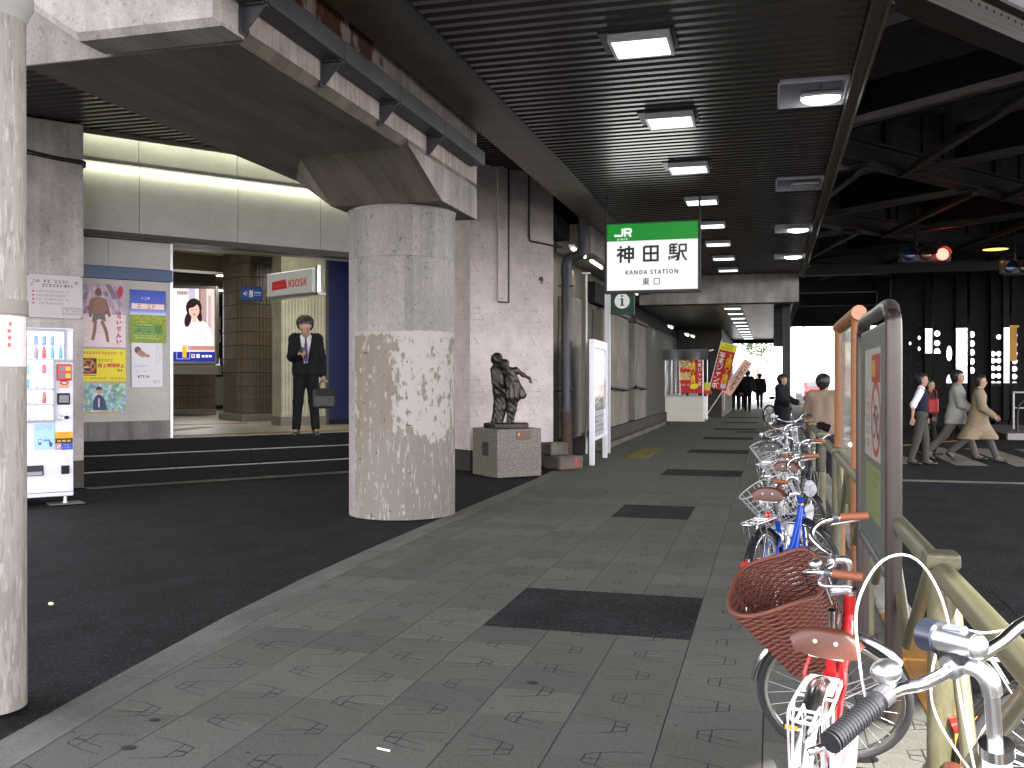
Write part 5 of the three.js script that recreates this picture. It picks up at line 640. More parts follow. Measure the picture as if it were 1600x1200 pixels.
// ================================================================ ALONG THE KERB
{
  const fn = thing('kerb_fence', 'olive painted pipe fence along the kerb behind the bicycles', 'fence', [.5, 0, 0]);
  const z0 = -.6, bay = 2.35; part(fn, 'top_rail', rod([0, .8, z0], [0, .8, -14.5], .034, 16), C.olive);
  for (let i = 0; i < 6; i++) {
    const z = -3.13 + (i - 1) * -bay + 0; part(fn, 'post', [cyl(.04, .04, .86, 16, 0, -.02, z)], C.olive); part(fn, 'post_collar', rbox(.1, .05, .1, .012, 0, .835, z), C.olive);
    const q = z + bay; if (i < 4) for (const [a, b] of [[.18, .72], [1.3, .72], [1.3, 1.9], [2.17, 1.9]]) part(fn, 'brace_pipe', rod([0, .775, q - a + 0], [0, .38, q - b], .022, 10), C.olive);
    if (i < 2) for (const b of [.72, 1.9]) { part(fn, 'lower_pipe', rod([0, .39, q - b], [0, -.02, q - b], .024, 10), C.olive); }
    if (i < 2) part(fn, 'brace_pipe', rod([0, .775, q - 1.24], [0, -.02, q - 1.28], .022, 10), C.olive);
  }
  // brown framed notice board
  const nb = thing('notice_board', 'brown pipe framed notice board with a bicycle ban poster at the kerb', 'notice board', [.475, 0, -4.7], 0);
  const za = .62, zb = -.72, top = 1.69; part(nb, 'pipe_frame', tube([[0, -.02, za], [0, .6, za], [0, top - .16, za], [0, top - .045, za - .05], [0, top, za - .16], [0, top, 0], [0, top, zb + .16], [0, top - .045, zb + .05], [0, top - .16, zb], [0, .6, zb], [0, -.02, zb]], .033, 120, 16, false, .5), C.pole); part(nb, 'lower_rail', rod([0, .56, za], [0, .56, zb], .022, 12), C.pole);
  const nt = ctex(256, 256, (c, w, h) => { c.fillStyle = '#5c6258'; c.fillRect(0, 0, w, h); c.fillStyle = '#a8a49c'; c.fillRect(50, 22, 150, 130); c.fillStyle = '#9a2420'; c.fillRect(120, 30, 78, 32); c.fillStyle = '#b89028'; c.fillRect(126, 36, 26, 20); c.strokeStyle = '#a02824'; c.lineWidth = 8; c.beginPath(); c.arc(158, 104, 40, 0, 7); c.stroke(); c.beginPath(); c.moveTo(130, 76); c.lineTo(186, 132); c.stroke(); c.strokeStyle = '#3a3434'; c.lineWidth = 4; c.beginPath(); c.arc(142, 112, 13, 0, 7); c.stroke(); c.beginPath(); c.arc(176, 112, 13, 0, 7); c.moveTo(142, 112); c.lineTo(154, 90); c.lineTo(170, 92); c.lineTo(176, 112); c.stroke(); rows(c, 62, 72, 50, 5, 9, 15, '#4a4440', 101); c.fillStyle = '#7e8a4c'; c.fillRect(60, 160, 140, 62); rows(c, 66, 166, 126, 5, 7, 11, '#3a4420', 102); rows(c, 40, 228, 150, 2, 8, 11, '#2e322c', 103); });
  part(nb, 'panel', [bb(-.012, .012, .6, top - .06, zb + .06, za - .06)], M([.16, .17, .15], .3)); part(nb, 'print', new THREE.PlaneGeometry(1.2, 1.02).rotateY(-PI / 2).translate(-.0145, 1.11, -.05), M([.55, .55, .53], .5, 0, { map: nt }));
  // log framed board
  const lb = thing('log_board', 'board framed with orange stained logs and a clear sheet beyond the brown notice board', 'notice board', [.52, 0, -7.0]);
  part(lb, 'log_post', rod([0, -.02, .72], [0, 1.78, .72], .042, 18, .04), C.log); part(lb, 'log_post', rod([0, -.02, -.86], [0, 1.78, -.86], .042, 18, .04), C.log); part(lb, 'log_beam', rod([0, 1.8, .82], [0, 1.8, -.98], .047, 20), C.log); part(lb, 'log_end', new THREE.CircleGeometry(.045, 20).translate(0, 1.8, .8215), M([.42, .2, .12], .7)); part(lb, 'bolt', sph(.018, -.04, .98, .73, 10), C.white);
  part(lb, 'clear_sheet', bb(-.006, .006, .78, 1.74, -.82, .67), MP([.8, .85, .83], .08, 0, { transmission: .72, thickness: 0 })); part(lb, 'sheet_edge', [bb(-.012, .012, .76, .785, -.82, .67)], C.dark);
}
// ================================================================ BICYCLES (local axes: x forward, y up, z to the rider's right)
const BR = .33, leather = M([.11, .032, .016], .42, 0, { map: T.metal }), grip = M([.21, .066, .028], .55), wick = M([.115, .031, .019], .6), wireM = M([.6, .6, .62], .3, .9), fenderM = M([.72, .73, .75], .2, 1), fenderB = M([.02, .02, .022], .18, .2), redRefl = MP([.55, .02, .015], .12, 0, { clearcoat: 1 });
function ringStrip(r, a0, a1, w, th = .004, n = 36) {   // mudguard: a thin curved strip round the wheel
  const pos = [], idx = [], m = 6; for (let i = 0; i <= n; i++) { const a = a0 + (a1 - a0) * i / n; for (let s = 0; s < 2; s++) for (let j = 0; j <= m; j++) { const q = -1 + 2 * j / m, rr2 = r - w * .45 * q * q - s * th; pos.push(Math.cos(a) * rr2, Math.sin(a) * rr2, q * w); } }
  const W = (m + 1) * 2; for (let i = 0; i < n; i++) for (let j = 0; j < m; j++) { const a = i * W + j, b = a + W, c = a + m + 1, d = c + W; idx.push(a, a + 1, b, b, a + 1, b + 1, c, d, c + 1, d, d + 1, c + 1); }
  const g = new THREE.BufferGeometry(); g.setAttribute('position', new THREE.Float32BufferAttribute(pos, 3)); g.setIndex(idx); g.computeVertexNormals(); return g;
}
const wheelGeo = (() => { const sp = []; for (let i = 0; i < 28; i++) { const a = i / 28 * PI * 2, s = i % 2 ? 1 : -1, b = a + (i % 4 < 2 ? .9 : -.9) * .8; sp.push(rod([Math.cos(b) * .022, Math.sin(b) * .022, s * .025], [Math.cos(a) * .292, Math.sin(a) * .292, 0], .0014, 4)); }
  return { tyre: new THREE.TorusGeometry(BR - .019, .019, 10, 56), rim: lathe([[.278, -.011], [.292, -.014], [.303, -.012], [.303, .012], [.292, .014], [.278, .011], [.278, -.011]], 56).rotateX(PI / 2), spokes: merge(sp), hub: merge([new THREE.CylinderGeometry(.016, .016, .075, 14).rotateX(PI / 2), new THREE.CylinderGeometry(.026, .026, .005, 14).rotateX(PI / 2).translate(0, 0, .028), new THREE.CylinderGeometry(.026, .026, .005, 14).rotateX(PI / 2).translate(0, 0, -.028)]) }; })();
function basketGeo(kind) {
  const wick0 = kind === 'wicker', rowsN = wick0 ? 30 : 7, ribsN = wick0 ? 40 : 26, H = .27, strips = [], ribs = [], rim = [];
  const loop = (k, th) => { const f = k; const a = .10 + .045 * f, b = .135 + .055 * f; const c = Math.cos(th), s = Math.sin(th), e = .62; return [Math.sign(c) * Math.pow(Math.abs(c), e) * a + .02 * f, Math.sign(s) * Math.pow(Math.abs(s), e) * b]; };
  const topY = (th) => wick0 ? H * (1 - .2 * Math.pow(Math.max(0, -Math.cos(th)), 3) + .1 * Math.max(0, Math.cos(th))) : H * (1 + .08 * Math.cos(th));
  const pt = (k, th, off = 0) => { const [x, z] = loop(k, th), l = Math.hypot(x, z); return new V3(x + x / l * off, topY(th) * k, z + z / l * off); };
  for (let r = 0; r <= rowsN; r++) { const k = r / rowsN, p = []; const n = wick0 ? ribsN * 2 : 40; for (let i = 0; i < n; i++) { const th = i / n * PI * 2; p.push(pt(k, th, wick0 ? (i % 2 ? 0 : ((i / 2 + r) % 2 ? .0045 : -.0045)) : 0)); } strips.push(new THREE.TubeGeometry(new THREE.CatmullRomCurve3(p, true), n * (wick0 ? 2 : 1), wick0 ? .0052 : .0018, wick0 ? 5 : 5, true)); }
  for (let i = 0; i < ribsN; i++) { const th = (i + .5 * 0) / ribsN * PI * 2; ribs.push(tube([pt(0, th), pt(.35, th), pt(.7, th), pt(1, th)], wick0 ? .0032 : .0016, 5, 5)); }
  const rp = []; for (let i = 0; i < 48; i++) rp.push(pt(1, i / 48 * PI * 2).add(new V3(0, .002, 0))); rim.push(tube(rp, wick0 ? .0085 : .004, 96, 7, true));
  const bot = []; if (wick0) bot.push(extr([...Array(32)].map((_, i) => loop(0, i / 32 * PI * 2)), .008).rotateX(PI / 2).translate(0, .006, 0)); else for (let i = -4; i <= 4; i++) { bot.push(rod([-.1, 0, i * .03], [.1, 0, i * .03], .0016, 5)); if (Math.abs(i) < 4) bot.push(rod([i * .028, 0, -.13], [i * .028, 0, .13], .0016, 5)); }
  return { strips: merge(strips), ribs: merge(ribs), rim: merge(rim), bot: merge(bot) };
}
const BG = { wicker: basketGeo('wicker'), wire: basketGeo('wire') };
function bicycle(label, o) {
  const t = thing('bicycle', label, 'bicycle', o.pos, o.turn, 'bicycles parked along the kerb fence'); t.scale.setScalar(o.scale ?? .81); t.rotation.order = 'YXZ'; t.rotation.x = o.lean ?? 0;
  const fm = o.frame, det = o.detail ?? 2;
  const ax = new V3(-.316, .949, 0).normalize(), pv = new V3(.88, .74, 0), q = new THREE.Quaternion().setFromAxisAngle(ax, o.steer ?? 0), mt = new THREE.Matrix4().makeTranslation(pv.x, pv.y, pv.z).multiply(new THREE.Matrix4().makeRotationFromQuaternion(q)).multiply(new THREE.Matrix4().makeTranslation(-pv.x, -pv.y, -pv.z));
  const sp = (parent, name, geo, mat, lab) => part(parent, name, (Array.isArray(geo) ? merge(geo) : geo).clone().applyMatrix4(mt), mat, lab);
  const wheel = (name, x, steered) => { const g = grp(t, name); const a = steered ? (n, ge, m) => sp(g, n, ge.clone().translate(x, BR, 0), m) : (n, ge, m) => part(g, n, ge.clone().translate(x, BR, 0), m); a('tyre', wheelGeo.tyre, C.rubber); a('rim', wheelGeo.rim, fenderM); a('spokes', wheelGeo.spokes, C.alu); a('hub', wheelGeo.hub, C.alu); };
  wheel('rear_wheel', 0, false); wheel('front_wheel', 1.08, true);
  const BB = [.45, .28, 0];
  part(t, 'frame', [tube([[.885, .72, 0], [.8, .57, 0], [.66, .39, 0], [.45, .285, 0]], .021, 24, 12), o.loop ? tube([[.872, .765, 0], [.76, .6, 0], [.58, .45, 0], [.385, .44, 0]], .015, 24, 10) : [], rod([.905, .665, 0], [.855, .815, 0], .024, 14), rod(BB, [.31, .7, 0], .019, 12), sph(.032, ...BB), new THREE.CylinderGeometry(.025, .025, .08, 14).rotateX(PI / 2).translate(...BB), ...[-1, 1].flatMap((s) => [tube([[.42, .285, .02 * s], [.3, .3, .05 * s], [0, BR, .062 * s]], .0105, 12, 8), rod([.335, .62, .018 * s], [0, BR, .062 * s], .008, 8)])].flat(), fm);
  part(t, 'headset', rod([.856, .812, 0], [.85, .832, 0], .029, 14), C.chrome); part(t, 'lower_headset', rod([.908, .655, 0], [.902, .672, 0], .028, 14), C.chrome);
  sp(t, 'fork', [sph(.03, .908, .65, 0), ...[-1, 1].map((s) => tube([[.905, .655, .02 * s], [.95, .62, .05 * s], [1.02, .44, .052 * s], [1.08, .33, .052 * s]], .0115, 20, 8))], o.fork ?? fm);
  part(t, 'rear_mudguard', ringStrip(BR + .028, R(20), R(205), .03).translate(0, BR, 0), o.guard ?? fenderM); sp(t, 'front_mudguard', ringStrip(BR + .026, R(25), R(160), .028).translate(1.08, BR, 0), o.guard ?? fenderM);
  if (det > 1) { part(t, 'rear_guard_stay', [-1, 1].map((s) => rod([0, BR, .066 * s], [-.32, .42, .03 * s], .003, 6)), C.alu); sp(t, 'front_guard_stay', [-1, 1].map((s) => rod([1.08, BR, .058 * s], [.86, .06 + .33, .03 * s], .003, 6)), C.alu); }
  part(t, 'seat_post', rod([.325, .66, 0], [.262, .87, 0], .014, 12), C.chrome); part(t, 'seat_clamp', [rod([.318, .695, -.022], [.318, .695, .022], .012, 8), rod([.315, .69, 0], [.308, .712, 0], .024, 12)], C.alu);
  const sd = grp(t, 'saddle'); { const pos = [], idx = []; const n = 14, m = 10, L = [-.13, .16]; for (let i = 0; i <= n; i++) { const u = i / n, x = L[0] + (L[1] - L[0]) * u, w = .105 * (1 - ss(.18, .75, u)) + .026 + (u < .08 ? -.02 * (1 - u / .08) : 0), y = .02 * Math.cos(u * PI * 1.9) + .012 * u - (o.drop ?? 0), e = u > .93 ? .4 : 1; for (let j = 0; j <= m; j++) { const v = -1 + 2 * j / m; pos.push(x, y - .05 * Math.pow(Math.abs(v), 3.2) * e - (u < .06 ? .02 : 0) - (u > .95 ? .02 : 0), v * w * e); } } const W = m + 1; for (let i = 0; i < n; i++) for (let j = 0; j < m; j++) { const a = i * W + j; idx.push(a, a + 1, a + W, a + W, a + 1, a + W + 1); } for (let j = 0; j < m; j++) { pos.length; } const back = pos.length / 3; for (let j = 0; j <= m; j++) pos.push(L[0] + .004, -.088 - (o.drop ?? 0) + .012 * Math.abs(-1 + 2 * j / m), pos[j * 3 + 2] * .97); for (let j = 0; j < m; j++) idx.push(j, back + j, j + 1, j + 1, back + j, back + j + 1); const g = new THREE.BufferGeometry(); g.setAttribute('position', new THREE.Float32BufferAttribute(pos, 3)); g.setIndex(idx); g.computeVertexNormals(); part(sd, 'leather', g.translate(.25, .93, 0), Object.assign(o.seat ?? leather, { side: THREE.DoubleSide })); part(sd, 'rivet', [[.035], [-.035]].map(([z]) => sph(.008, .121, .9 - (o.drop ?? 0), z, 8)), C.white); }
  if (det > 1) { const c = []; for (const s of [-1, 1]) { const p = []; for (let i = 0; i <= 40; i++) p.push([.165 + .018 * Math.cos(i * .75), .845 + i * .0013, s * .055 + .018 * Math.sin(i * .75)]); c.push(tube(p, .004, 90, 6)); c.push(rod([.165, .86, s * .045], [.36, .885, s * .02], .004, 6)); } c.push(rod([.16, .838, -.06], [.16, .838, .06], .006, 6), rod([.25, .86, 0], [.27, .885, 0], .02, 10)); part(sd, 'springs', merge(c).translate(0, -(o.drop ?? 0), 0), C.chrome); }
  // handlebar
  sp(t, 'stem', [rod([.855, .82, 0], [.822, .93, 0], .0125, 14), tube([[.822, .925, 0], [.819, .95, 0], [.835, .968, 0], [.87, .972, 0]], .017, 14, 12), new THREE.CylinderGeometry(.021, .021, .05, 16).rotateX(PI / 2).translate(.875, .972, 0)], C.alu);
  const hb = (s) => o.straight ? [[.875, .972, 0], [.878, .966, .05 * s], [.872, .972, .1 * s], [.866, .985, .15 * s], [.855, .986, .21 * s], [.83, .978, .31 * s]] : [[.875, .972, 0], [.878, .972, .05 * s], [.885, .985, .11 * s], [.872, 1.025, .17 * s], [.81, 1.05, .225 * s], [.7, 1.035, .255 * s], [.63, 1.015, .268 * s]];
  const sh0 = (p) => o.straight ? p : [p[0] + (o.barShift ?? .1) * ss(.04, .2, Math.abs(p[2])), p[1], p[2]];
  const up = (p0) => { const p = sh0(p0); return o.flatBar ? [p[0] > .86 ? p[0] : p[0] + (.86 - p[0]) * .55, .972 + (p[1] - .972) * .6, p[2] * 1.08] : p; };
  sp(t, 'handlebar', [-1, 1].map((s) => tube(hb(s).map(up), .0115, 40, 12)), C.chrome);
  for (const s of [-1, 1]) {
    const a = o.straight ? new V3(.855, .986, .205 * s) : new V3(...up([.735, 1.043, .248 * s])), b = o.straight ? new V3(.83, .978, .315 * s) : new V3(...up([.63, 1.015, .268 * s])), d = b.clone().sub(a).normalize();
    const g = [rod(a, b.clone().addScaledVector(d, .006), .017, 16)]; if (o.ribbed) for (let i = 0; i < 16; i++) { const c = a.clone().addScaledVector(d, .012 + i * .0075); g.push(rod(c, c.clone().addScaledVector(d, .0035), .0184, 14)); } sp(t, 'grip', g, o.grip ?? grip);
    const cl = a.clone().addScaledVector(d, -.02), out = new V3(.55, -.35, .12 * s).normalize();
    sp(t, 'brake_clamp', [rod(cl.clone().addScaledVector(d, -.012), cl.clone().addScaledVector(d, .012), .018, 12), rod(cl, cl.clone().addScaledVector(out, .05), .011, 8)], M([.1, .1, .11], .4, .4));
    const l0 = cl.clone().addScaledVector(out, .045); sp(t, 'brake_lever', [tube([l0, l0.clone().add(new V3(.0, -.012, .012 * s)), l0.clone().addScaledVector(d, .05).add(new V3(.006, -.008, .016 * s)), l0.clone().addScaledVector(d, .11).add(new V3(-.004, 0, .016 * s)), l0.clone().addScaledVector(d, .135).add(new V3(.008, .002, .018 * s))], .0072, 20, 8)], C.alu);
    if (det > 1) sp(t, 'brake_cable', tube(o.bigCable && s < 0 ? [l0, new V3(.925, 1.03, -.16), new V3(.95, 1.11, -.11), new V3(.975, 1.155, -.01), new V3(.98, 1.13, .07), new V3(.97, 1.03, .09), new V3(.95, .86, .04), new V3(.93, .7, .0)] : [l0, l0.clone().add(new V3(.07, -.01, -.03 * s)), new V3(.98, .98, .08 * s), new V3(1.0, .86, .02 * s), new V3(.93, .7, .02 * s)], .0026, 48, 6), o.cable ?? C.black);
  }
  const bell = o.straight ? new V3(.87, .98, .155 * (o.bellSide ?? -1)) : new V3(...up([.79, 1.05, .232 * (o.bellSide ?? -1)])); sp(t, 'bell', [sph(.026, 0, 0, 0, 16).scale(1, .8, 1).translate(bell.x, bell.y + .038, bell.z), rod([bell.x, bell.y, bell.z], [bell.x, bell.y + .03, bell.z], .008, 8)], C.alu);
  if (o.basket) { const b = BG[o.basket === 'wicker' ? 'wicker' : 'wire'], bm = o.basket === 'wicker' ? wick : o.basket === 'black' ? C.black : wireM, g = grp(t, 'basket'); const pm = new THREE.Matrix4().makeRotationZ(o.basketTilt ?? -.06).setPosition(1.06, .645 - (o.basketDrop ?? 0), 0).scale(new V3(o.bs ?? 1.12, o.bs ?? 1.12, o.bs ?? 1.12)); for (const [n, k] of [['weave', 'strips'], ['ribs', 'ribs'], ['rim', 'rim'], ['bottom', 'bot']]) { const m = sp(g, n, b[k].clone().applyMatrix4(pm), bm); } sp(t, 'basket_bracket', [rod([.85, .84, 0], [.93, .84, 0], .012, 8), rod([.93, .8, -.05], [.93, .88, -.05], .005, 6), rod([.93, .8, .05], [.93, .88, .05], .005, 6), bb(.85, .935, .828, .836, -.03, .03)], C.alu); sp(t, 'basket_stay', [-1, 1].map((s) => rod([1.08, BR, .06 * s], [1.02, .65, .1 * s], .0045, 6)), C.alu); }
  if (o.light) sp(t, 'headlight', o.light === 'battery' ? [rod([.82, 1.008, 0], [.9, 1.014, 0], .022, 20, .025)] : [sph(.045, 0, 0, 0, 16).scale(.8, 1, 1).translate(.99, .93, 0), rod([.9, .95, 0], [.97, .93, 0], .01, 8)], o.light === 'battery' ? C.alu : C.chrome);
  if (o.light === 'battery') { sp(t, 'light_head', rod([.899, 1.014, 0], [.932, 1.0165, 0], .029, 20, .03), M([.02, .025, .04], .3)); sp(t, 'light_lens', rod([.9325, 1.0165, 0], [.934, 1.0166, 0], .025, 20), M([.6, .65, .7], .1)); sp(t, 'light_mount', rbox(.06, .03, .04, .006, .875, .99, 0), C.black); sp(t, 'light_switch', rbox(.045, .01, .018, .004, .86, 1.035, 0), M([.35, .38, .44], .3, .6)); sp(t, 'light_tail', sph(.022, 0, 0, 0, 14).scale(.6, 1, 1).translate(.821, 1.008, 0), C.alu); }
  // carrier, reflector, drive
  if (o.carrier !== false) { const c = []; for (const s of [-1, 1]) { c.push(tube([[.2, .725, .05 * s], [.1, .735, .06 * s], [-.22, .735, .06 * s], [-.3, .73, .035 * s], [-.3, .73, 0]], .006, 30, 8), rod([0, BR, .07 * s], [-.12, .73, .062 * s], .005, 8), rod([0, BR, .07 * s], [-.24, .73, .062 * s], .004, 8)); } for (const z of [-.025, .025]) c.push(rod([.16, .732, z], [-.29, .732, z], .005, 8)); for (const x of [-.2, -.05, .08]) c.push(rod([x, .732, -.06], [x, .732, .06], .005, 8)); c.push(bb(-.03, .16, .738, .746, -.05, .05)); part(t, 'carrier', merge(c).translate(0, -(o.carrierDrop ?? 0), 0), o.carrierM ?? M([.75, .76, .78], .25, .9)); }
  part(t, 'rear_reflector', [rod([-.345, .47, 0], [-.365, .462, 0], .032, 18)], redRefl); part(t, 'reflector_mount', rod([-.31, .5, 0], [-.345, .47, 0], .014, 10), C.alu);
  part(t, 'crank', [new THREE.TorusGeometry(.085, .005, 6, 28).translate(.45, .28, .05), rod([.45, .28, .06], [.56, .16, .075], .01, 8), rod([.45, .28, -.05], [.34, .4, -.075], .01, 8)], C.alu); for (const [x, y, s] of [[.56, .16, 1], [.34, .4, -1]]) { part(t, 'pedal', rbox(.09, .025, .075, .006, x, y, s * .12), C.black); if (det > 1) part(t, 'pedal_reflector', bb(x - .047, x - .043, y - .009, y + .009, s * .12 - .028, s * .12 + .028), M([.75, .35, .02], .2)); }
  part(t, 'chain_guard', [extr([[-.06, .29], [.02, .385], [.4, .37], [.545, .34], [.55, .23], [.44, .19], [-.02, .27]], .03, .006).translate(0, 0, .055)], o.chain ?? M([.7, .7, .72], .3, .3));
  part(t, 'kickstand', [rod([-.02, BR, -.07], [-.1, .01, -.13], .009, 8), rod([-.02, BR, .07], [-.1, .01, .13], .009, 8), rod([-.1, .012, -.13], [-.1, .012, .13], .008, 8)], C.alu);
  if (o.extra) o.extra(t, sp); return t;
}
const yaw = (x, z) => Math.atan2(-z, x);
bicycle('red bicycle with a brown woven basket and brown saddle nearest the paved foreground', { pos: [.1, 0, -2.74], turn: yaw(.18, -.98), steer: R(94), lean: .05, drop: .115, carrierDrop: .09, basketDrop: .07, frame: M([.5, .018, .02], .25, .1), fork: M([.5, .018, .02], .25, .1), basket: 'wicker', bs: 1.3, basketTilt: -.16, carrierM: M([.8, .8, .82], .25, .5), chain: M([.8, .8, .8], .35), loop: false, bellSide: -1, extra: (t) => { for (const s of [1, -1]) part(t, 'red_cable', tube([[.2, .74, .05 * s], [.16, .64, .07 * s], [.22, .54, .04 * s], [.3, .56, .03 * s]], .006, 20, 6), M([.45, .03, .03], .5)); part(t, 'lettering_strip', bb(.84, .846, .56, .7, .018, .024), C.white); } });
bicycle('white bicycle at the lower right corner with chrome handlebar, black grips and silver lamp', { pos: [.1, .03, -.9], turn: yaw(.31, -.95), steer: R(57), scale: .93, frame: M([.7, .7, .72], .3), grip: M([.015, .016, .02], .45), ribbed: true, straight: true, light: 'battery', cable: M([.5, .52, .48], .4), bigCable: true, basket: false, bellSide: -1 });
bicycle('blue bicycle with a chrome wire basket and brown saddle behind the red one', { pos: [-.03, 0, -5.55], turn: yaw(.32, -.95), steer: R(80), lean: -.03, frame: M([.012, .06, .42], .25, .1), loop: true, basket: 'wire', bs: 1.15, guard: fenderB, basketTilt: -.12, light: 'round', extra: (t) => { part(t, 'yellow_band', rod([.87, .74, 0], [.866, .755, 0], .0245, 14), M([.7, .45, .02], .4)); part(t, 'ring_lock', new THREE.TorusGeometry(.05, .012, 8, 20, 4.6).rotateY(PI / 2).translate(.26, .56, 0), C.alu); part(t, 'red_lamp', sph(.022, .05, .76, .02), redRefl); } });
bicycle('black bicycle with wire basket and brown saddle, third along the fence', { pos: [.06, 0, -7.4], turn: yaw(.24, -.97), steer: R(66), frame: C.black, loop: true, basket: 'wire', guard: fenderB, light: 'round', lean: .04 });
bicycle('black bicycle with a black basket close against the fence beside the log board', { pos: [.2, 0, -8.35], turn: yaw(.2, -.98), steer: R(12), frame: C.black, basket: 'black', guard: fenderB, grip: C.black, seat: M([.02, .02, .02], .5), scale: .83 });
bicycle('silver bicycle with a tall wire basket, fourth along the fence', { pos: [.0, 0, -9.0], turn: yaw(.24, -.97), steer: R(58), frame: M([.3, .31, .34], .3, .5), basket: 'wire', loop: true, lean: -.05, scale: .86, seat: M([.02, .02, .02], .5), grip: M([.03, .028, .026], .5) });
bicycle('dark green bicycle with chrome handlebar farther along the fence', { pos: [.08, 0, -10.7], turn: yaw(.2, -.98), steer: R(40), frame: M([.02, .05, .04], .3), basket: 'wire', guard: fenderB, scale: .86, detail: 1, grip: M([.25, .09, .04], .5), seat: M([.02, .02, .02], .5) });
bicycle('grey bicycle at the far end of the parked row beside the dark coated person', { pos: [.12, 0, -12.6], turn: yaw(.25, -.97), steer: R(30), frame: M([.12, .12, .13], .3, .3), basket: 'black', guard: fenderB, scale: .86, detail: 1, grip: C.black, seat: M([.02, .02, .02], .5) });
bicycle('black bicycle standing alone far along the walk before the bright opening', { pos: [-.05, 0, -30.4], turn: yaw(.55, -.83), steer: R(10), frame: C.black, basket: 'black', guard: fenderB, grip: C.black, seat: C.black, scale: .95, detail: 1 });
bicycle('dark bicycle beyond the pipe fence at the right edge of the picture', { pos: [.82, -.03, -3.06], turn: yaw(.98, .12), steer: R(5), frame: C.black, guard: fenderB, basket: 'black', grip: C.black, seat: C.black, scale: .81 });
{ // plastic bag hanging on the blue bicycle
  const b = part(scene, 'plastic_bag', (() => { const g = new THREE.IcosahedronGeometry(.042, 4), p = g.attributes.position; for (let i = 0; i < p.count; i++) { const v = new V3().fromBufferAttribute(p, i), k = 1 + .9 * (vn(v.x * 40 + 9, v.y * 30 + 9, 99, 99, 5) - .5) + .2 * Math.sin(Math.atan2(v.z, v.x) * 7 + v.y * 60); p.setXYZ(i, v.x * k * .75, v.y * 1.4 * (v.y > 0 ? 1 : .8), v.z * k * .6); } g.computeVertexNormals(); return g; })(), MP([.6, .62, .66], .3, 0, { transmission: .4, thickness: 0 })); b.position.copy(at(1266, 765, 5.9)); tag(b, 'crumpled clear plastic bag hanging on the blue bicycle', 'plastic bag');
}
// ================================================================ FIGURES
// surface of a field of tapered capsules joined by a smooth minimum (local axes: y up, facing +z)
function cap(a, b, ra, rb = ra) { return { a, b, ra, rb, d: [b[0] - a[0], b[1] - a[1], b[2] - a[2]], l: (b[0] - a[0]) ** 2 + (b[1] - a[1]) ** 2 + (b[2] - a[2]) ** 2 || 1e-9 }; }
function field(caps, k, post) {
  return (x, y, z) => { let s = 9; for (const c of caps) { const px = x - c.a[0], py = y - c.a[1], pz = z - c.a[2]; let t = (px * c.d[0] + py * c.d[1] + pz * c.d[2]) / c.l; t = t < 0 ? 0 : t > 1 ? 1 : t; const ex = px - t * c.d[0], ey = py - t * c.d[1], ez = (pz - t * c.d[2]) * (c.fz ?? 1); const d = Math.sqrt(ex * ex + ey * ey + ez * ez) - (c.ra + (c.rb - c.ra) * t), kk = c.k ?? k; if (s > 8) s = d; else { const h = Math.max(kk - Math.abs(s - d), 0) / kk; s = Math.min(s, d) - h * h * kk * .25; } } return post ? post(s, x, y, z) : s; };
}
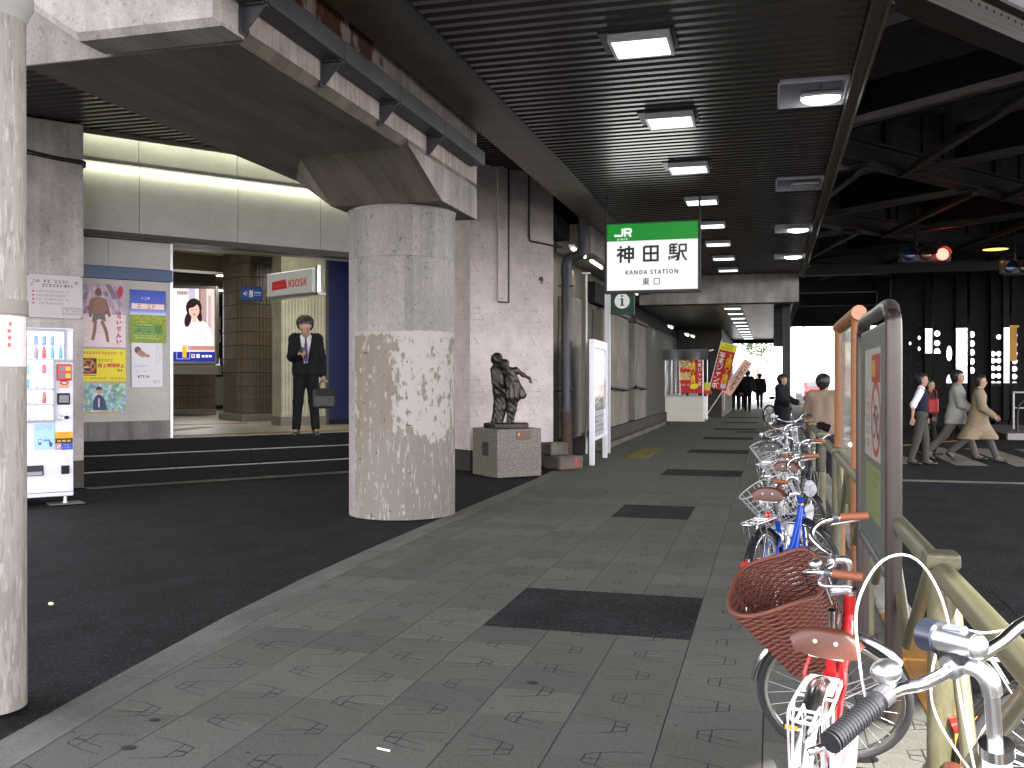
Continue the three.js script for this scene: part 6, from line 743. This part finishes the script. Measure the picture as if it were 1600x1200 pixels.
function nets(f, lo, hi, cell) {
  const n = [0, 1, 2].map((i) => Math.ceil((hi[i] - lo[i]) / cell) + 1), [nx, ny, nz] = n, v = new Float32Array(nx * ny * nz);
  for (let k = 0, q = 0; k < nz; k++) for (let j = 0; j < ny; j++) for (let i = 0; i < nx; i++) v[q++] = f(lo[0] + i * cell, lo[1] + j * cell, lo[2] + k * cell);
  const id = new Int32Array(nx * ny * nz).fill(-1), pos = [], idx = [], at3 = (i, j, k) => i + nx * (j + ny * k);
  for (let k = 0; k < nz - 1; k++) for (let j = 0; j < ny - 1; j++) for (let i = 0; i < nx - 1; i++) {
    let sx = 0, sy = 0, sz = 0, c = 0; const g = (a, b, e) => v[at3(i + a, j + b, k + e)];
    const ed = (a0, b0, c0, a1, b1, c1) => { const p = g(a0, b0, c0), q = g(a1, b1, c1); if ((p < 0) !== (q < 0)) { const t = p / (p - q); sx += a0 + (a1 - a0) * t; sy += b0 + (b1 - b0) * t; sz += c0 + (c1 - c0) * t; c++; } };
    ed(0, 0, 0, 1, 0, 0); ed(0, 1, 0, 1, 1, 0); ed(0, 0, 1, 1, 0, 1); ed(0, 1, 1, 1, 1, 1); ed(0, 0, 0, 0, 1, 0); ed(1, 0, 0, 1, 1, 0); ed(0, 0, 1, 0, 1, 1); ed(1, 0, 1, 1, 1, 1); ed(0, 0, 0, 0, 0, 1); ed(1, 0, 0, 1, 0, 1); ed(0, 1, 0, 0, 1, 1); ed(1, 1, 0, 1, 1, 1);
    if (c) { id[at3(i, j, k)] = pos.length / 3; pos.push(lo[0] + (i + sx / c) * cell, lo[1] + (j + sy / c) * cell, lo[2] + (k + sz / c) * cell); }
  }
  const quad = (a, b, c, d, flip) => { if (a < 0 || b < 0 || c < 0 || d < 0) return; flip ? idx.push(a, c, b, a, d, c) : idx.push(a, b, c, a, c, d); };
  for (let k = 1; k < nz - 1; k++) for (let j = 1; j < ny - 1; j++) for (let i = 1; i < nx - 1; i++) { const s = v[at3(i, j, k)] < 0;
    if (s !== v[at3(i + 1, j, k)] < 0) quad(id[at3(i, j - 1, k - 1)], id[at3(i, j, k - 1)], id[at3(i, j, k)], id[at3(i, j - 1, k)], !s);
    if (s !== v[at3(i, j + 1, k)] < 0) quad(id[at3(i - 1, j, k - 1)], id[at3(i - 1, j, k)], id[at3(i, j, k)], id[at3(i, j, k - 1)], !s);
    if (s !== v[at3(i, j, k + 1)] < 0) quad(id[at3(i - 1, j - 1, k)], id[at3(i, j - 1, k)], id[at3(i, j, k)], id[at3(i - 1, j, k)], !s); }
  const geo = new THREE.BufferGeometry(); geo.setAttribute('position', new THREE.Float32BufferAttribute(pos, 3)); geo.setIndex(idx);
  const nr = new Float32Array(pos.length), e = cell * .5; for (let i = 0; i < pos.length; i += 3) { const [x, y, z] = [pos[i], pos[i + 1], pos[i + 2]]; let a = f(x + e, y, z) - f(x - e, y, z), b = f(x, y + e, z) - f(x, y - e, z), c = f(x, y, z + e) - f(x, y, z - e); const l = Math.hypot(a, b, c) || 1; nr[i] = a / l; nr[i + 1] = b / l; nr[i + 2] = c / l; } geo.setAttribute('normal', new THREE.BufferAttribute(nr, 3)); return geo;
}
function bounds(caps, m) { const lo = [9, 9, 9], hi = [-9, -9, -9]; for (const c of caps) for (const [p, r] of [[c.a, c.ra], [c.b, c.rb]]) for (let i = 0; i < 3; i++) { const rad = r / (i === 2 ? (c.fz ?? 1) : 1); lo[i] = Math.min(lo[i], p[i] - rad - m); hi[i] = Math.max(hi[i], p[i] + rad + m); } return [lo, hi]; }
const blob = (caps, k, cell, post) => nets(field(caps, k, post), ...bounds(caps, cell * 2.5), cell);
const add3 = (a, b) => [a[0] + b[0], a[1] + b[1], a[2] + b[2]], lerp3 = (a, b, t) => [a[0] + (b[0] - a[0]) * t, a[1] + (b[1] - a[1]) * t, a[2] + (b[2] - a[2]) * t];
// joints of a standing figure 1.72 m tall; angles in degrees, forward is +z, the figure's left is +x
function skeleton(p) {
  const J = {}, lean = R(p.lean ?? 0), rl = (v) => { const y = v[1] - .92, z = v[2]; return [v[0], .92 + y * Math.cos(lean) - z * Math.sin(lean), z * Math.cos(lean) + y * Math.sin(lean)]; };
  const W = p.w ?? 1;
  J.hip = [0, .92, 0]; J.waist = rl([0, 1.06, 0]); J.chest = rl([0, 1.28, .0]); J.neck = rl([0, 1.43, -.01]); 
  const hp = R(p.headPitch ?? 0), hy = R(p.headYaw ?? 0), hd = (v) => { let [x, y, z] = v; const y2 = y * Math.cos(hp) - z * Math.sin(hp), z2 = z * Math.cos(hp) + y * Math.sin(hp); const x3 = x * Math.cos(hy) + z2 * Math.sin(hy), z3 = z2 * Math.cos(hy) - x * Math.sin(hy); return add3(J.neck, [x3, y2, z3]); };
  J.hd = hd; J.head = hd([0, .17, .025]);
  for (const [n, s] of [['L', 1], ['R', -1]]) {
    const [lp, kn, ab = 0] = p['leg' + n] ?? [0, 0], a = R(lp), b = R(lp - kn), o = Math.sin(R(ab)) * s; const h = [.088 * s * W, .9, 0], k = add3(h, [o * .42, -.42 * Math.cos(a), .42 * Math.sin(a)]), an = add3(k, [o * .4, -.41 * Math.cos(b), .41 * Math.sin(b)]); J['hip' + n] = h; J['knee' + n] = k; J['ank' + n] = an; J['toe' + n] = add3(an, [.02 * s, -.045 - .05 * Math.sin(Math.max(0, -b)), .16]);
    if (b < -.35) J['toe' + n] = add3(an, [.01 * s, -.13, .09]);
    const [sp, sa, el, ro = 0] = p['arm' + n] ?? [0, 8, 10]; const A = R(sp) + lean, B = A + R(el), ou = Math.sin(R(sa)) * s, co = Math.cos(R(sa)); const sh = rl([.185 * s * W, 1.385, -.01]), e = add3(sh, [.28 * ou, -.28 * Math.cos(A) * co, .28 * Math.sin(A)]), wi = add3(e, [.24 * (ou * .6 - s * Math.sin(R(ro))), -.24 * Math.cos(B) * Math.cos(R(ro)), .24 * Math.sin(B)]); J['sh' + n] = sh; J['el' + n] = e; J['wr' + n] = wi; const d = [wi[0] - e[0], wi[1] - e[1], wi[2] - e[2]], l = Math.hypot(...d); J['fw' + n] = d.map((q) => q / l);
  }
  const low = Math.min(J.ankL[1], J.ankR[1]) - .075; for (const k of Object.keys(J)) if (Array.isArray(J[k]) && !k.startsWith('fw')) J[k][1] -= low; const hd0 = J.hd; J.low = low; J.hd = (v) => { const q = hd0(v); return q; };
  return J;
}
function handCaps(J, n, curl = .5) { // palm, four unequal fingers and a thumb
  const s = n === 'L' ? 1 : -1, f = new V3(...J['fw' + n]), side = new V3(0, 0, 1).addScaledVector(f, -f.z).normalize(), pal = f.clone().cross(side).normalize().multiplyScalar(-s), w = new V3(...J['wr' + n]); if (side.lengthSq() < .1) side.set(1, 0, 0);
  const P = (a, b, c) => w.clone().addScaledVector(f, a).addScaledVector(side, b).addScaledVector(pal, c).toArray(); const c = [cap(P(0, 0, 0), P(.035, 0, 0), .024, .022)];
  for (const b of [-.022, 0, .022]) c.push(cap(P(.03, b * .7, 0), P(.085, b, .003), .015, .013));
  [[.03, .07], [.011, .078], [-.009, .073], [-.028, .058]].forEach(([b, L]) => { const a1 = curl * .8, a2 = curl * 1.9; const p0 = [.088, b, .003], p1 = [p0[0] + L * .5 * Math.cos(a1), b, p0[2] + L * .5 * Math.sin(a1)], p2 = [p1[0] + L * .5 * Math.cos(a2), b, p1[2] + L * .5 * Math.sin(a2)]; c.push(cap(P(...p0), P(...p1), .0092, .0085), cap(P(...p1), P(...p2), .0085, .0072)); });
  c.push(cap(P(.02, .026, .004), P(.058, .048, .016), .012, .0105), cap(P(.058, .048, .016), P(.088, .05, .026), .0098, .0085)); return c;
}
const skinM = M([.36, .21, .14], .55), hairM = M([.012, .01, .009], .45), shoeM = M([.02, .018, .016], .35);
function person(label, o) {
  const t = thing('person', label, 'person', o.pos, o.turn ?? 0); const sc = (o.h ?? 1.72) / 1.72; t.scale.setScalar(sc); const J = skeleton(o.pose ?? {}), fine = o.fine ?? 1, cell = .016 * fine; const dy = -J.low, H = (v) => { const q = J.hd(v); return [q[0], q[1], q[2]]; };
  const Hd = (x, y, z) => { const q = J.hd([x, y, z]); return q; };
  const neck = J.neck;
  // J.neck was lowered in place, and J.hd reads it, so head points follow
  const hc = [cap(Hd(0, .2, .0), Hd(0, .19, .03), .088, .085), cap(Hd(0, .13, .05), Hd(0, .1, .065), .062, .045), cap(Hd(0, .165, .105), Hd(0, .14, .122), .012, .015), cap(Hd(-.035, .19, .088), Hd(.035, .19, .088), .022, .022), cap(Hd(.083, .17, .005), Hd(.088, .14, .0), .014, .01), cap(Hd(-.083, .17, .005), Hd(-.088, .14, .0), .014, .01), cap(Hd(-.02, .102, .1), Hd(.02, .102, .1), .011, .011), cap(add3(neck, [0, -.06, 0]), Hd(0, .08, .02), .056, .054)];
  for (const c of hc.slice(2, 7)) c.k = .015;
  const limbs = [cap(J.hip, J.chest, .07, .075), ...['L', 'R'].flatMap((n) => [cap(J['hip' + n], J['knee' + n], .075, .05), cap(J['knee' + n], J['ank' + n], .05, .035), cap(J['ank' + n], J['toe' + n], .035, .028), cap(J.chest, J['sh' + n], .06, .045), cap(J['sh' + n], J['el' + n], .042, .036), cap(J['el' + n], J['wr' + n], .035, .025)])];
  const skin = o.skin ?? skinM; part(t, 'body', [blob([...limbs, ...hc], .04, cell), ...(fine <= 1.3 ? [blob(hc, .035, .0075 * fine), blob(handCaps(J, 'L', o.curlL ?? .6), .012, .0052 * fine), blob(handCaps(J, 'R', o.curlR ?? .6), .012, .0052 * fine)] : [blob(handCaps(J, 'L', .6), .014, .009), blob(handCaps(J, 'R', .6), .014, .009)])], skin);
  if (fine <= 1.3) { part(t, 'eye', [sph(.0105, ...Hd(.034, .17, .106), 8).scale(1, 1, 1), sph(.0105, ...Hd(-.034, .17, .106), 8)], hairM); part(t, 'mouth', rod(Hd(-.02, .1, .1105), Hd(.02, .1, .1105), .0032, 6), M([.3, .1, .08], .6)); }
  const fwd = new V3(...Hd(0, .19, 1)).sub(new V3(...Hd(0, .19, 0))), up = new V3(...Hd(0, 1, 0)).sub(new V3(...Hd(0, 0, 0))), hcn = new V3(...Hd(0, .19, 0));
  const hr = o.hair ?? .012; part(t, 'hair', blob([cap(Hd(0, .215, -.012), Hd(0, .205, .022), .092 + hr, .09 + hr), cap(Hd(.05, .2, -.02), Hd(.055, .14, -.02), .05 + hr, .036 + hr), cap(Hd(-.05, .2, -.02), Hd(-.055, .14, -.02), .05 + hr, .036 + hr), cap(Hd(0, .17, -.04), Hd(0, .08, -.045), .07 + hr, .045 + (o.long ?? 0)), ...(o.long ? [cap(Hd(0, .1, -.05), Hd(0, -.08, -.05), .07, .06)] : [])], .05, .011 * fine, (s, x, y, z) => { const px = x - hcn.x, py = y - hcn.y, pz = z - hcn.z, f = px * fwd.x + py * fwd.y + pz * fwd.z, u = px * up.x + py * up.y + pz * up.z; const face = Math.max(.012 - f + .55 * Math.max(0, u + .01), u - .068 + .012 * Math.sin(px * 120) + 4 * px * px); return Math.max(s, -face) + .004 * Math.sin(px * 90 + u * 40) * Math.sin(f * 80); }), o.hairM ?? hairM);
  const tr = []; for (const n of ['L', 'R']) { tr.push(cap(J['hip' + n], J['knee' + n], .1, .073), cap(J['knee' + n], lerp3(J['knee' + n], J['ank' + n], .9), .072, .062)); } tr.push(cap(add3(J.hipL, [0, .06, 0]), add3(J.hipR, [0, .06, 0]), .115)); part(t, o.skirt ? 'skirt' : 'trousers', blob(tr, .035, cell), o.trousers);
  for (const n of ['L', 'R']) { const a = J['ank' + n], b = J['toe' + n]; part(t, 'shoe', blob([cap(add3(a, [0, -.03, -.025]), b, .042, .036), cap(add3(a, [0, .0, -.01]), add3(a, [0, -.03, .04]), .042, .04)], .03, .011 * fine, (s, x, y, z) => Math.max(s, -(y - Math.min(a[1], b[1] + .045) + .073))), shoeM); }
  const hem = o.hem ?? .84, ch = []; const torso = (x) => [cap(add3(J.chest, [.085, .03, 0]), add3(J.waist, [.07, 0, 0]), .108 + x, .1 + x), cap(add3(J.chest, [-.085, .03, 0]), add3(J.waist, [-.07, 0, 0]), .108 + x, .1 + x), cap(add3(J.shL, [-.03, .005, 0]), add3(J.shR, [.03, .005, 0]), .062 + x), cap(add3(J.waist, [.07, 0, 0]), add3(J.hip, [.075, 0, 0]), .102 + x, .11 + x), cap(add3(J.waist, [-.07, 0, 0]), add3(J.hip, [-.075, 0, 0]), .102 + x, .11 + x)];
  const sleeve = (x, upTo = .97) => ['L', 'R'].flatMap((n) => [cap(J['sh' + n], J['el' + n], .062 + x, .053 + x), cap(J['el' + n], lerp3(J['el' + n], J['wr' + n], upTo), .052 + x, .042 + x)]);
  if (o.shirt) part(t, 'shirt', blob([...torso(-.012), cap(add3(neck, [0, -.02, 0]), add3(neck, [0, .028, .005]), .066, .062), ...(o.vest ? sleeve(.004, o.roll ?? .4) : sleeve(-.008, 1))], .04, cell), o.shirt);
  if (o.tie) part(t, 'tie', extr([[-.012, .0], [.012, .0], [.03, -.34], [0, -.4], [-.03, -.34]], .008, .002).applyMatrix4(new THREE.Matrix4().makeRotationX(R(-4))).translate(0, neck[1] - .015, neck[2] + .118 + .02), o.tie);
  const low = J.hip[1] - .92 + hem, spread = o.flare ?? 0, body = torso(o.thick ?? .008);
  if (hem < .8) for (const n of ['L', 'R']) { const k = J['knee' + n], q = lerp3(J['hip' + n], k, Math.min(1, (.9 - hem) / .42 + .12)); body.push({ ...cap(J['hip' + n], add3(q, [0, -.03, 0]), .125, .12 + spread), k: .16 }); }
  const coat = [...body, ...(o.vest ? [] : sleeve(o.thick ?? .008))]; if (!o.vest) coat.push(cap(add3(neck, [0, -.03, -.02]), add3(neck, [0, .0, -.02]), .074, .07));
  const open = o.open ?? 0;
  part(t, o.topName ?? 'jacket', blob(coat, .04, cell, (s, x, y, z) => { s = Math.max(s, low - y); s += .0035 * Math.sin(y * 46 + x * 22) * Math.sin(z * 30 + y * 17); if (open) { const v = Math.max(Math.abs(x) - open * Math.max(0, (y - (low + (o.openFrom ?? .12))) / .5), J.hip[2] + .02 - z); s = Math.max(s, -v); } return s; }), o.top);
  if (o.extra) o.extra(t, J, cell, skin); return { t, J, sc };
}
const dark = MD([.012, .012, .014], .85), navy = MD([.014, .016, .03], .85), greyT = MD([.06, .056, .05], .85), shirtM = M([.62, .63, .68], .7);
// businessman at the top of the steps
{
  const p = at(478, 680, 14.0); p.y = .57;
  const b = person('man in a dark suit looking down at a phone on the top step', { pos: p, turn: R(27), h: 1.77, pose: { headPitch: 32, headYaw: -6, armR: [20, 5, 84, 30], armL: [-4, 9, 12], w: .92, legL: [2, 3, 4], legR: [1, 2, 4] }, top: MD([.006, .006, .007], .8), trousers: MD([.005, .005, .006], .8), shirt: shirtM, tie: M([.03, .025, .07], .5), open: .075, openFrom: .06, hem: .8, fine: .9, thick: .012, curlR: 1.1, curlL: 1.0, hair: .018 });
  b.t.updateMatrixWorld(true); const W = (v) => new V3(...v).applyMatrix4(b.t.matrixWorld);
  const hr = W(add3(b.J.wrR, b.J.fwR.map((q) => q * .09))), ph = thing('mobile_phone', 'small black mobile phone held in the right hand of the man in the suit', 'phone', hr.add(new V3(0, .02, 0)), R(27)); ph.rotation.x = -.7; part(ph, 'casing', rbox(.05, .105, .016, .006), C.black); part(ph, 'screen', rbox(.042, .05, .003, .001, 0, .02, .009), M([.05, .06, .08], .1));
  const hl = W(add3(b.J.wrL, b.J.fwL.map((q) => q * .1))), bag = thing('briefcase', 'black soft briefcase hanging from the left hand of the man in the suit', 'briefcase', hl, R(62)); part(bag, 'handle', tube([[-.07, -.1, 0], [-.06, -.02, 0], [0, .0, 0], [.06, -.02, 0], [.07, -.1, 0]], .009, 24, 8), C.black); part(bag, 'bag_body', rbox(.38, .3, .1, .045, 0, -.25, 0, 4), C.black); part(bag, 'flap', rbox(.36, .12, .112, .03, 0, -.17, 0, 3), C.dark);
}
// walkers on the crossing
const Y = -.15;
{
  const p = at(1440, 724, 17.2); p.y = Y; person('man in dark waistcoat with rolled white sleeves walking over the crossing', { pos: p, turn: R(78), h: 1.66, pose: { armL: [-8, 8, 30], armR: [-24, 10, 20], legL: [8, 6], legR: [-10, 6], headYaw: 4 }, top: navy, trousers: greyT, shirt: M([.72, .74, .8], .7), vest: true, roll: .12, hem: .86, topName: 'waistcoat', fine: 1.1 });
  const c = at(1528, 722, 17.8); c.y = Y; person('man in a long tan raincoat striding over the crossing', { pos: c, turn: R(80), h: 1.7, pose: { lean: 4, armL: [-12, 10, 34], armR: [6, 10, 40], legL: [27, 8], legR: [-27, 20] }, top: M([.21, .165, .105], .85), trousers: M([.05, .048, .045], .8), shirt: shirtM, topName: 'raincoat', hem: .5, flare: .05, thick: .02, fine: 1.1 });
  const w = at(1494, 719, 18.3); w.y = Y; person('man with glasses in a pale grey jacket on the crossing', { pos: w, turn: R(82), h: 1.8, pose: { lean: 3, armL: [0, 12, 62], armR: [10, 12, 50], legL: [30, 12], legR: [-28, 16] }, top: M([.3, .3, .28], .85), trousers: M([.09, .08, .07], .8), hem: .74, thick: .03, fine: 1.1, extra: (t, J) => { const g = []; for (const s of [-1, 1]) g.push(new THREE.TorusGeometry(.02, .003, 6, 16).translate(0, 0, 0).applyMatrix4(new THREE.Matrix4().setPosition(...J.hd([.034 * s, .172, .112])))); part(t, 'glasses', g, C.black); } });
  const r = at(1452, 714, 19.4); r.y = Y; const q = person('woman in black carrying a red bag beyond the man in the waistcoat', { pos: r, turn: R(70), h: 1.55, pose: { armL: [14, 12, 60], armR: [0, 10, 30], legL: [8, 4], legR: [-8, 6] }, top: dark, trousers: dark, hem: .7, long: .02, fine: 1.3 });
  const bag = thing('red_bag', 'bright red shoulder bag held by the woman in black', 'bag', at(1458, 634, 18.9)); part(bag, 'bag_body', rbox(.2, .3, .1, .04, 0, 0, 0, 3), M([.5, .015, .02], .5)); part(bag, 'strap', tube([[-.07, .13, 0], [-.05, .3, .02], [.05, .3, .02], [.07, .13, 0]], .01, 16, 6), M([.4, .012, .02], .5));
}
{
  const t = at(1287, 700, 14.2); t.y = Y; t.x += 0; person('person in a tan jacket seen from behind beside the log board', { pos: [t.x, Y, t.z], turn: R(172), h: 1.62, pose: { armL: [20, 12, 20], armR: [16, 12, 24], legL: [10, 8], legR: [-8, 8], headYaw: -25 }, top: M([.2, .145, .105], .85), trousers: dark, hem: .78, thick: .03, w: 1.05, fine: 1.1 });
  const k = at(1222, 660, 21); person('person in a dark coat facing the road beside the far parked bicycles', { pos: [k.x, 0, k.z], turn: R(70), h: 1.5, pose: { headPitch: 4, armL: [16, 12, 50], armR: [10, 12, 50], legL: [4, 4], legR: [-2, 4] }, top: MD([.011, .011, .014], .85), trousers: dark, hem: .55, thick: .04, fine: 1.2, hair: .02 });
  const far = [[1168, 41.5, 1.84, 178, 'man in a dark suit walking away in the middle of the far walk', .8], [1150, 44, 1.7, 176, 'person in dark clothes left of the walking man in the suit', .8], [1158, 45.5, 1.66, 182, 'person with a shoulder bag just behind the left far walker', .7], [1187, 46.5, 1.74, 184, 'person in a dark jacket walking at the right of the far walk', .75]];
  far.forEach(([x, d, h, a, l, hem], i) => { const q = at(x, 640, d); person(l, { pos: [q.x, 0, q.z], turn: R(a), h, pose: { armL: [i % 2 ? 12 : -10, 10, 14], armR: [i % 2 ? -10 : 12, 10, 14], legL: [i % 2 ? -14 : 12, 8], legR: [i % 2 ? 12 : -14, 8] }, top: i === 2 ? M([.05, .05, .035], .8) : dark, trousers: dark, hem, thick: .035, w: 1.1, fine: 1.9 }); });
  const bp = at(368, 630, 24.5); bp.y = .57; person('person in a dark coat standing far inside the station hall', { pos: bp, turn: R(200), h: 1.66, pose: {}, top: navy, trousers: dark, hem: .6, thick: .02, fine: 1.6 });
}
// bronze statue: a boy holding a smaller girl whose arm reaches out
{
  const t = thing('bronze_statue', 'dark bronze statue of a boy and a girl leaning together on the granite block', 'statue', [-3.74, .69, -13.37], R(15));
  part(t, 'plinth', flat(extr([...Array(18)].map((_, i) => { const a = i / 18 * PI * 2, r = 1 + .1 * Math.sin(i * 2.3); return [Math.cos(a) * .31 * r, Math.sin(a) * .24 * r]; }), .05, .015).rotateX(-PI / 2).translate(0, .012, 0)), C.bronze);
  const fig = (name, cs, extra) => part(t, name, blob(cs, .035, .0085, extra), C.bronze);
  const q = (zx, zy, z = 0) => [(zx - 300) * .00182, (690 - zy) * .00182, z], c = (a, b, ra, rb, k) => { const o = cap(q(...a), q(...b), ra, rb ?? ra); if (k) o.k = k; return o; };
  fig('boy', [c([218, 138, -.02], [222, 128, .0], .086, .084), c([236, 152, .05], [242, 160, .05], .048, .04), c([252, 150, .085], [256, 158, .09], .012, .012, .01), c([190, 150, 0], [190, 158, 0], .018, .014, .01), c([222, 180, -.02], [222, 210, -.02], .045, .055), c([205, 215, -.02], [262, 222, -.01], .058, .055), c([222, 235, -.02], [240, 400, -.02], .088, .1), c([250, 240, .0], [262, 400, 0], .075, .085),
    c([200, 220, .02], [205, 325, .05], .05, .045), c([205, 325, .05], [272, 385, .12], .045, .028), c([272, 385, .12], [290, 412, .13], .024, .014), c([288, 405, .13], [294, 420, .135], .01, .007, .01),
    c([238, 420, -.02], [232, 530, -.02], .082, .07), c([232, 530, -.02], [206, 640, -.02], .07, .062), c([272, 420, .0], [268, 530, .01], .078, .066), c([268, 530, .01], [240, 640, .03], .066, .058), c([205, 668, .0], [215, 672, .08], .034, .028), c([240, 668, .03], [258, 674, .12], .034, .028)], (s, x, y, z) => s + .003 * Math.sin(y * 40 + x * 30) * Math.sin(x * 45 + z * 50 + y * 24) * (y < .88 ? 1 : .25));
  fig('girl', [c([284, 180, .09], [286, 172, .1], .068, .066), c([296, 200, .125], [300, 210, .13], .038, .03), c([308, 202, .145], [311, 208, .15], .01, .01, .01), c([270, 150, .06], [275, 158, .06], .03, .03), c([300, 220, .09], [310, 235, .08], .034, .04), c([290, 240, .08], [366, 225, .05], .05, .042), c([320, 245, .07], [345, 330, .05], .07, .066), c([350, 240, .05], [372, 325, .04], .05, .056),
    c([378, 222, .05], [432, 264, .05], .034, .027), c([432, 264, .05], [480, 290, .06], .025, .016), c([480, 290, .06], [492, 302, .065], .016, .013), c([490, 300, .06], [500, 332, .06], .008, .005, .008), c([493, 302, .07], [511, 338, .075], .008, .005, .008), c([486, 300, .08], [484, 322, .085], .008, .006, .008), c([494, 300, .055], [508, 325, .05], .008, .005, .008), c([488, 298, .065], [492, 334, .07], .008, .005, .008),
    c([345, 340, .05], [345, 440, .06], .07, .075), c([365, 340, .05], [405, 430, .05], .065, .06), c([380, 340, .04], [440, 425, .03], .05, .045), c([350, 340, .0], [380, 430, -.02], .06, .06), c([325, 340, .07], [325, 438, .09], .05, .055), c([300, 300, .09], [315, 360, .12], .028, .024),
    c([335, 440, .07], [322, 545, .07], .042, .034), c([322, 545, .07], [311, 645, .07], .033, .024), c([380, 440, .04], [360, 545, .04], .042, .034), c([360, 545, .04], [344, 645, .05], .033, .024), c([311, 668, .07], [330, 674, .15], .03, .024), c([346, 668, .06], [376, 672, .12], .03, .024)], (s, x, y, z) => (y > .4 && y < .66 ? s + .009 * Math.sin((x + z * .6) * 95 + y * 8) * ss(.66, .5, y) : s + .002 * Math.sin(y * 80 + x * 60)));
}
renderer.render(scene, camera);
